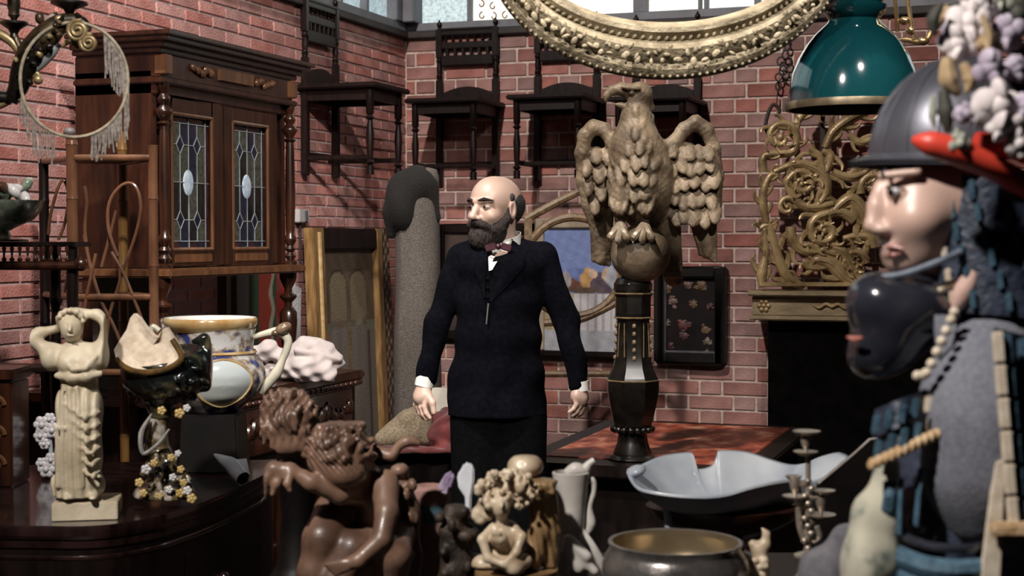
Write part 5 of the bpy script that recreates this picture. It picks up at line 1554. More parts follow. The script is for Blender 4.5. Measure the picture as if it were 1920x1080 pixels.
# ------------------------------------------------------------------ bamboo etagere
M_BAM = mat('dark_bamboo', (.070, .030, .016), (.17, .080, .042), rough=.24, scale=5, stretch=(3, 3, 1), coat=.3)
M_BAMY = mat('honey_bamboo', (.13, .065, .018), (.22, .12, .035), rough=.35, scale=6, stretch=(3, 3, 1), coat=.2)
fr = Fr(220, 450 + 1.54 / 4.62 * FPX, 4.62); fr.o.z = 0
et = fthing('bamboo_shelf', 'tall bamboo shelf stand with bent cane lattice before the cabinet side', 'shelf', fr)
def bpost(x, ytop, dz, r, m, name='post', cut=0):
    c = fr(x, ytop, dz); b = mb(); prof = []
    z = 0; k = 0
    while z < c.z - .02:
        z2 = min(z + .165 + .02 * (k % 3), c.z)
        prof += [(r * 1.08, z), (r * .97, z + .012), (r * .95, (z + z2) / 2), (r * .97, z2 - .012), (r * 1.08, z2 - .002), (r * .9, z2 - .001)]
        z = z2; k += 1
    b.lathe(prof, (c.x, dz, 0), 14)
    return b.build(name, m, et, ang=50)
bpost(145, 257, 0, .018, M_BAM); bpost(295, 262, 0, .0155, M_BAM); bpost(238, 250, .26, .016, M_BAMY); bpost(92, 300, .22, .016, M_DARKWOOD)
mb().ball(fr(141, 250), (.019, .017, .014), 12, 8).build('cap', mat('grey_horn', (.10, .09, .09), (.18, .16, .16), rough=.5), et)
for (yy, zz) in [(302, 1), (560, 2), (700, 3)]:
    A_, B2, C2, D2 = fr(150, yy, 0), fr(290, yy, 0), fr(236, yy, .25), fr(94, yy, .21)
    for p in (B2, C2, D2): p.z = A_.z
    sh = mb().prism([A_, B2, C2, D2], (0, 0, .012)).build('shelf_board', M_DARKWOOD, et, bevel=.002)
    for (p, q) in ((A_, B2), (B2, C2), (A_, D2)):
        mb().tube([p + Vector((0, -.004 if p == A_ and q == B2 else 0, .006)), q + Vector((0, -.004 if p == A_ and q == B2 else 0, .006))], .0115, 10).build('shelf_rod', M_BAM, sh)
cane = [[(228, 480, .0), (212, 430, 0), (214, 380, 0), (238, 348, 0), (262, 350, 0), (272, 390, 0), (262, 440, 0), (240, 500, 0)],
        [(172, 470, .0), (168, 430, 0), (172, 380, 0), (168, 350, 0)], [(198, 500, .02), (215, 440, .02), (226, 395, .02)],
        [(188, 475, -.01), (178, 520, -.01), (166, 575, -.01), (158, 640, -.01)], [(217, 472, -.01), (238, 510, -.01), (258, 560, -.01), (276, 610, -.01), (285, 660, -.01)],
        [(240, 500, 0), (228, 540, 0), (212, 590, 0), (205, 650, 0)], [(166, 440, 0), (178, 500, 0), (196, 560, 0), (220, 610, 0), (240, 660, 0)],
        [(100, 440, .1), (105, 400, .1), (120, 350, .1), (130, 340, .1), (138, 370, .1), (130, 420, .1), (118, 450, .1)],
        [(120, 570, .1), (135, 520, .1), (140, 480, .1)]]
for c in cane:
    P3 = sp([fr(*p) for p in c], 5); b = mb(); b.tube(P3, .0052, 8).build('bent_cane', M_BAM, et)

# ------------------------------------------------------------------ dark spindle gallery shelf on the desk, with bowl
fr = on(Fr(60, 0, 4.2), TZ); fr.o = P(60, 600, 4.2); fr.o.z = TZ; fr.y0 = 450 + (1.54 - TZ) / 4.2 * FPX
wn = fthing('gallery_shelf', 'dark shelf with a turned spindle gallery at the left edge', 'shelf', fr)
zs = fr(0, 458).z; zr = fr(0, 498).z
mb().box((fr(45, 0).x, 0, zs), (fr.r(225), .17, .014)).build('shelf_board', M_DARKWOOD, wn, bevel=.003)
mb().tube([fr(-70, 498, -.08), fr(150, 498, -.08)], .0125, 10).build('lower_rail', M_WALNUT, wn)
mb().ball(fr(152, 495, -.08), (.020, .018, .020), 12, 10).build('knob', M_WALNUT, wn)
for i in range(15):
    b = mb(); x_ = -60 + i * 14.5
    b.lathe([(r_, zr + t * (zs - zr)) for r_, t in [(.006, 0), (.006, .12), (.003, .2), (.0085, .3), (.003, .42), (.0035, .6), (.006, .8), (.004, 1)]], (fr(x_, 0).x, -.08, 0), 8); b.build('spindle', M_WALNUT, wn)
for (x_, dz) in [(-66, -.06), (148, -.06), (-66, .07), (90, .07)]:
    b = mb(); b.lathe([(.016 * r_, t * (zs - .007)) for r_, t in [(1.2, 0), (1.2, .06), (.7, .1), (1, .3), (1.1, .5), (.7, .7), (1, .75), (1, 1)]], (fr(x_, 0).x, dz, 0), 12); b.build('leg', M_DARKWOOD, wn)
mb().box((fr(45, 0).x, .0, fr(0, 690).z), (fr.r(215), .15, .014)).build('lower_board', M_DARKWOOD, wn, bevel=.003)
M_GRNW = mat('green_white_glaze', (.13, .18, .13), (.55, .57, .50), rough=.2, scale=20, lo=.42, hi=.6, coat=.5, c3=(.22, .26, .2))
f2 = Fr(8, 452, 4.2); f2.o = Vector((fr.o.x, fr.o.y, 0)) + Matrix.Rotation(YAW, 3, 'Z') @ Vector((fr(8, 0).x, 0, 0)); f2.o.z = fr.o.z + zs + .0075
f2.y0 = 452; f2.x0 = 8
bw = fthing('encrusted_bowl', 'green and white bowl heaped with porcelain leaves at the left edge', 'bowl', f2)
b = mb(); b.lathe([(f2.r(r_), t) for r_, t in [(45, 0), (45, .006), (14, .014), (11, .030), (26, .042), (56, .062), (70, .090), (74, .115), (70, .115), (20, .09), (.01, .085)]], (0, 0, 0), 28).build('bowl', M_GRNW, bw)
rs = random.Random(9)
for i in range(30):
    a = rs.uniform(0, 2 * PI); r_ = f2.r(rs.uniform(5, 62)); b = mb()
    b.ball((r_ * math.cos(a), r_ * math.sin(a), .118 + rs.uniform(0, .045)), (.024, .014, .015), 8, 6, rot=(rs.uniform(-1, 1), rs.uniform(-1, 1), rs.uniform(0, 3))); b.build('leaf', [M_GRNW, M_WHT, mat('brown_leaf_glaze', (.10, .05, .03), rough=.3)][i % 3 if i % 5 else 0], bw)
# carved casket standing below it, and porcelain flowers
f3 = on(Fr(15, 825, 3.95), TZ)
ck = fthing('carved_casket', 'reddish carved wooden casket at the lower left edge', 'casket', f3)
hgt = (1.54 - TZ) - (690 - 450) * f3.s
mb().box((-.06, .03, hgt * .45), (.17, .14, hgt * .9)).build('body', M_WALNUT, ck, bevel=.005)
mb().box((-.06, .03, hgt * .95), (.19, .16, hgt * .1)).build('lid', M_WALNUT, ck, bevel=.006)
for k in range(3):
    b = mb(); z_ = hgt * (.2 + .25 * k)
    scroll(b, (-.02, z_), .026, 0, 1.2, .006, -.042); scroll(b, (-.08, z_), .026, PI, 1.2, .006, -.042, -1); b.build('scroll_carving', M_WALNUT2, ck)
f4 = on(Fr(92, 880, 4.05), TZ)
pf = fthing('porcelain_flowers', 'white porcelain flower spray behind the statue on the desk', 'porcelain', f4)
mb().tube(sp([(.01, 0, 0), (.005, .005, .06), (.0, 0, .15)], 4), .006, 8).build('stem', M_PORC, pf)
M_WPOR = mat('white_porcelain', (.50, .48, .50), (.62, .60, .62), rough=.3, scale=20)
for (x_, z_, r_) in [(-.015, .15, .022), (.012, .135, .020), (-.02, .12, .018), (.005, .165, .016), (-.005, .03, .022), (.008, .055, .018), (-.018, .045, .015), (-.01, .098, .014)]:
    b = mb(); b.ball((x_, -.012, z_), r_ * .4, 8, 6)
    for k in range(6): b.ball((x_ + r_ * .65 * math.cos(k * 1.047), -.006, z_ + r_ * .65 * math.sin(k * 1.047)), (r_ * .5, r_ * .3, r_ * .5), 8, 6)
    b.build('flower', M_WPOR, pf)
# ------------------------------------------------------------------ low display table in the foreground (its edge is below the picture)
FZ = .80
ftb = thing('display_table', 'black topped display table under the carvings and bowls along the bottom edge', 'table', P(1020, 1080, 3.0).xy.to_3d(), YAW)
def _ft(x, d): 
    q = P(x, 700, d); v = Matrix.Rotation(-YAW, 3, 'Z') @ (q - Vector((ftb.location.x, ftb.location.y, q.z))); return v
xL, xR = _ft(510, 3.0).x, _ft(1640, 3.0).x
mb().bb(xL, xR, -.72, .55, FZ - .03, FZ).build('top', M_DARKWOOD, ftb, bevel=.006)
mb().bb(xL + .05, xR - .05, -.66, .49, FZ - .12, FZ - .03).build('apron', M_DARKWOOD, ftb, smooth=False)
for x_ in (xL + .08, xR - .08):
    for y_ in (-.62, .45): mb().box((x_, y_, (FZ - .03) / 2), (.06, .06, FZ - .03)).build('leg', M_DARKWOOD, ftb, bevel=.004)
def onf(px, d):
    f = Fr(px, 900, d); f.y0 = 450 + (CAMH - FZ) / d * FPX; f.o = P(px, f.y0, d); f.o.z = FZ; return f

# ------------------------------------------------------------------ carved wooden cherubs
M_CHER = mat('brown_carved_wood', (.072, .038, .025), (.27, .16, .11), rough=.42, scale=7, coat=.08, bump=.1, bscale=50, detail=6)
fr = onf(650, 2.9)
c1 = fthing('carved_cherub', 'brown wooden cherub bending forward with one arm stretched left', 'carving', fr)
s = SDF(fr(478, fr.y0 - 6, -.19), fr(800, 770, .16), .0032)
s.ell(fr(638, 850, -.03), (fr.r(60), .066, fr.r(62)), k=.01)            # head
s.ell(fr(652, 885, -.06), (fr.r(36), .04, fr.r(28)), k=.02)             # face looking down
rs = random.Random(3)
for i in range(95):
    th = rs.uniform(0, 2 * PI); ph = rs.uniform(-.2, 1.4)
    x_ = 638 + 60 * math.cos(th) * math.cos(ph); y_ = 850 - 60 * math.sin(ph); dz = -.03 - .066 * math.sin(th) * math.cos(ph)
    if dz > .0: continue
    s.ell(fr(x_, y_, dz), (fr.r(rs.uniform(10, 16)), .010, fr.r(rs.uniform(5, 8))), k=.005, rot=(rs.uniform(-.5, .5), rs.uniform(-1.2, .3), 0))
s.ell(fr(668, 793, -.02), (fr.r(20), .02, fr.r(13)), k=.012)            # top curl
s.cap(fr(672, 890, .0), fr(705, 925, .01), fr.r(34), fr.r(42), k=.03)
s.ell(fr(700, 960, .05), (fr.r(46), .060, fr.r(66)), k=.02)             # torso
s.ell(fr(690, 1040, .05), (fr.r(54), .065, fr.r(44)), k=.02)
s.path([fr(690, 925, .0), fr(640, 925, -.06), fr(585, 903, -.08), fr(545, 880, -.08)], [fr.r(24), fr.r(19), fr.r(16), fr.r(12)], k=.008)     # left arm
s.path([fr(545, 880, -.08), fr(515, 878, -.08), fr(500, 895, -.085), fr(494, 935, -.085)], [fr.r(13), fr.r(13), fr.r(11), fr.r(6)], k=.01)   # hand
s.path([fr(530, 885, -.085), fr(520, 905, -.09), fr(512, 925, -.09)], [fr.r(9), fr.r(8), fr.r(5)], k=.006)
s.path([fr(545, 888, -.09), fr(540, 905, -.10), fr(545, 918, -.10)], [fr.r(9), fr.r(7), fr.r(5)], k=.006)
s.path([fr(722, 905, -.02), fr(726, 960, -.07), fr(716, 1010, -.10), fr(672, 1050, -.12), fr(640, 1058, -.12)], [fr.r(27), fr.r(22), fr.r(18), fr.r(14), fr.r(11)], k=.006)
for k in range(4): s.cap(fr(645 + 3 * k, 1052 + 4 * k, -.125), fr(612 + 6 * k, 1058 + 6 * k, -.12), fr.r(6), fr.r(4.5), k=.004)
s.path([fr(628, 960, .02), fr(606, 1010, -.03), fr(588, 1075, -.04), fr(576, fr.y0 - 25, -.03)], [fr.r(40), fr.r(36), fr.r(29), fr.r(24)], k=.015)   # thigh and shin
s.path([fr(690, 1015, .01), fr(662, 1030, -.03), fr(630, 1085, -.05)], [fr.r(38), fr.r(36), fr.r(32)], k=.012)
s.path([fr(745, 1000, .0), fr(738, 1040, -.07), fr(735, fr.y0 - 25, -.04)], [fr.r(34), fr.r(30), fr.r(26)], k=.02)
s.cap(fr(560, fr.y0 - 16, -.05), fr(755, fr.y0 - 16, .0), fr.r(16), fr.r(16), k=.02)
s.ell(fr(660, fr.y0 - 8, .0), (fr.r(115), .11, fr.r(14)), k=.01)
s.disp(lambda x, y, z: .0022 * np.sin(x * 420 + z * 260 + 5 * np.sin(z * 60 + x * 30)) * np.clip((z - fr(0, 880).z) * 60, 0, 1) * np.clip((x - fr(575, 0).x) * 60, 0, 1) * np.clip((fr(710, 0).x - x) * 60, 0, 1))
s.build('body', M_CHER, c1)
b = mb(); P3 = sp([fr(700, 838, .02), fr(722, 850, .015), fr(736, 852, .01), fr(748, 836, .01), (fr(765, 826, .01)), fr(786, 830, .015)], 5)
b.tube(P3, lerpn([fr.r(9), fr.r(11), fr.r(10), fr.r(9), fr.r(11), fr.r(6)], len(P3)), 10).build('wing_tip', M_CHER, c1)
s = SDF(fr(715, fr.y0 - 6, -.06), fr(800, 850, .12), .0036)
s.path([fr(755, 905, .03), fr(760, 960, .03), fr(765, 1040, .03), fr(765, fr.y0 - 10, .03)], [fr.r(18), fr.r(26), fr.r(24), fr.r(26)], k=.02)
s.ell(fr(750, 880, .02), (fr.r(18), .02, fr.r(14)), k=.01)
for i in range(16): s.ell(fr(755 + rs.uniform(-22, 26), rs.uniform(900, 1090), .0 + rs.uniform(-.01, .01)), (fr.r(8), .01, fr.r(12)), k=.004, rot=(0, rs.uniform(-.6, .6), 0))
s.build('drapery', M_CHER, c1)

fr = onf(548, 3.12)
c2 = fthing('cherub_head', 'brown curly wooden cherub head on an added black socle replacing its shaded body behind the bending cherub', 'carving', fr)
s = SDF(fr(470, fr.y0 - 4, -.14), fr(628, 715, .14), .0034)
s.ell(fr(540, 787, .0), (fr.r(54), .062, fr.r(52)), k=.01)
for i in range(80):
    th = rs.uniform(0, 2 * PI); ph = rs.uniform(-.5, 1.4)
    dz = -.062 * math.sin(th) * math.cos(ph)
    if dz > .02: continue
    s.ell(fr(540 + 55 * math.cos(th) * math.cos(ph), 787 - 52 * math.sin(ph), dz), (fr.r(rs.uniform(6, 9)), .009, fr.r(rs.uniform(12, 18))), k=.005, rot=(rs.uniform(-.3, .3), rs.uniform(-.4, .4), 0))
for i in range(6): s.cap(fr(498 + i * 14, 800 + 6 * (i % 2), -.05), fr(496 + i * 15, 832 + 5 * (i % 3), -.045), fr.r(9), fr.r(3), k=.004)
s.ell(fr(548, 830, -.01), (fr.r(36), .045, fr.r(28)), k=.02)
s.path([fr(552, 850, .02), fr(556, 880, .03)], [fr.r(22), fr.r(26)], k=.02)
s.disp(lambda x, y, z: .0022 * np.sin(x * 380 + 4 * np.sin(z * 70)) * np.clip((z - fr(0, 830).z) * 60, 0, 1))
s.build('head', M_CHER, c2)
b = mb(); zt_ = fr(0, 885).z
b.lathe([(.085, 0), (.085, .02), (.06, .035), (.045, .06), (.035, zt_ * .6), (.04, zt_ - .03), (.05, zt_ - .01), (.05, zt_)], (fr(556, 0).x, .03, 0), 20).build('socle', M_BLKF, c2)  # black socle added where the cherub's body is lost in shade

# ------------------------------------------------------------------ baroque figure group
M_IVORY = mat('aged_ivory_boxwood', (.24, .155, .085), (.60, .50, .37), rough=.42, scale=14, detail=6, lo=.33, hi=.60, coat=.1)
M_BROWNIV = mat('golden_brown_boxwood', (.10, .052, .020), (.30, .19, .09), rough=.4, scale=10, detail=6)
fr = onf(965, 2.72)
fg = fthing('figure_group', 'ivory coloured baroque carving of a seated woman under clustered fruit', 'carving', fr)
rs = random.Random(21)
s = SDF(fr(880, 1085, -.10), fr(1065, 838, .12), .0026)
s.ell(fr(985, 872, .02), (fr.r(34), .035, fr.r(24)), k=.008)             # shell crest
s.ell(fr(975, 868, -.02), (fr.r(10), .012, fr.r(8)), k=.004, sub=True)
for i in range(130):
    x_ = rs.uniform(895, 1005); y_ = rs.uniform(880, 950)
    if (x_ - 950) ** 2 / 58 ** 2 + (y_ - 918) ** 2 / 40 ** 2 > 1: continue
    s.ell(fr(x_, y_, -.036 + rs.uniform(-.02, .02)), fr.r(rs.uniform(4, 8.5)), k=.0015)
s.ell(fr(950, 915, .0), (fr.r(48), .035, fr.r(34)), k=.01)
for i in range(9): s.ell(fr(905 + rs.uniform(-12, 18), rs.uniform(930, 985), -.01), (fr.r(11), .014, fr.r(9)), k=.004)
s.ell(fr(940, 948, -.045), (fr.r(17), .020, fr.r(22)), k=.006)           # head
s.cap(fr(943, 940, -.066), fr(940, 950, -.070), fr.r(3), fr.r(3.5), k=.003)
s.cap(fr(940, 968, -.035), fr(942, 990, -.03), fr.r(11), fr.r(14), k=.008)
s.ell(fr(948, 1010, -.02), (fr.r(34), .032, fr.r(36)), k=.012)           # torso
s.path([fr(925, 990, -.03), fr(905, 1010, -.05), fr(915, 1045, -.06), fr(945, 1058, -.07)], [fr.r(11), fr.r(9), fr.r(8), fr.r(6)], k=.006)
s.path([fr(960, 988, -.03), fr(978, 1005, -.05), fr(968, 1035, -.065), fr(950, 1052, -.07)], [fr.r(11), fr.r(9), fr.r(8), fr.r(6)], k=.006)
s.path([fr(930, 1045, -.04), fr(965, 1062, -.06), fr(985, 1050, -.04)], [fr.r(14), fr.r(15), fr.r(13)], k=.01)
s.ell(fr(935, 1010, -.055), (fr.r(16), .018, fr.r(14)), k=.006)          # child's head in her arms
for k in range(8): s.ell(fr(922 + rs.uniform(0, 26), 1000 + rs.uniform(-4, 14), -.068), fr.r(5), k=.003)
s.path([fr(905, 1060, -.0), fr(900, 1085, 0)], [fr.r(22), fr.r(24)], k=.015); s.path([fr(960, 1062, .0), fr(955, 1086, 0)], [fr.r(36), fr.r(38)], k=.015)
s.build('figures', M_IVORY, fg)
s = SDF(fr(975, 1086, -.09), fr(1065, 880, .10), .0030)
s.path([fr(1012, 930, .0), fr(1012, 990, .0), fr(1000, 1040, -.01), fr(990, 1085, .0)], [fr.r(18), fr.r(20), fr.r(17), fr.r(16)], k=.01)
s.path([fr(1030, 930, .01), fr(1032, 1000, .01), fr(1030, 1085, .01)], [fr.r(16), fr.r(16), fr.r(16)], k=.012)
s.ell(fr(1015, 905, -.01), (fr.r(30), .032, fr.r(20)), k=.008)
for i in range(26): s.ell(fr(1015 + rs.uniform(-30, 32), 905 + rs.uniform(-20, 28), -.02 + rs.uniform(-.02, .01)), fr.r(rs.uniform(5, 9)), k=.003)
s.disp(lambda x, y, z: .0014 * np.sin(x * 500 + z * 90))
s.build('herm_column', M_BROWNIV, fg)
b = mb(); hz = fr(0, 1078).z
b.lathe([(fr.r(92), 0), (fr.r(92), .02), (fr.r(80), .03), (fr.r(72), hz * .6), (fr.r(78), hz * .9), (fr.r(78), hz + .012)], (fr(968, 0).x, .0, 0), 24, sy=.85).build('base', M_BROWNIV, fg)

# ------------------------------------------------------------------ white jug with handle
M_WJUG = mat('grey_white_stoneware', (.40, .37, .34), (.60, .57, .53), rough=.45, scale=10, bump=.1)
fr = onf(1085, 2.82)
jg = fthing('stoneware_jug', 'off white tapered jug with a horn shaped lid beside the ivory carving', 'jug', fr)
b = mb(); b.lathe([(fr.r(r_), fr(0, y_).z) for r_, y_ in [(22, 1000), (26, 985), (27, 960), (30, 930), (33, 900), (35, 884), (31, 883), (28, 900), (.01, 905)]], (fr(1070, 0).x, 0, 0), 28).build('body', M_WJUG, jg)
b = mb(); P3 = sp([fr(1062, 888), fr(1078, 880), fr(1094, 880), fr(1104, 868), (fr(1114, 861))], 5)
b.tube(P3, lerpn([fr.r(10), fr.r(15), fr.r(12), fr.r(7), fr.r(6)], len(P3)), 10).build('lid', M_WJUG, jg)
b = mb(); P3 = sp([fr(1094, 905), fr(1110, 898), fr(1113, 920), fr(1104, 950), fr(1108, 980), fr(1100, 1000)], 5); b.tube(P3, lerpn([fr.r(4), fr.r(6), fr.r(5), fr.r(7), fr.r(10), fr.r(6)], len(P3)), 10).build('handle', M_WJUG, jg)
s = SDF(fr(1040, fr.y0, -.09), fr(1150, 975, .09), .003)
s.path([fr(1070, 985), fr(1072, 1030), fr(1080, fr.y0 - 20)], [fr.r(20), fr.r(26), fr.r(34)], k=.02)
for (a_, c_, r_) in [((1075, 1020), (1100, 1042), 12), ((1062, 1035), (1085, 1065), 12), ((1095, 1050), (1115, 1070), 10), ((1065, 1010), (1060, 1070), 10)]: s.cap(fr(*a_, -.04), fr(*c_, -.05), fr.r(r_), fr.r(r_ * .8), k=.01)
s.ell(fr(1085, fr.y0 - 10), (fr.r(48), .05, fr.r(12)), k=.01)
s.build('figural_foot', M_WJUG, jg)
mb().tube(sp([fr(1090, 990, -.03), fr(1110, 1020, -.05), fr(1125, 1050, -.05), fr(1140, 1078, -.05)], 4), lerpn([.004, .006, .009, .007], 13), 8).build('staff', M_WJUG, jg)

# ------------------------------------------------------------------ amethyst and white crystal on dark rock
fr = onf(855, 2.78)
rk = fthing('mineral_cluster', 'dark brown rock with a white blade crystal and purple crystals', 'mineral', fr)
M_ROCK = mat('dark_brown_rock', (.005, .0035, .003), (.05, .032, .02), rough=.6, scale=16, detail=8, bump=.6, bscale=60)
s = SDF(fr(805, fr.y0, -.09), fr(905, 930, .09), .0034)
for i in range(46): s.ell(fr(855 + rs.uniform(-34, 34), rs.uniform(950, fr.y0 - 6), rs.uniform(-.05, .03)), [fr.r(rs.uniform(8, 16)) for _ in range(3)], k=.005)
s.path([fr(855, 960), fr(855, fr.y0 - 8)], [fr.r(24), fr.r(38)], k=.02)
s.build('rock', M_ROCK, rk)
b = mb(); pl = [(857, 890), (864, 880), (870, 868), (880, 866), (889, 875), (889, 900), (884, 930), (882, 972), (874, 972), (872, 930), (860, 912)]
b.prism([fr(x, y, -.02) for x, y in pl], (0, .016, 0)).build('white_crystal', mat('white_crystal', (.62, .64, .70), (.75, .77, .82), rough=.25, scale=20), rk, bevel=.003)
M_AME = mat('amethyst', (.20, .13, .24), (.48, .42, .54), rough=.2, scale=30)
for (a_, c_, r_) in [((828, 915), (846, 882), 8), ((834, 922), (842, 895), 7), ((842, 910), (850, 886), 6)]: 
    b = mb(); A_, C_ = fr(*a_, -.01), fr(*c_, -.01); b.tube([A_, A_.lerp(C_, .75), C_], [fr.r(r_), fr.r(r_ * .9), .001], 6).build('purple_crystal', M_AME, rk, smooth=False)

# pink pot with teal glaze behind the cherub
fr = onf(806, 3.05)
pk = fthing('pink_pot', 'pink clay pot with a teal glazed band between cherub and crystal', 'pot', fr)
b = mb(); b.lathe([(fr.r(r_), fr(0, y_).z) for r_, y_ in [(30, fr.y0), (34, 1020), (38, 995), (34, 974)]], (0, 0, 0), 24).build('body', mat('pink_clay', (.22, .12, .095), (.32, .19, .15), rough=.6, scale=20), pk)
b = mb(); b.lathe([(fr.r(r_), fr(0, y_).z) for r_, y_ in [(34, 974), (35, 960), (33, 942)]], (0, 0, 0), 24).build('teal_band', mat('teal_glaze', (.05, .10, .12), (.12, .19, .21), rough=.2, scale=30), pk)
b = mb(); b.lathe([(fr.r(r_), fr(0, y_).z) for r_, y_ in [(33, 942), (38, 930), (36, 915), (26, 908), (20, 912), (.01, 930)]], (0, 0, 0), 24).build('shoulder', mat('pink_glaze', (.26, .14, .12), (.36, .22, .19), rough=.3, scale=10), pk)

# ------------------------------------------------------------------ bronze bowl
M_BRZ = mat('dark_bronze', (.11, .10, .098), (.30, .275, .26), rough=.30, metal=.75, scale=14, bump=.15, bscale=50, detail=6, rvar=.1)
M_BRASS = mat('brass_interior', (.30, .23, .14), (.44, .36, .24), rough=.28, metal=.8, scale=10)
fr = onf(1265, 2.62)
bb_ = fthing('bronze_bowl', 'wide dark bronze bowl with brass inside at the bottom edge', 'bowl', fr)
zr = fr(0, 1013).z
prof = [(.05, 0), (.055, .004), (.05, .012), (.085, .03), (.118, zr - .075), (.128, zr - .05), (.127, zr - .035), (.118, zr - .018), (.113, zr - .010), (.117, zr - .002), (.117, zr), (.110, zr)]
b = mb(); b.lathe(prof, (0, 0, 0), 56, caps=False).build('body', M_BRZ, bb_, ang=60)
b = mb(); b.lathe([(.110, zr), (.108, zr - .012), (.112, zr - .035), (.10, zr - .06), (.06, zr - .075), (.001, zr - .08)], (0, 0, 0), 56, caps=False).build('inside', M_BRASS, bb_, ang=60)
# small horn figure beside the bowl
fr = onf(1412, 2.66); fr.o = P(1424, fr.y0, 2.66); fr.o.z = FZ
hf = fthing('horn_figure', 'cream curled horn figurine right of the bronze bowl', 'figurine', fr)
s = SDF(fr(1370, fr.y0, -.06), fr(1450, 975, .06), .0026)
s.path([fr(1398, 1018), fr(1408, 1030), fr(1422, 1018), fr(1424, 1000), fr(1414, 986)], [fr.r(8), fr.r(10), fr.r(9), fr.r(6), fr.r(2)], k=.008)
s.path([fr(1412, 1028), fr(1415, 1055), fr(1408, 1085), fr(1405, fr.y0 - 6)], [fr.r(11), fr.r(14), fr.r(20), fr.r(22)], k=.012)
for i in range(12): s.ell(fr(1410 + rs.uniform(-14, 14), rs.uniform(1040, 1080), -.02), fr.r(6), k=.004)
s.build('body', M_IVORY, hf)

# ------------------------------------------------------------------ shell shaped basin on a dark wooden bowl
M_SHELL = mat('blue_white_shell', (.30, .34, .40), (.60, .63, .67), rough=.35, scale=5, detail=6, coat=.2)
fr = onf(1390, 3.3)
sb_ = fthing('dark_stand', 'dark wooden bowl shaped stand under the shell basin', 'stand', fr)
b = mb(); b.lathe([(fr.r(r_), fr(0, y_).z) for r_, y_ in [(70, fr.y0), (70, 1040), (36, 1030), (34, 1010), (60, 1000), (110, 982), (140, 962), (150, 946), (120, 946)]], (fr(1360, 0).x, 0, 0), 32, sy=.75).build('bowl', M_WALNUT, sb_)
f2 = Fr(1370, 950, 3.3); f2.o = Vector(fr.o) + Matrix.Rotation(YAW, 3, 'Z') @ Vector((fr(1370, 0).x, 0, 0)); f2.o.z = FZ + fr(0, 946).z - .012
f2.y0 = 950 + 4; 
sh = fthing('shell_basin', 'large pale blue shell basin with a wavy notched rim', 'basin', f2)
rim = [(1490, 893, -.04), (1450, 896, -.10), (1405, 906, -.15), (1365, 919, -.17), (1325, 924, -.18), (1270, 922, -.18), (1215, 914, -.16), (1190, 903, -.12), (1177, 875, -.04), (1200, 868, .05), (1240, 850, .10), (1285, 843, .12), (1299, 845, .12), (1292, 866, .11), (1310, 875, .11), (1335, 868, .11), (1343, 848, .12), (1350, 839, .12), (1400, 842, .13), (1440, 855, .12), (1480, 866, .10), (1510, 862, .10), (1535, 850, .08), (1570, 842, .05), (1590, 855, .02), (1560, 880, -.01), (1520, 895, -.02)]
RP = sp([f2(*p) for p in rim], 4, closed=True); n = len(RP)
cen_ = Vector((f2(1360, 0).x, 0, .0))
rings = []
for t in (0.0, .06, .25, .5, .75, 1.0):
    r_ = []
    for p in RP:
        q = cen_.lerp(p, max(.001, t ** .75)); q.z = (p.z + .0) * (t ** 2.3) + .004
        r_.append(q)
    rings.append(r_)
b = mb(); b.loft(rings, caps=False)
out2 = [[Vector((p.x, p.y, p.z + .0)) for p in rings[-1]]]
for t in (1.0, .75, .5, .25, .06, 0.0):
    r_ = []
    for p in RP:
        q = cen_.lerp(p * 1.0, max(.001, t ** .75)); q.z = (p.z) * (t ** 2.3) - .008 + .004
        o_ = (p - cen_); o_.z = 0; q += o_.normalized() * .010
        r_.append(q)
    out2.append(r_)
b.loft(out2, caps=False); b.build('shell', M_SHELL, sh, ang=80, subd=1)
b = mb(); P3 = RP[26:36]
mb().ball(f2(1192, 880, -.04), (f2.r(19), .03, f2.r(11)), 14, 10, rot=(0, -.3, 0)).build('curled_lip', M_SHELL, sh)
mb().tube(sp([f2(1250, 952, -.08), f2(1253, 970, -.08), f2(1253, 985, -.08)], 3), .009, 8).build('drip_foot', M_SHELL, sh)

# ------------------------------------------------------------------ candelabra
M_PEW = mat('worn_brass_pewter', (.26, .21, .17), (.58, .50, .42), rough=.35, metal=.7, scale=20, detail=6)
fr = onf(1513, 2.62)
cl_ = fthing('candelabra', 'slim worn brass candelabra with four drip pans before the shell', 'candelabra', fr)
b = mb(); b.lathe([(fr.r(r_), fr(0, y_).z) for r_, y_ in [(52, fr.y0), (50, fr.y0 - 10), (38, 1098), (20, 1075), (9, 1060), (9, 1048), (26, 1042), (26, 1038), (8, 1032), (6, 1010), (9, 1000), (6, 990), (6, 950), (8, 940), (5, 930), (5, 860), (3, 850)]], (fr(1513, 0).x, 0, 0), 16).build('stem', M_PEW, cl_)
b = mb()
for k in range(10): b.ball(fr(1513 + 7 * math.sin(k * 2.1), 900 + 14 * k, -.008), (fr.r(7), .006, fr.r(6)), 8, 6)
b.build('stem_ornament', M_PEW, cl_)
def pan(x, y, r_, cup=True, dz=0):
    b = mb(); z = fr(0, y, dz).z; x_ = fr(x, y, dz).x
    b.lathe([(fr.r(4), z - .006), (fr.r(r_ * .7), z - .003), (fr.r(r_), z + .002), (fr.r(r_), z + .003), (fr.r(5), z)], (x_, dz, 0), 20)
    a_ = b.build('drip_pan', M_PEW, cl_)
    if cup:
        b = mb(); b.lathe([(fr.r(t), z + h_) for t, h_ in [(4, 0), (3, .006), (8, .014), (10, .024), (9, .032), (6, .034)]], (x_, dz, 0), 14); b.build('candle_cup', M_PEW, a_)
pan(1508, 847, 23); pan(1510, 809, 26, False, 0); pan(1488, 930, 23); pan(1542, 920, 22, False); pan(1537, 965, 28); pan(1486, 893, 16, False, .02)
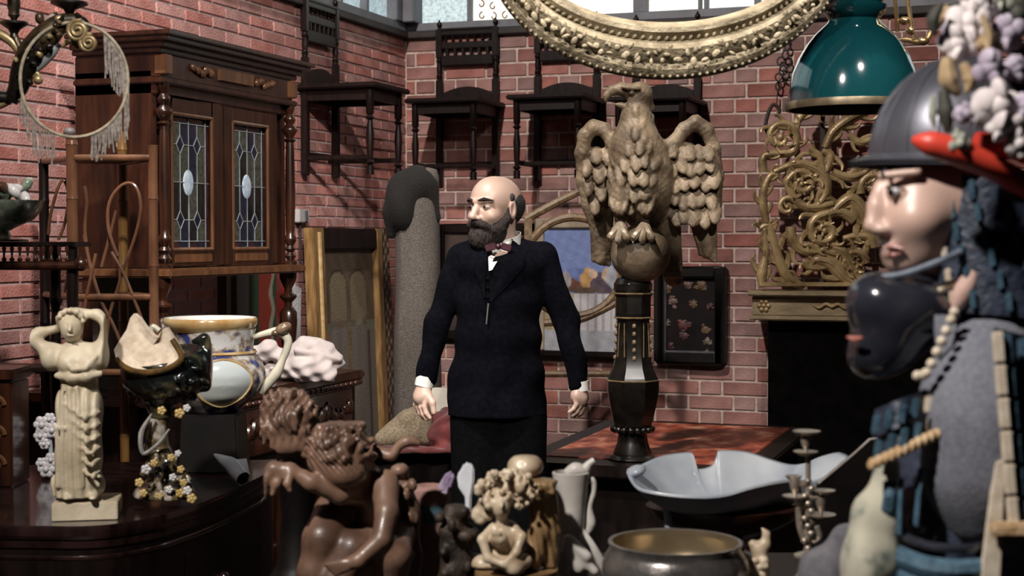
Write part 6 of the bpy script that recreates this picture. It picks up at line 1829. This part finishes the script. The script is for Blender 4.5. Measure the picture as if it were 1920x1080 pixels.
mb().tube([fr(1509, 832), fr(1510, 809)], .006, 8).build('cup_stem', M_PEW, cl_)
for (a_, c_, e_) in [((1513, 940), (1500, 944), (1488, 932)), ((1513, 972), (1526, 976), (1537, 967)), ((1513, 930), (1528, 930), (1542, 922)), ((1495, 950), (1498, 985), (1506, 1010)), ((1530, 985), (1535, 1005), (1522, 1015)), ((1513, 905), (1500, 905), (1486, 895))]:
    mb().tube(sp([fr(*a_), fr(*c_), fr(*e_)], 5), .0055, 8).build('arm', M_PEW, cl_)

# dark board leaning behind the candelabra, and grey felt hat
fr = onf(1600, 2.80)
db = fthing('leaning_board', 'black board with a pale edge leaning in front of the armour', 'board', fr)
pl = [(1532, 905), (1560, 882), (1600, 848), (1628, 822), (1642, 820), (1655, 840), (1650, 1000), (1560, 1090), (1500, 1090)]
b = mb(); b.prism([fr(x, min(y, fr.y0 - 1), .02) for x, y in pl], (0, .012, 0)).build('board', M_BLKF, db)
mb().tube([fr(x, y, .02) for x, y in pl[:6]], .0022, 6).build('pale_edge', mat('pale_worn_edge', (.28, .24, .22), (.4, .36, .33), rough=.5, scale=30), db)
M_FELT = mat('grey_felt', (.075, .072, .085), (.14, .135, .15), rough=.9, scale=30, bump=.3)
fr = onf(1570, 2.34)
ht = fthing('grey_felt_wrap', 'grey felt cloth heaped at the foot of the armour', 'cloth', fr)
s = SDF(fr(1490, fr.y0, -.08), fr(1665, 950, .10), .005)
s.path([fr(1640, 975), fr(1600, 1015), fr(1560, 1055), fr(1540, 1085)], [fr.r(14), fr.r(34), fr.r(40), fr.r(40)], k=.02)
s.path([fr(1540, 1085), fr(1560, fr.y0 - 50), fr(1575, fr.y0 - 45)], [fr.r(40), fr.r(50), fr.r(45)], k=.03)
s.disp(lambda x, y, z: .004 * np.sin(x * 70 + z * 60)); s.build('cloth', M_FELT, ht)

# ------------------------------------------------------------------ samurai armour mannequin
D = 2.05
fr = Fr(1790, 0, D); fr.y0 = 450 + CAMH / D * FPX; fr.o = P(1790, 540, D); fr.o.z = 0
sm = fthing('armour_mannequin', 'mannequin in black, blue laced samurai armour with a helmet, facing left', 'mannequin', fr)
M_FACE = mat('painted_mannequin_skin', (.42, .265, .215), (.54, .37, .31), rough=.4, scale=5, detail=3)
M_LAC = mat('black_lacquer', (.010, .011, .016), (.022, .024, .034), rough=.22, coat=.6, scale=8)
M_STEEL = mat('blued_steel_helmet', (.080, .082, .10), (.15, .15, .18), rough=.36, metal=.6, scale=6, bump=.05)
M_RED = mat('red_lacquer_roll', (.50, .035, .02), (.62, .06, .035), rough=.42, scale=8)
M_BLUE = mat('blue_silk_lacing', (.022, .060, .095), (.055, .115, .165), rough=.7, scale=60, bump=.3, bscale=200)
M_NAVY = mat('navy_laced_plate', (.012, .016, .030), (.030, .040, .065), rough=.45, scale=40, bump=.4, bscale=90)
M_CORD = mat('cream_cord', (.50, .42, .32), (.64, .56, .46), rough=.8, scale=60)
M_SLV = mat('grey_blue_cloth', (.115, .12, .15), (.165, .17, .20), rough=.9, scale=140, bump=.3, bscale=300)
M_BROC = mat('cream_green_brocade', (.40, .38, .30), (.10, .13, .11), rough=.8, scale=26, lo=.45, hi=.68, c3=(.33, .32, .26), detail=4)
M_TANB = mat('tan_braid', (.36, .22, .10), (.50, .36, .22), rough=.8, scale=60, bump=.4, bscale=120)
g = SDF(fr(1600, 620, -.10), fr(1960, 240, .14), .0032)
# head in profile: x to the left is the face, slightly turned to the camera
g.ell(fr(1770, 370, .02), (fr.r(128), .082, fr.r(128)), k=.01)
g.ell(fr(1712, 390, .005), (fr.r(72), .070, fr.r(105)), k=.02)
g.ell(fr(1716, 462, .0), (fr.r(56), .058, fr.r(56)), k=.02)
g.ell(fr(1690, 488, -.005), (fr.r(32), .030, fr.r(24)), k=.015)       # chin
g.path([fr(1648, 352, -.012), fr(1642, 385, -.020), fr(1634, 422, -.026)], [fr.r(13), fr.r(13), fr.r(15)], k=.014)   # nose
for q in (-1, 1): g.ell(fr(1650, 431, -.018 + q * .014), (fr.r(14), .011, fr.r(10)), k=.008)
g.ell(fr(1668, 462, -.015), (fr.r(18), .026, fr.r(8)), k=.008); g.ell(fr(1670, 476, -.014), (fr.r(16), .024, fr.r(8)), k=.008)
g.cap(fr(1658, 469, -.04), fr(1690, 468, -.052), fr.r(2.5), fr.r(2), k=.003, sub=True)
g.ell(fr(1672, 362, -.052), (fr.r(20), .020, fr.r(13)), k=.012, sub=True)
g.ell(fr(1680, 362, -.040), (fr.r(17), .018, fr.r(12)), k=.006)
g.cap(fr(1652, 330, -.045), fr(1720, 322, -.066), fr.r(9), fr.r(7), k=.014)
g.ell(fr(1718, 415, -.045), (fr.r(38), .028, fr.r(30)), k=.03)
g.cap(fr(1770, 470, .03), fr(1790, 590, .05), .055, .06, k=.03)
g.build('head', M_FACE, sm); g_head = g
def onface(pts, off=0.0):
    r_ = []
    for (x_, y_) in pts:
        p = fr(x_, y_); dz = g_head.front(p.x, p.z); p = fr(x_, y_, dz); p.y = dz - off; r_.append(p)
    return r_
b = mb(); b.ball(fr(1676, 361, -.047), (fr.r(13), .013, fr.r(10)), 14, 10); e = b.build('eye', mat('glossy_eye', (.42, .40, .42), rough=.1), sm)
mb().ball(fr(1669, 361, -.0565), (fr.r(6), .004, fr.r(7)), 10, 8).build('iris', M_IRIS, e)
b = mb(); b.tube(sp(onface([(1660, 352), (1675, 349), (1694, 355)], -.001), 4), .0015, 6).build('eyelid', M_IRIS, sm)
hb = mb(); hb.tube(sp(onface([(1652, 327), (1668, 316), (1696, 312), (1722, 318)], -.001), 5), lerpn([.002, .0045, .0042, .0015], 16), 8).build('eyebrow', mat('painted_brow', (.025, .026, .045), rough=.7), sm)
mb().tube(sp(onface([(1662, 463), (1676, 462), (1694, 467)], -.002), 4), lerpn([.003, .0035, .0015], 9), 8).build('lip', mat('faded_lip', (.33, .14, .12), rough=.4), sm)
mb().tube(sp(onface([(1664, 477), (1676, 478), (1690, 474)], -.002), 4), lerpn([.003, .0038, .0015], 9), 8).build('lip', mat('faded_lip', (.33, .14, .12), rough=.4), sm)
# helmet bowl
hc = fr(1815, 300, .03)
b = mb(); prof = []
for i in range(15):
    t = i / 14 * PI / 2; prof.append((fr.r(188) * math.cos(t) + .0005, fr.r(196) * math.sin(t)))
b.lathe(prof, hc, 48, sy=.82, rot=(0, R(-4), 0), caps=False)
inner = [(r_ * .965, z_ * .965 - .001) for r_, z_ in prof]
b.lathe(inner, hc, 48, sy=.82, rot=(0, R(-4), 0), caps=False); b.build('helmet_bowl', M_STEEL, sm, ang=60)
for k in range(9):
    a = R(100 + k * 20); pts = []
    for i in range(12):
        t = i / 11 * PI / 2 * .9
        v = Euler((0, R(-4), 0)).to_matrix() @ Vector((fr.r(189.5) * math.cos(t) * math.cos(a), fr.r(189.5) * math.cos(t) * math.sin(a) * .82, fr.r(197.5) * math.sin(t)))
        pts.append(hc + v)
    mb().tube(pts, .0016, 5).build('helmet_rib', M_STEEL, sm)
# brim
b = mb(); top = []; bot = []
for j in range(5):
    ring = []
    for i in range(25):
        a = R(180 - 88 + 176 * i / 24); w_ = math.cos(a - PI) ** 1
        r0 = 184 + 46 * (j / 4) * max(0, w_) ** .7
        z_ = 6 - 16 * (j / 4)
        v = Vector((fr.r(r0) * math.cos(a), fr.r(r0) * math.sin(a) * .82, fr.r(z_ + 8 * w_ - 2)))
        ring.append(hc + v)
    top.append(ring)
b.loft(top, closed_ring=False); b.loft([[p + Vector((0, 0, -.005)) for p in r_] for r_ in top], closed_ring=False); b.build('brim', M_STEEL, sm)
# turned-back red lined flap
P3 = sp([fr(1708, 262, -.155), fr(1750, 272, -.165), fr(1810, 292, -.165), fr(1880, 325, -.15), (fr(1960, 368, -.10))], 6)
b = mb(); b.tube(P3, lerpn([.004, .016, .0175, .0165, .016, .016], len(P3)), 12, flat=1.0).build('red_flap', M_RED, sm)
b = mb(); P3 = sp([fr(1830, 268, -.10), fr(1870, 272, -.09), fr(1920, 290, -.06)], 5); b.tube(P3, .014, 10).build('red_flap', M_RED, sm)
# neck guard lames
for k in range(6):
    y0_, y1_ = 318 + k * 42, 372 + k * 42; x0_ = 1768 + 9 * k; rings = []
    for (y_, ex) in ((y0_, 0), (y1_, 12)):
        ring = []
        for i in range(17):
            a = R(200 + 120 * i / 16 + 4 * k)
            cx_, rx_ = 1880 + 6 * k, 130 + 9 * k + ex
            ring.append(fr(cx_ + rx_ * math.cos(a), y_ + 30 * (i / 16), .03 + (.112 + .004 * k) * math.sin(a)))
        rings.append(ring)
    b = mb(); b.loft(rings, closed_ring=False); b.loft([[p + Vector((0, .006, 0)) for p in r_] for r_ in rings], closed_ring=False)
    lm_ = b.build('neck_lame', M_NAVY, sm)
    for i in (1, 3, 6, 9, 12):
        p, q = rings[0][i], rings[1][i]
        mb().box((p + q) / 2 + Vector((-.003, -.006, 0)), (.009, .005, (p - q).length * (.45 if i == 1 else .7)), rot=(0, R(-6), 0)).build('lace', M_CORD if i == 1 else M_BLUE, lm_, bevel=.002)
# face mask hanging at the chin
g = SDF(fr(1570, 740, -.16), fr(1790, 490, .12), .0034)
g.ell(fr(1690, 585, -.02), (fr.r(96), .085, fr.r(76)), k=.01)
g.ell(fr(1708, 600, .02), (fr.r(60), .055, fr.r(80)), k=.01, sub=True)
g.ell(fr(1640, 560, -.04), (fr.r(48), .05, fr.r(46)), k=.02)
g.ell(fr(1636, 668, -.03), (fr.r(44), .045, fr.r(42)), k=.02)
g.ell(fr(1668, 640, -.03), (fr.r(60), .06, fr.r(60)), k=.02)
g.cap(fr(1592, 628, -.05), fr(1625, 634, -.085), fr.r(6), fr.r(7), k=.006, sub=True)
g.build('face_mask', M_LAC, sm)
mb().tube(sp([fr(1590, 632, -.055), fr(1604, 636, -.075), fr(1618, 633, -.086)], 4), lerpn([.002, .0045, .002], 9), 8).build('mask_lip', mat('dull_red_lip', (.28, .08, .06), (.4, .16, .13), rough=.4, scale=40), sm)
mb().tube(sp([fr(1655, 520, -.06), fr(1700, 512, -.075), fr(1760, 490, -.09), fr(1800, 472, -.08)], 5), .0045, 8).build('chin_cord', mat('slate_cord', (.07, .09, .13), (.14, .17, .22), rough=.6, scale=60), sm)
mb().tube(sp([fr(1745, 560, -.07), fr(1742, 590, -.075), fr(1760, 545, -.07), fr(1790, 530, -.07)], 4), .006, 8).build('tied_cord', M_CORD, sm)
b = mb(); b.ball(fr(1808, 545, -.08), (.014, .012, .030), 10, 8, rot=(0, .45, 0)).build('tassel', mat('pink_silk', (.42, .26, .22), (.55, .38, .33), rough=.7, scale=40), sm)
# shoulder and sleeve
g = SDF(fr(1600, 1180, -.26), fr(2010, 560, .24), .006)
g.ell(fr(1870, 780, .03), (fr.r(115), .15, fr.r(220)), k=.03)
g.path([fr(1862, 650, -.06), fr(1842, 720, -.10), fr(1834, 800, -.12), fr(1838, 880, -.12), fr(1852, 960, -.11)], [fr.r(68), fr.r(78), fr.r(82), fr.r(80), fr.r(70)], k=.05)
g.ell(fr(1850, 1010, .04), (fr.r(120), .15, fr.r(190)), k=.05)
g.disp(lambda x, y, z: .003 * np.sin(z * 40 + x * 30) * np.sin(x * 25))
g.build('sleeve', M_SLV, sm)
g = SDF(fr(1580, 1190, -.20), fr(1900, 720, .20), .006)
g.ell(fr(1770, 980, -.0), (fr.r(110), .13, fr.r(240)), k=.02); g.build('waist', M_NAVY, sm)
# lower body stand to the floor
zb_ = fr(0, 1180).z
b = mb(); b.lathe([(.26, 0), (.25, .2), (.21, zb_ * .7), (.17, zb_ + .02)], (fr(1800, 0).x, .05, 0), 28, sy=.8).build('skirt_armour', M_NAVY, sm)
# chest plates with lacing
def lamella(xa, xb_, ya, yb, slope, dz, rows, name='chest_plate'):
    for r_ in range(rows):
        y0_, y1_ = ya + (yb - ya) * r_ / rows, ya + (yb - ya) * (r_ + 1.12) / rows
        R0, R1 = [], []
        for i in range(9):
            u = i / 8; x_ = xa + (xb_ - xa) * u; yy = slope * (x_ - xa)
            d_ = dz - .03 * math.sin(u * PI)
            R0.append(fr(x_ + 4 * r_, y0_ + yy, d_)); R1.append(fr(x_ + 4 * r_ - 4, y1_ + yy, d_ - .008))
        b = mb(); b.loft([R0, R1], closed_ring=False); b.loft([[p + Vector((0, .008, 0)) for p in q] for q in (R0, R1)], closed_ring=False)
        pl_ = b.build(name, M_NAVY, sm)
        for i in range(0, 9, 2):
            c_ = (R0[i] + R1[i]) / 2 + Vector((0, -.006, 0)); mb().box(c_, (.010, .006, (R0[i] - R1[i]).length * .75), rot=(0, R(8), 0)).build('lace', M_BLUE if i < 7 else M_CORD, pl_, bevel=.002)
lamella(1645, 1742, 770, 862, -.42, -.13, 2)
b = mb()
for i in range(11):
    u = i / 10; b.ball(fr(1638 + 122 * u, 872 - 58 * u, -.155 - .012 * math.sin(u * PI)), (fr.r(9), .010, fr.r(12)), 8, 6, rot=(0, .3, 0))
b.build('tan_braid', M_TANB, sm)
for (xa, ya, xb_, yb) in [(1692, 900, 1690, 1000), (1730, 880, 1722, 985), (1672, 905, 1668, 960)]:
    mb().tube([fr(xa, ya, -.14), fr((xa + xb_) / 2, (ya + yb) / 2, -.15), fr(xb_, yb, -.14)], [.009, .0075, .009], 8, flat=.5).build('hanging_lace', M_BLUE, sm)
b = mb(); P3 = sp([fr(1790, 585, -.12), fr(1775, 620, -.14), fr(1758, 660, -.15), fr(1738, 700, -.15), fr(1722, 705, -.15)], 4)
for p in P3[::2]: b.ball(p, .0068, 8, 6)
b.build('cream_cord', M_CORD, sm)
b = mb(); b.prism([fr(1752, 590, -.10), fr(1800, 592, -.11), fr(1785, 650, -.12), fr(1762, 672, -.12)], (0, .01, 0)).build('lapel', M_SLV, sm)
# shoulder guard at the right edge
for k in range(6):
    y0_ = 615 + k * 62
    R0 = [fr(1868 + 6 * k + 16 * i, y0_ + 4 * i, -.20 + .01 * i) for i in range(7)]; R1 = [fr(1872 + 6 * k + 16 * i, y0_ + 70 + 4 * i, -.205 + .01 * i) for i in range(7)]
    b = mb(); b.loft([R0, R1], closed_ring=False); b.loft([[p + Vector((0, .008, 0)) for p in q] for q in (R0, R1)], closed_ring=False)
    pl_ = b.build('shoulder_plate', M_NAVY, sm)
    for i, m_ in ((0, M_CORD), (1, M_BLUE), (3, M_BLUE), (5, M_BLUE)):
        mb().box((R0[i] + R1[i]) / 2 + Vector((0, -.007, 0)), (.014, .008, .038), rot=(0, R(-5), 0)).build('lace', m_, pl_, bevel=.002)
mb().box(fr(1900, 995, -.215), (.05, .02, .018)).build('tan_bar', M_TANB, sm, bevel=.004)
# brocade panels, belt hoops
g = SDF(fr(1580, 1190, -.20), fr(1730, 840, .02), .005)
g.path([fr(1668, 870, -.10), fr(1650, 960, -.11), fr(1632, 1060, -.12), fr(1625, 1160, -.12)], [fr.r(22), fr.r(36), fr.r(46), fr.r(50)], k=.02)
g.disp(lambda x, y, z: .003 * np.sin(x * 110 + z * 14)); g.build('brocade_sleeve', M_BROC, sm)
b = mb(); b.prism([fr(1872, 870, -.20), fr(1888, 862, -.20), fr(1880, 1100, -.20), fr(1846, 1100, -.20)], (0, .012, 0)).build('cream_sash', M_CORD, sm)
for (y_, m_, r_) in [(1000, M_LAC, .006), (1040, M_BLUE, .014), (1075, M_BLUE, .012)]:
    mb().tube(sp([fr(1680, y_, -.12), fr(1740, y_ + 25, -.17), fr(1810, y_ + 32, -.185), fr(1870, y_ + 22, -.17)], 4), r_, 8).build('belt_hoop', m_, sm)
# blossoms and leaves piled on the helmet
FM = [mat('cream_blossom', (.52, .46, .47), (.68, .62, .62), rough=.7, scale=20), mat('lilac_blossom', (.24, .20, .27), (.42, .37, .45), rough=.7, scale=20), mat('ochre_leaf', (.32, .22, .11), (.45, .33, .20), rough=.7, scale=20),
      mat('dark_leaf', (.018, .020, .014), (.05, .05, .04), rough=.7, scale=20), mat('grey_green_leaf', (.22, .24, .19), (.36, .37, .31), rough=.7, scale=20)]
def blossom(x, y, r_, m_, dz, rs_=random.Random(8)):
    b = mb(); c_ = fr(x, y, dz); rr = fr.r(r_)
    for k in range(7):
        a = k * 2 * PI / 7 + rs_.random(); b.ball(c_ + Vector((rr * .55 * math.cos(a), rs_.uniform(-.008, .004), rr * .55 * math.sin(a))), (rr * .5, rr * .28, rr * .5), 10, 6, rot=(rs_.uniform(-.6, .6), 0, a))
    b.ball(c_ + Vector((0, -.006, 0)), rr * .45, 10, 6)
    b.build('blossom', m_, sm)
for (x, y, r_, mi, dz) in [(1868, 200, 46, 0, -.20), (1880, 235, 34, 0, -.20), (1850, 130, 34, 1, -.17), (1810, 45, 40, 0, -.14), (1790, 85, 34, 0, -.15), (1775, 70, 26, 1, -.14), (1885, 65, 34, 1, -.13), (1835, 20, 30, 0, -.12), (1845, 85, 26, 2, -.15), (1900, 130, 26, 1, -.15), (1900, 30, 36, 3, -.10), (1915, 100, 30, 3, -.10), (1840, 205, 26, 4, -.19), (1795, 270, 20, 4, -.18), (1808, 215, 22, 1, -.18), (1765, 35, 20, 2, -.12), (1860, 0, 34, 4, -.10), (1905, 270, 26, 0, -.2), (1915, 200, 24, 1, -.2), (1820, 0, 36, 0, -.11)]:
    blossom(x, y, r_, FM[mi], dz)
for (pts, m_, w_) in [([(1772, 110), (1775, 150), (1795, 180)], 2, 18), ([(1800, 120), (1815, 150), (1808, 175)], 2, 14), ([(1765, 170), (1770, 210), (1775, 250)], 3, 16), ([(1835, 30), (1850, 70), (1845, 110)], 2, 8), ([(1748, 180), (1745, 215), (1750, 240)], 4, 8), ([(1760, 10), (1745, 40), (1750, 70)], 3, 12), ([(1790, 240), (1795, 265), (1800, 290)], 4, 10)]:
    P3 = sp([fr(x, y, -.165) for x, y in pts], 5); b = mb(); b.tube(P3, lerpn([fr.r(w_ * .5), fr.r(w_), fr.r(w_ * .3)], len(P3)), 8, flat=1).build('leaf', FM[m_], sm)

# ------------------------------------------------------------------ green glass hanging lamp
fr = Fr(1600, 205, 4.05)
lp = fthing('hanging_lamp', 'hanging oil lamp with a dark teal glass dome shade', 'lamp', fr)
M_TEAL = mat('teal_glass_shade', (.0015, .024, .030), (.005, .046, .054), rough=.10, scale=3, coat=1.0, spec=.6)
prof = [(122, 192), (121, 175), (115, 140), (103, 110), (88, 85), (72, 65), (58, 52), (50, 45), (46, 38)]
pr = [(fr.r(r_), fr(0, y_).z) for r_, y_ in prof]
b = mb(); b.lathe(pr + [(r_ - .004, z_) for r_, z_ in reversed(pr)], (0, 0, 0), 56, caps=False).build('shade', M_TEAL, lp, ang=60)
b = mb(); b.lathe([(fr.r(r_), fr(0, y_).z) for r_, y_ in [(126, 206), (127, 200), (125, 192), (119, 192), (119, 206), (126, 206)]], (0, 0, 0), 56, caps=False).build('brass_rim', mat('dull_brass_rim', (.10, .075, .045), (.19, .145, .09), rough=.4, metal=.5, scale=30), lp)
b = mb(); b.lathe([(fr.r(r_), fr(0, y_).z) for r_, y_ in [(46, 40), (52, 30), (60, 20), (60, 12), (52, 8), (58, -4), (62, -20), (50, -40), (20, -50)]], (0, 0, 0), 40).build('collar', M_TEAL, lp, ang=60)
b = mb(); b.tube([(0, 0, fr(0, -45).z), (0, 0, 3.45 - fr.o.z)], .012, 10).build('hanging_rod', M_BLKI, lp)
M_BRL = mat('polished_brass', (.34, .22, .10), (.5, .36, .18), rough=.25, metal=.8, scale=20)
for (x0_, y0_, x1_, y1_) in [(1682, 60, 1672, -60), (1712, 75, 1690, -60)]:
    mb().tube([fr(x0_, y0_, .05), fr(x1_, y1_, .05)], .006, 8).build('support_arm', M_BRL, lp)
b = mb(); b.ball(fr(1694, 40, .05), (fr.r(10), .018, fr.r(8)), 10, 8); b.ball(fr(1730, 78, .05), (fr.r(12), .02, fr.r(8)), 10, 8); b.ball(fr(1705, 58, .05), (fr.r(8), .02, fr.r(8)), 10, 8); b.build('brass_boss', M_BRL, lp)
mb().tube(sp([fr(1645, 90, .08), fr(1690, 75, .06), fr(1730, 80, .05), fr(1745, 60, .05)], 4), .007, 8).build('gallery_arm', M_BRL, lp)

# ------------------------------------------------------------------ large oval gilt frame hanging above
fr = Fr(1248, 150, 3.9)
of = fthing('oval_gilt_frame', 'large empty oval gilt frame with carved garlands hanging at the top', 'frame', fr)
M_GFR = mat('worn_gilt_plaster', (.17, .135, .082), (.40, .335, .225), rough=.6, metal=.05, scale=16, bump=.6, bscale=70, detail=7)
n = 96
prof = [(0.0, .0), (.03, -.012), (.10, -.024), (.16, -.030), (.22, -.022), (.27, -.020), (.36, -.040), (.50, -.050), (.60, -.040), (.66, -.020), (.72, -.030), (.78, -.046), (.86, -.046), (.93, -.020), (1.0, .0), (.9, .02), (.2, .02), (0, .0)]
rings = []
for i in range(n):
    a = 2 * PI * i / n; ring = []
    for (t, dz) in prof:
        rx = 338 + (262 - 338) * t; ry = 250 + (142 - 250) * t; cy = -100 
        p = fr(1248 + rx * math.cos(a), cy - ry * math.sin(a)); p.y = dz; ring.append(p)
    rings.append(ring)
rings.append(rings[0])
mb().loft(rings, caps=False).build('frame', M_GFR, of, ang=50)
rs = random.Random(31)
b = mb(); b2 = mb(); 
for i in range(150):
    a = 2 * PI * i / 150
    def pp(t, dz): 
        rx = 338 + (262 - 338) * t; ry = 250 + (142 - 250) * t
        p = fr(1248 + rx * math.cos(a), -100 - ry * math.sin(a)); p.y = dz; return p
    b2.ball(pp(.05, -.018), (.0045, .0045, .0045), 6, 5)
for i in range(260):
    a = 2 * PI * i / 260 + rs.uniform(-.01, .01); t = .40 + .12 * math.sin(i * 1.9) + rs.uniform(-.03, .03)
    b.ball(pp(t, -.046), (rs.uniform(.005, .013), .006, rs.uniform(.004, .009)), 8, 6, rot=(0, rs.uniform(0, 3), 0))
for i in range(120):
    a = 2 * PI * i / 120
    b.ball(pp(.70, -.030), (.009, .006, .005), 6, 5, rot=(0, -a + .6, 0))
b.build('garland_carving', M_GFR, of); b2.build('bead_border', M_GFR, of)
for x_ in (1150, 1346):
    p = fr(x_, -340); mb().tube([(p.x, .01, p.z - .02), (p.x, .01, 3.45 - fr.o.z)], .004, 6).build('hanging_wire', M_BLKI, of)

# ------------------------------------------------------------------ gilt bronze chandelier at top left
fr = Fr(60, 200, 3.6)
cd_ = fthing('gilt_chandelier', 'dark bronze chandelier with gilt scroll arms at the top left', 'chandelier', fr)
M_BRD = mat('dark_bronze_gilt', (.006, .0045, .003), (.11, .070, .03), rough=.4, metal=.4, scale=14, lo=.48, hi=.72, bump=.2)
M_GLT = mat('bright_gilt_bronze', (.16, .115, .055), (.38, .29, .15), rough=.38, metal=.4, scale=16)
def arm(pts, rad, m, name='scroll_arm', n=6):
    P3 = sp([fr(*p) for p in pts], n); return mb().tube(P3, lerpn([fr.r(v) for v in rad], len(P3)), 10).build(name, m, cd_)
arm([(20, 190), (34, 165), (45, 130), (62, 98), (85, 72), (108, 50), (132, 40), (155, 44), (166, 60)], (13, 19, 24, 27, 27, 21, 15, 12, 9), M_BRD)
rs = random.Random(2)
for i in range(26):
    t = i / 25; x_ = 25 + 130 * t; y_ = np.interp(x_, [20, 45, 62, 85, 108, 155], [185, 130, 98, 72, 50, 42])
    mb().ball(fr(x_ + rs.uniform(-16, 16), y_ + rs.uniform(-16, 16), -.025), (fr.r(rs.uniform(5, 9)), .012, fr.r(rs.uniform(4, 8))), 8, 6, rot=(0, rs.uniform(0, 3), 0)).build('leaf_boss', [M_BRD, M_GLT][i % 4 == 0] if False else (M_GLT if i % 4 == 0 else M_BRD), cd_)
arm([(-60, 60), (-10, 62), (18, 75), (34, 92), (50, 108)], (9, 10, 9, 8, 6), M_GLT)
arm([(-60, 200), (-10, 198), (18, 186), (32, 170), (38, 140)], (9, 9, 9, 8, 6), M_GLT)
for (x_, y_, r_) in [(147, 58, 20), (167, 81, 17)]:
    pts = []
    for i in range(20):
        t = i / 19; a = 1.2 + t * 2.2 * 2 * PI; rr = r_ * (1 - .8 * t); pts.append((x_ + rr * math.cos(a), y_ - rr * math.sin(a), -.03 - .012 * t))
    arm(pts, (4.5, 4.5, 4, 3.5), M_GLT, 'volute', n=2)
    mb().ball(fr(x_, y_, -.03), (fr.r(r_ * .8), .010, fr.r(r_ * .8)), 14, 8).build('volute_disc', M_GLT, cd_)
arm([(118, 86), (132, 78), (142, 84), (150, 92)], (4, 6, 6, 4), M_GLT, 'leaf')
arm([(60, 140), (80, 120), (98, 100), (112, 82)], (4, 8, 9, 5), mat('verdigris_bronze', (.08, .085, .085), (.16, .17, .17), rough=.5, scale=20), 'leaf')
arm([(44, 135), (58, 142), (70, 138), (76, 148)], (4, 6, 5, 3), M_GLT, 'leaf')
mb().ball(fr(72, 150, -.02), fr.r(9), 12, 8).build('bead', M_GLT, cd_)
mb().ball(fr(76, 35, -.01), (fr.r(9), .012, fr.r(11)), 10, 8).build('knob', M_BRD, cd_)
def cup(x_, y_, r_, top):
    b = mb(); c_ = fr(x_, y_)
    b.lathe([(fr.r(t), h_ * fr.s) for t, h_ in [(9, -26), (7, -20), (11, -12), (r_, -2), (r_, 2), (r_ * .6, 3), (6, 4), (6, 8), (11, 14), (10, 22), (12, 30), (12, top), (6, top)]], c_, 18); b.build('candle_cup', M_BRD, cd_)
cup(28, 44, 26, 44); cup(132, 7, 34, 46)
arm([(28, 66), (34, 82), (40, 96)], (7, 8, 8), M_BRD); arm([(132, 30), (130, 42)], (8, 9), M_BRD)
arm([(60, 80), (75, 55), (95, 35), (110, 26)], (4, 6, 6, 4), mat('pale_bronze', (.24, .17, .15), (.34, .26, .23), rough=.45, metal=.3), 'leaf')
arm([(20, 185), (-40, 175), (-80, 120)], (12, 16, 16), M_BRD)
p = fr(-80, 120); mb().tube([(p.x, 0, p.z), (p.x, 0, 3.45 - fr.o.z)], .016, 10).build('stem', M_BRD, cd_)
# bead fringed hoop looped over the chandelier arm
fr = Fr(140, 258, 3.585)
hp = fthing('fringed_hoop', 'thin hoop with hanging bead fringe looped over the chandelier arm', 'hoop', fr)
M_HOOP = mat('grey_gold_cord', (.15, .125, .085), (.28, .24, .17), rough=.6, scale=60)
M_FRI = mat('grey_bead_fringe', (.10, .085, .075), (.24, .21, .19), rough=.6, scale=120)
pts = []
for i in range(56):
    a = 2 * PI * i / 56; pts.append(fr(140 + 101 * math.cos(a), 150 - 107 * math.sin(a), .03 * math.cos(a)))
mb().tube(pts, .0042, 8, closed=True).build('ring', M_HOOP, hp)
rs = random.Random(17); b = mb()
def strands(a0, a1, n_, lmin, lmax):
    for i in range(n_):
        a = R(a0 + (a1 - a0) * i / (n_ - 1)) ; t = fr(140 + 101 * math.cos(a), 150 - 107 * math.sin(a), .03 * math.cos(a)); l = fr.r(rs.uniform(lmin, lmax))
        b.tube([t, t + Vector((rs.uniform(-.003, .003), 0, -l * .5)), t + Vector((rs.uniform(-.004, .004), 0, -l))], .0019, 4)
strands(56, 8, 30, 60, 95); strands(8, -20, 16, 70, 85); strands(-30, -72, 22, 38, 62); strands(-112, -168, 18, 40, 80)
o = b.build('bead_fringe', M_FRI, hp, clean=False); o['kind'] = 'stuff'
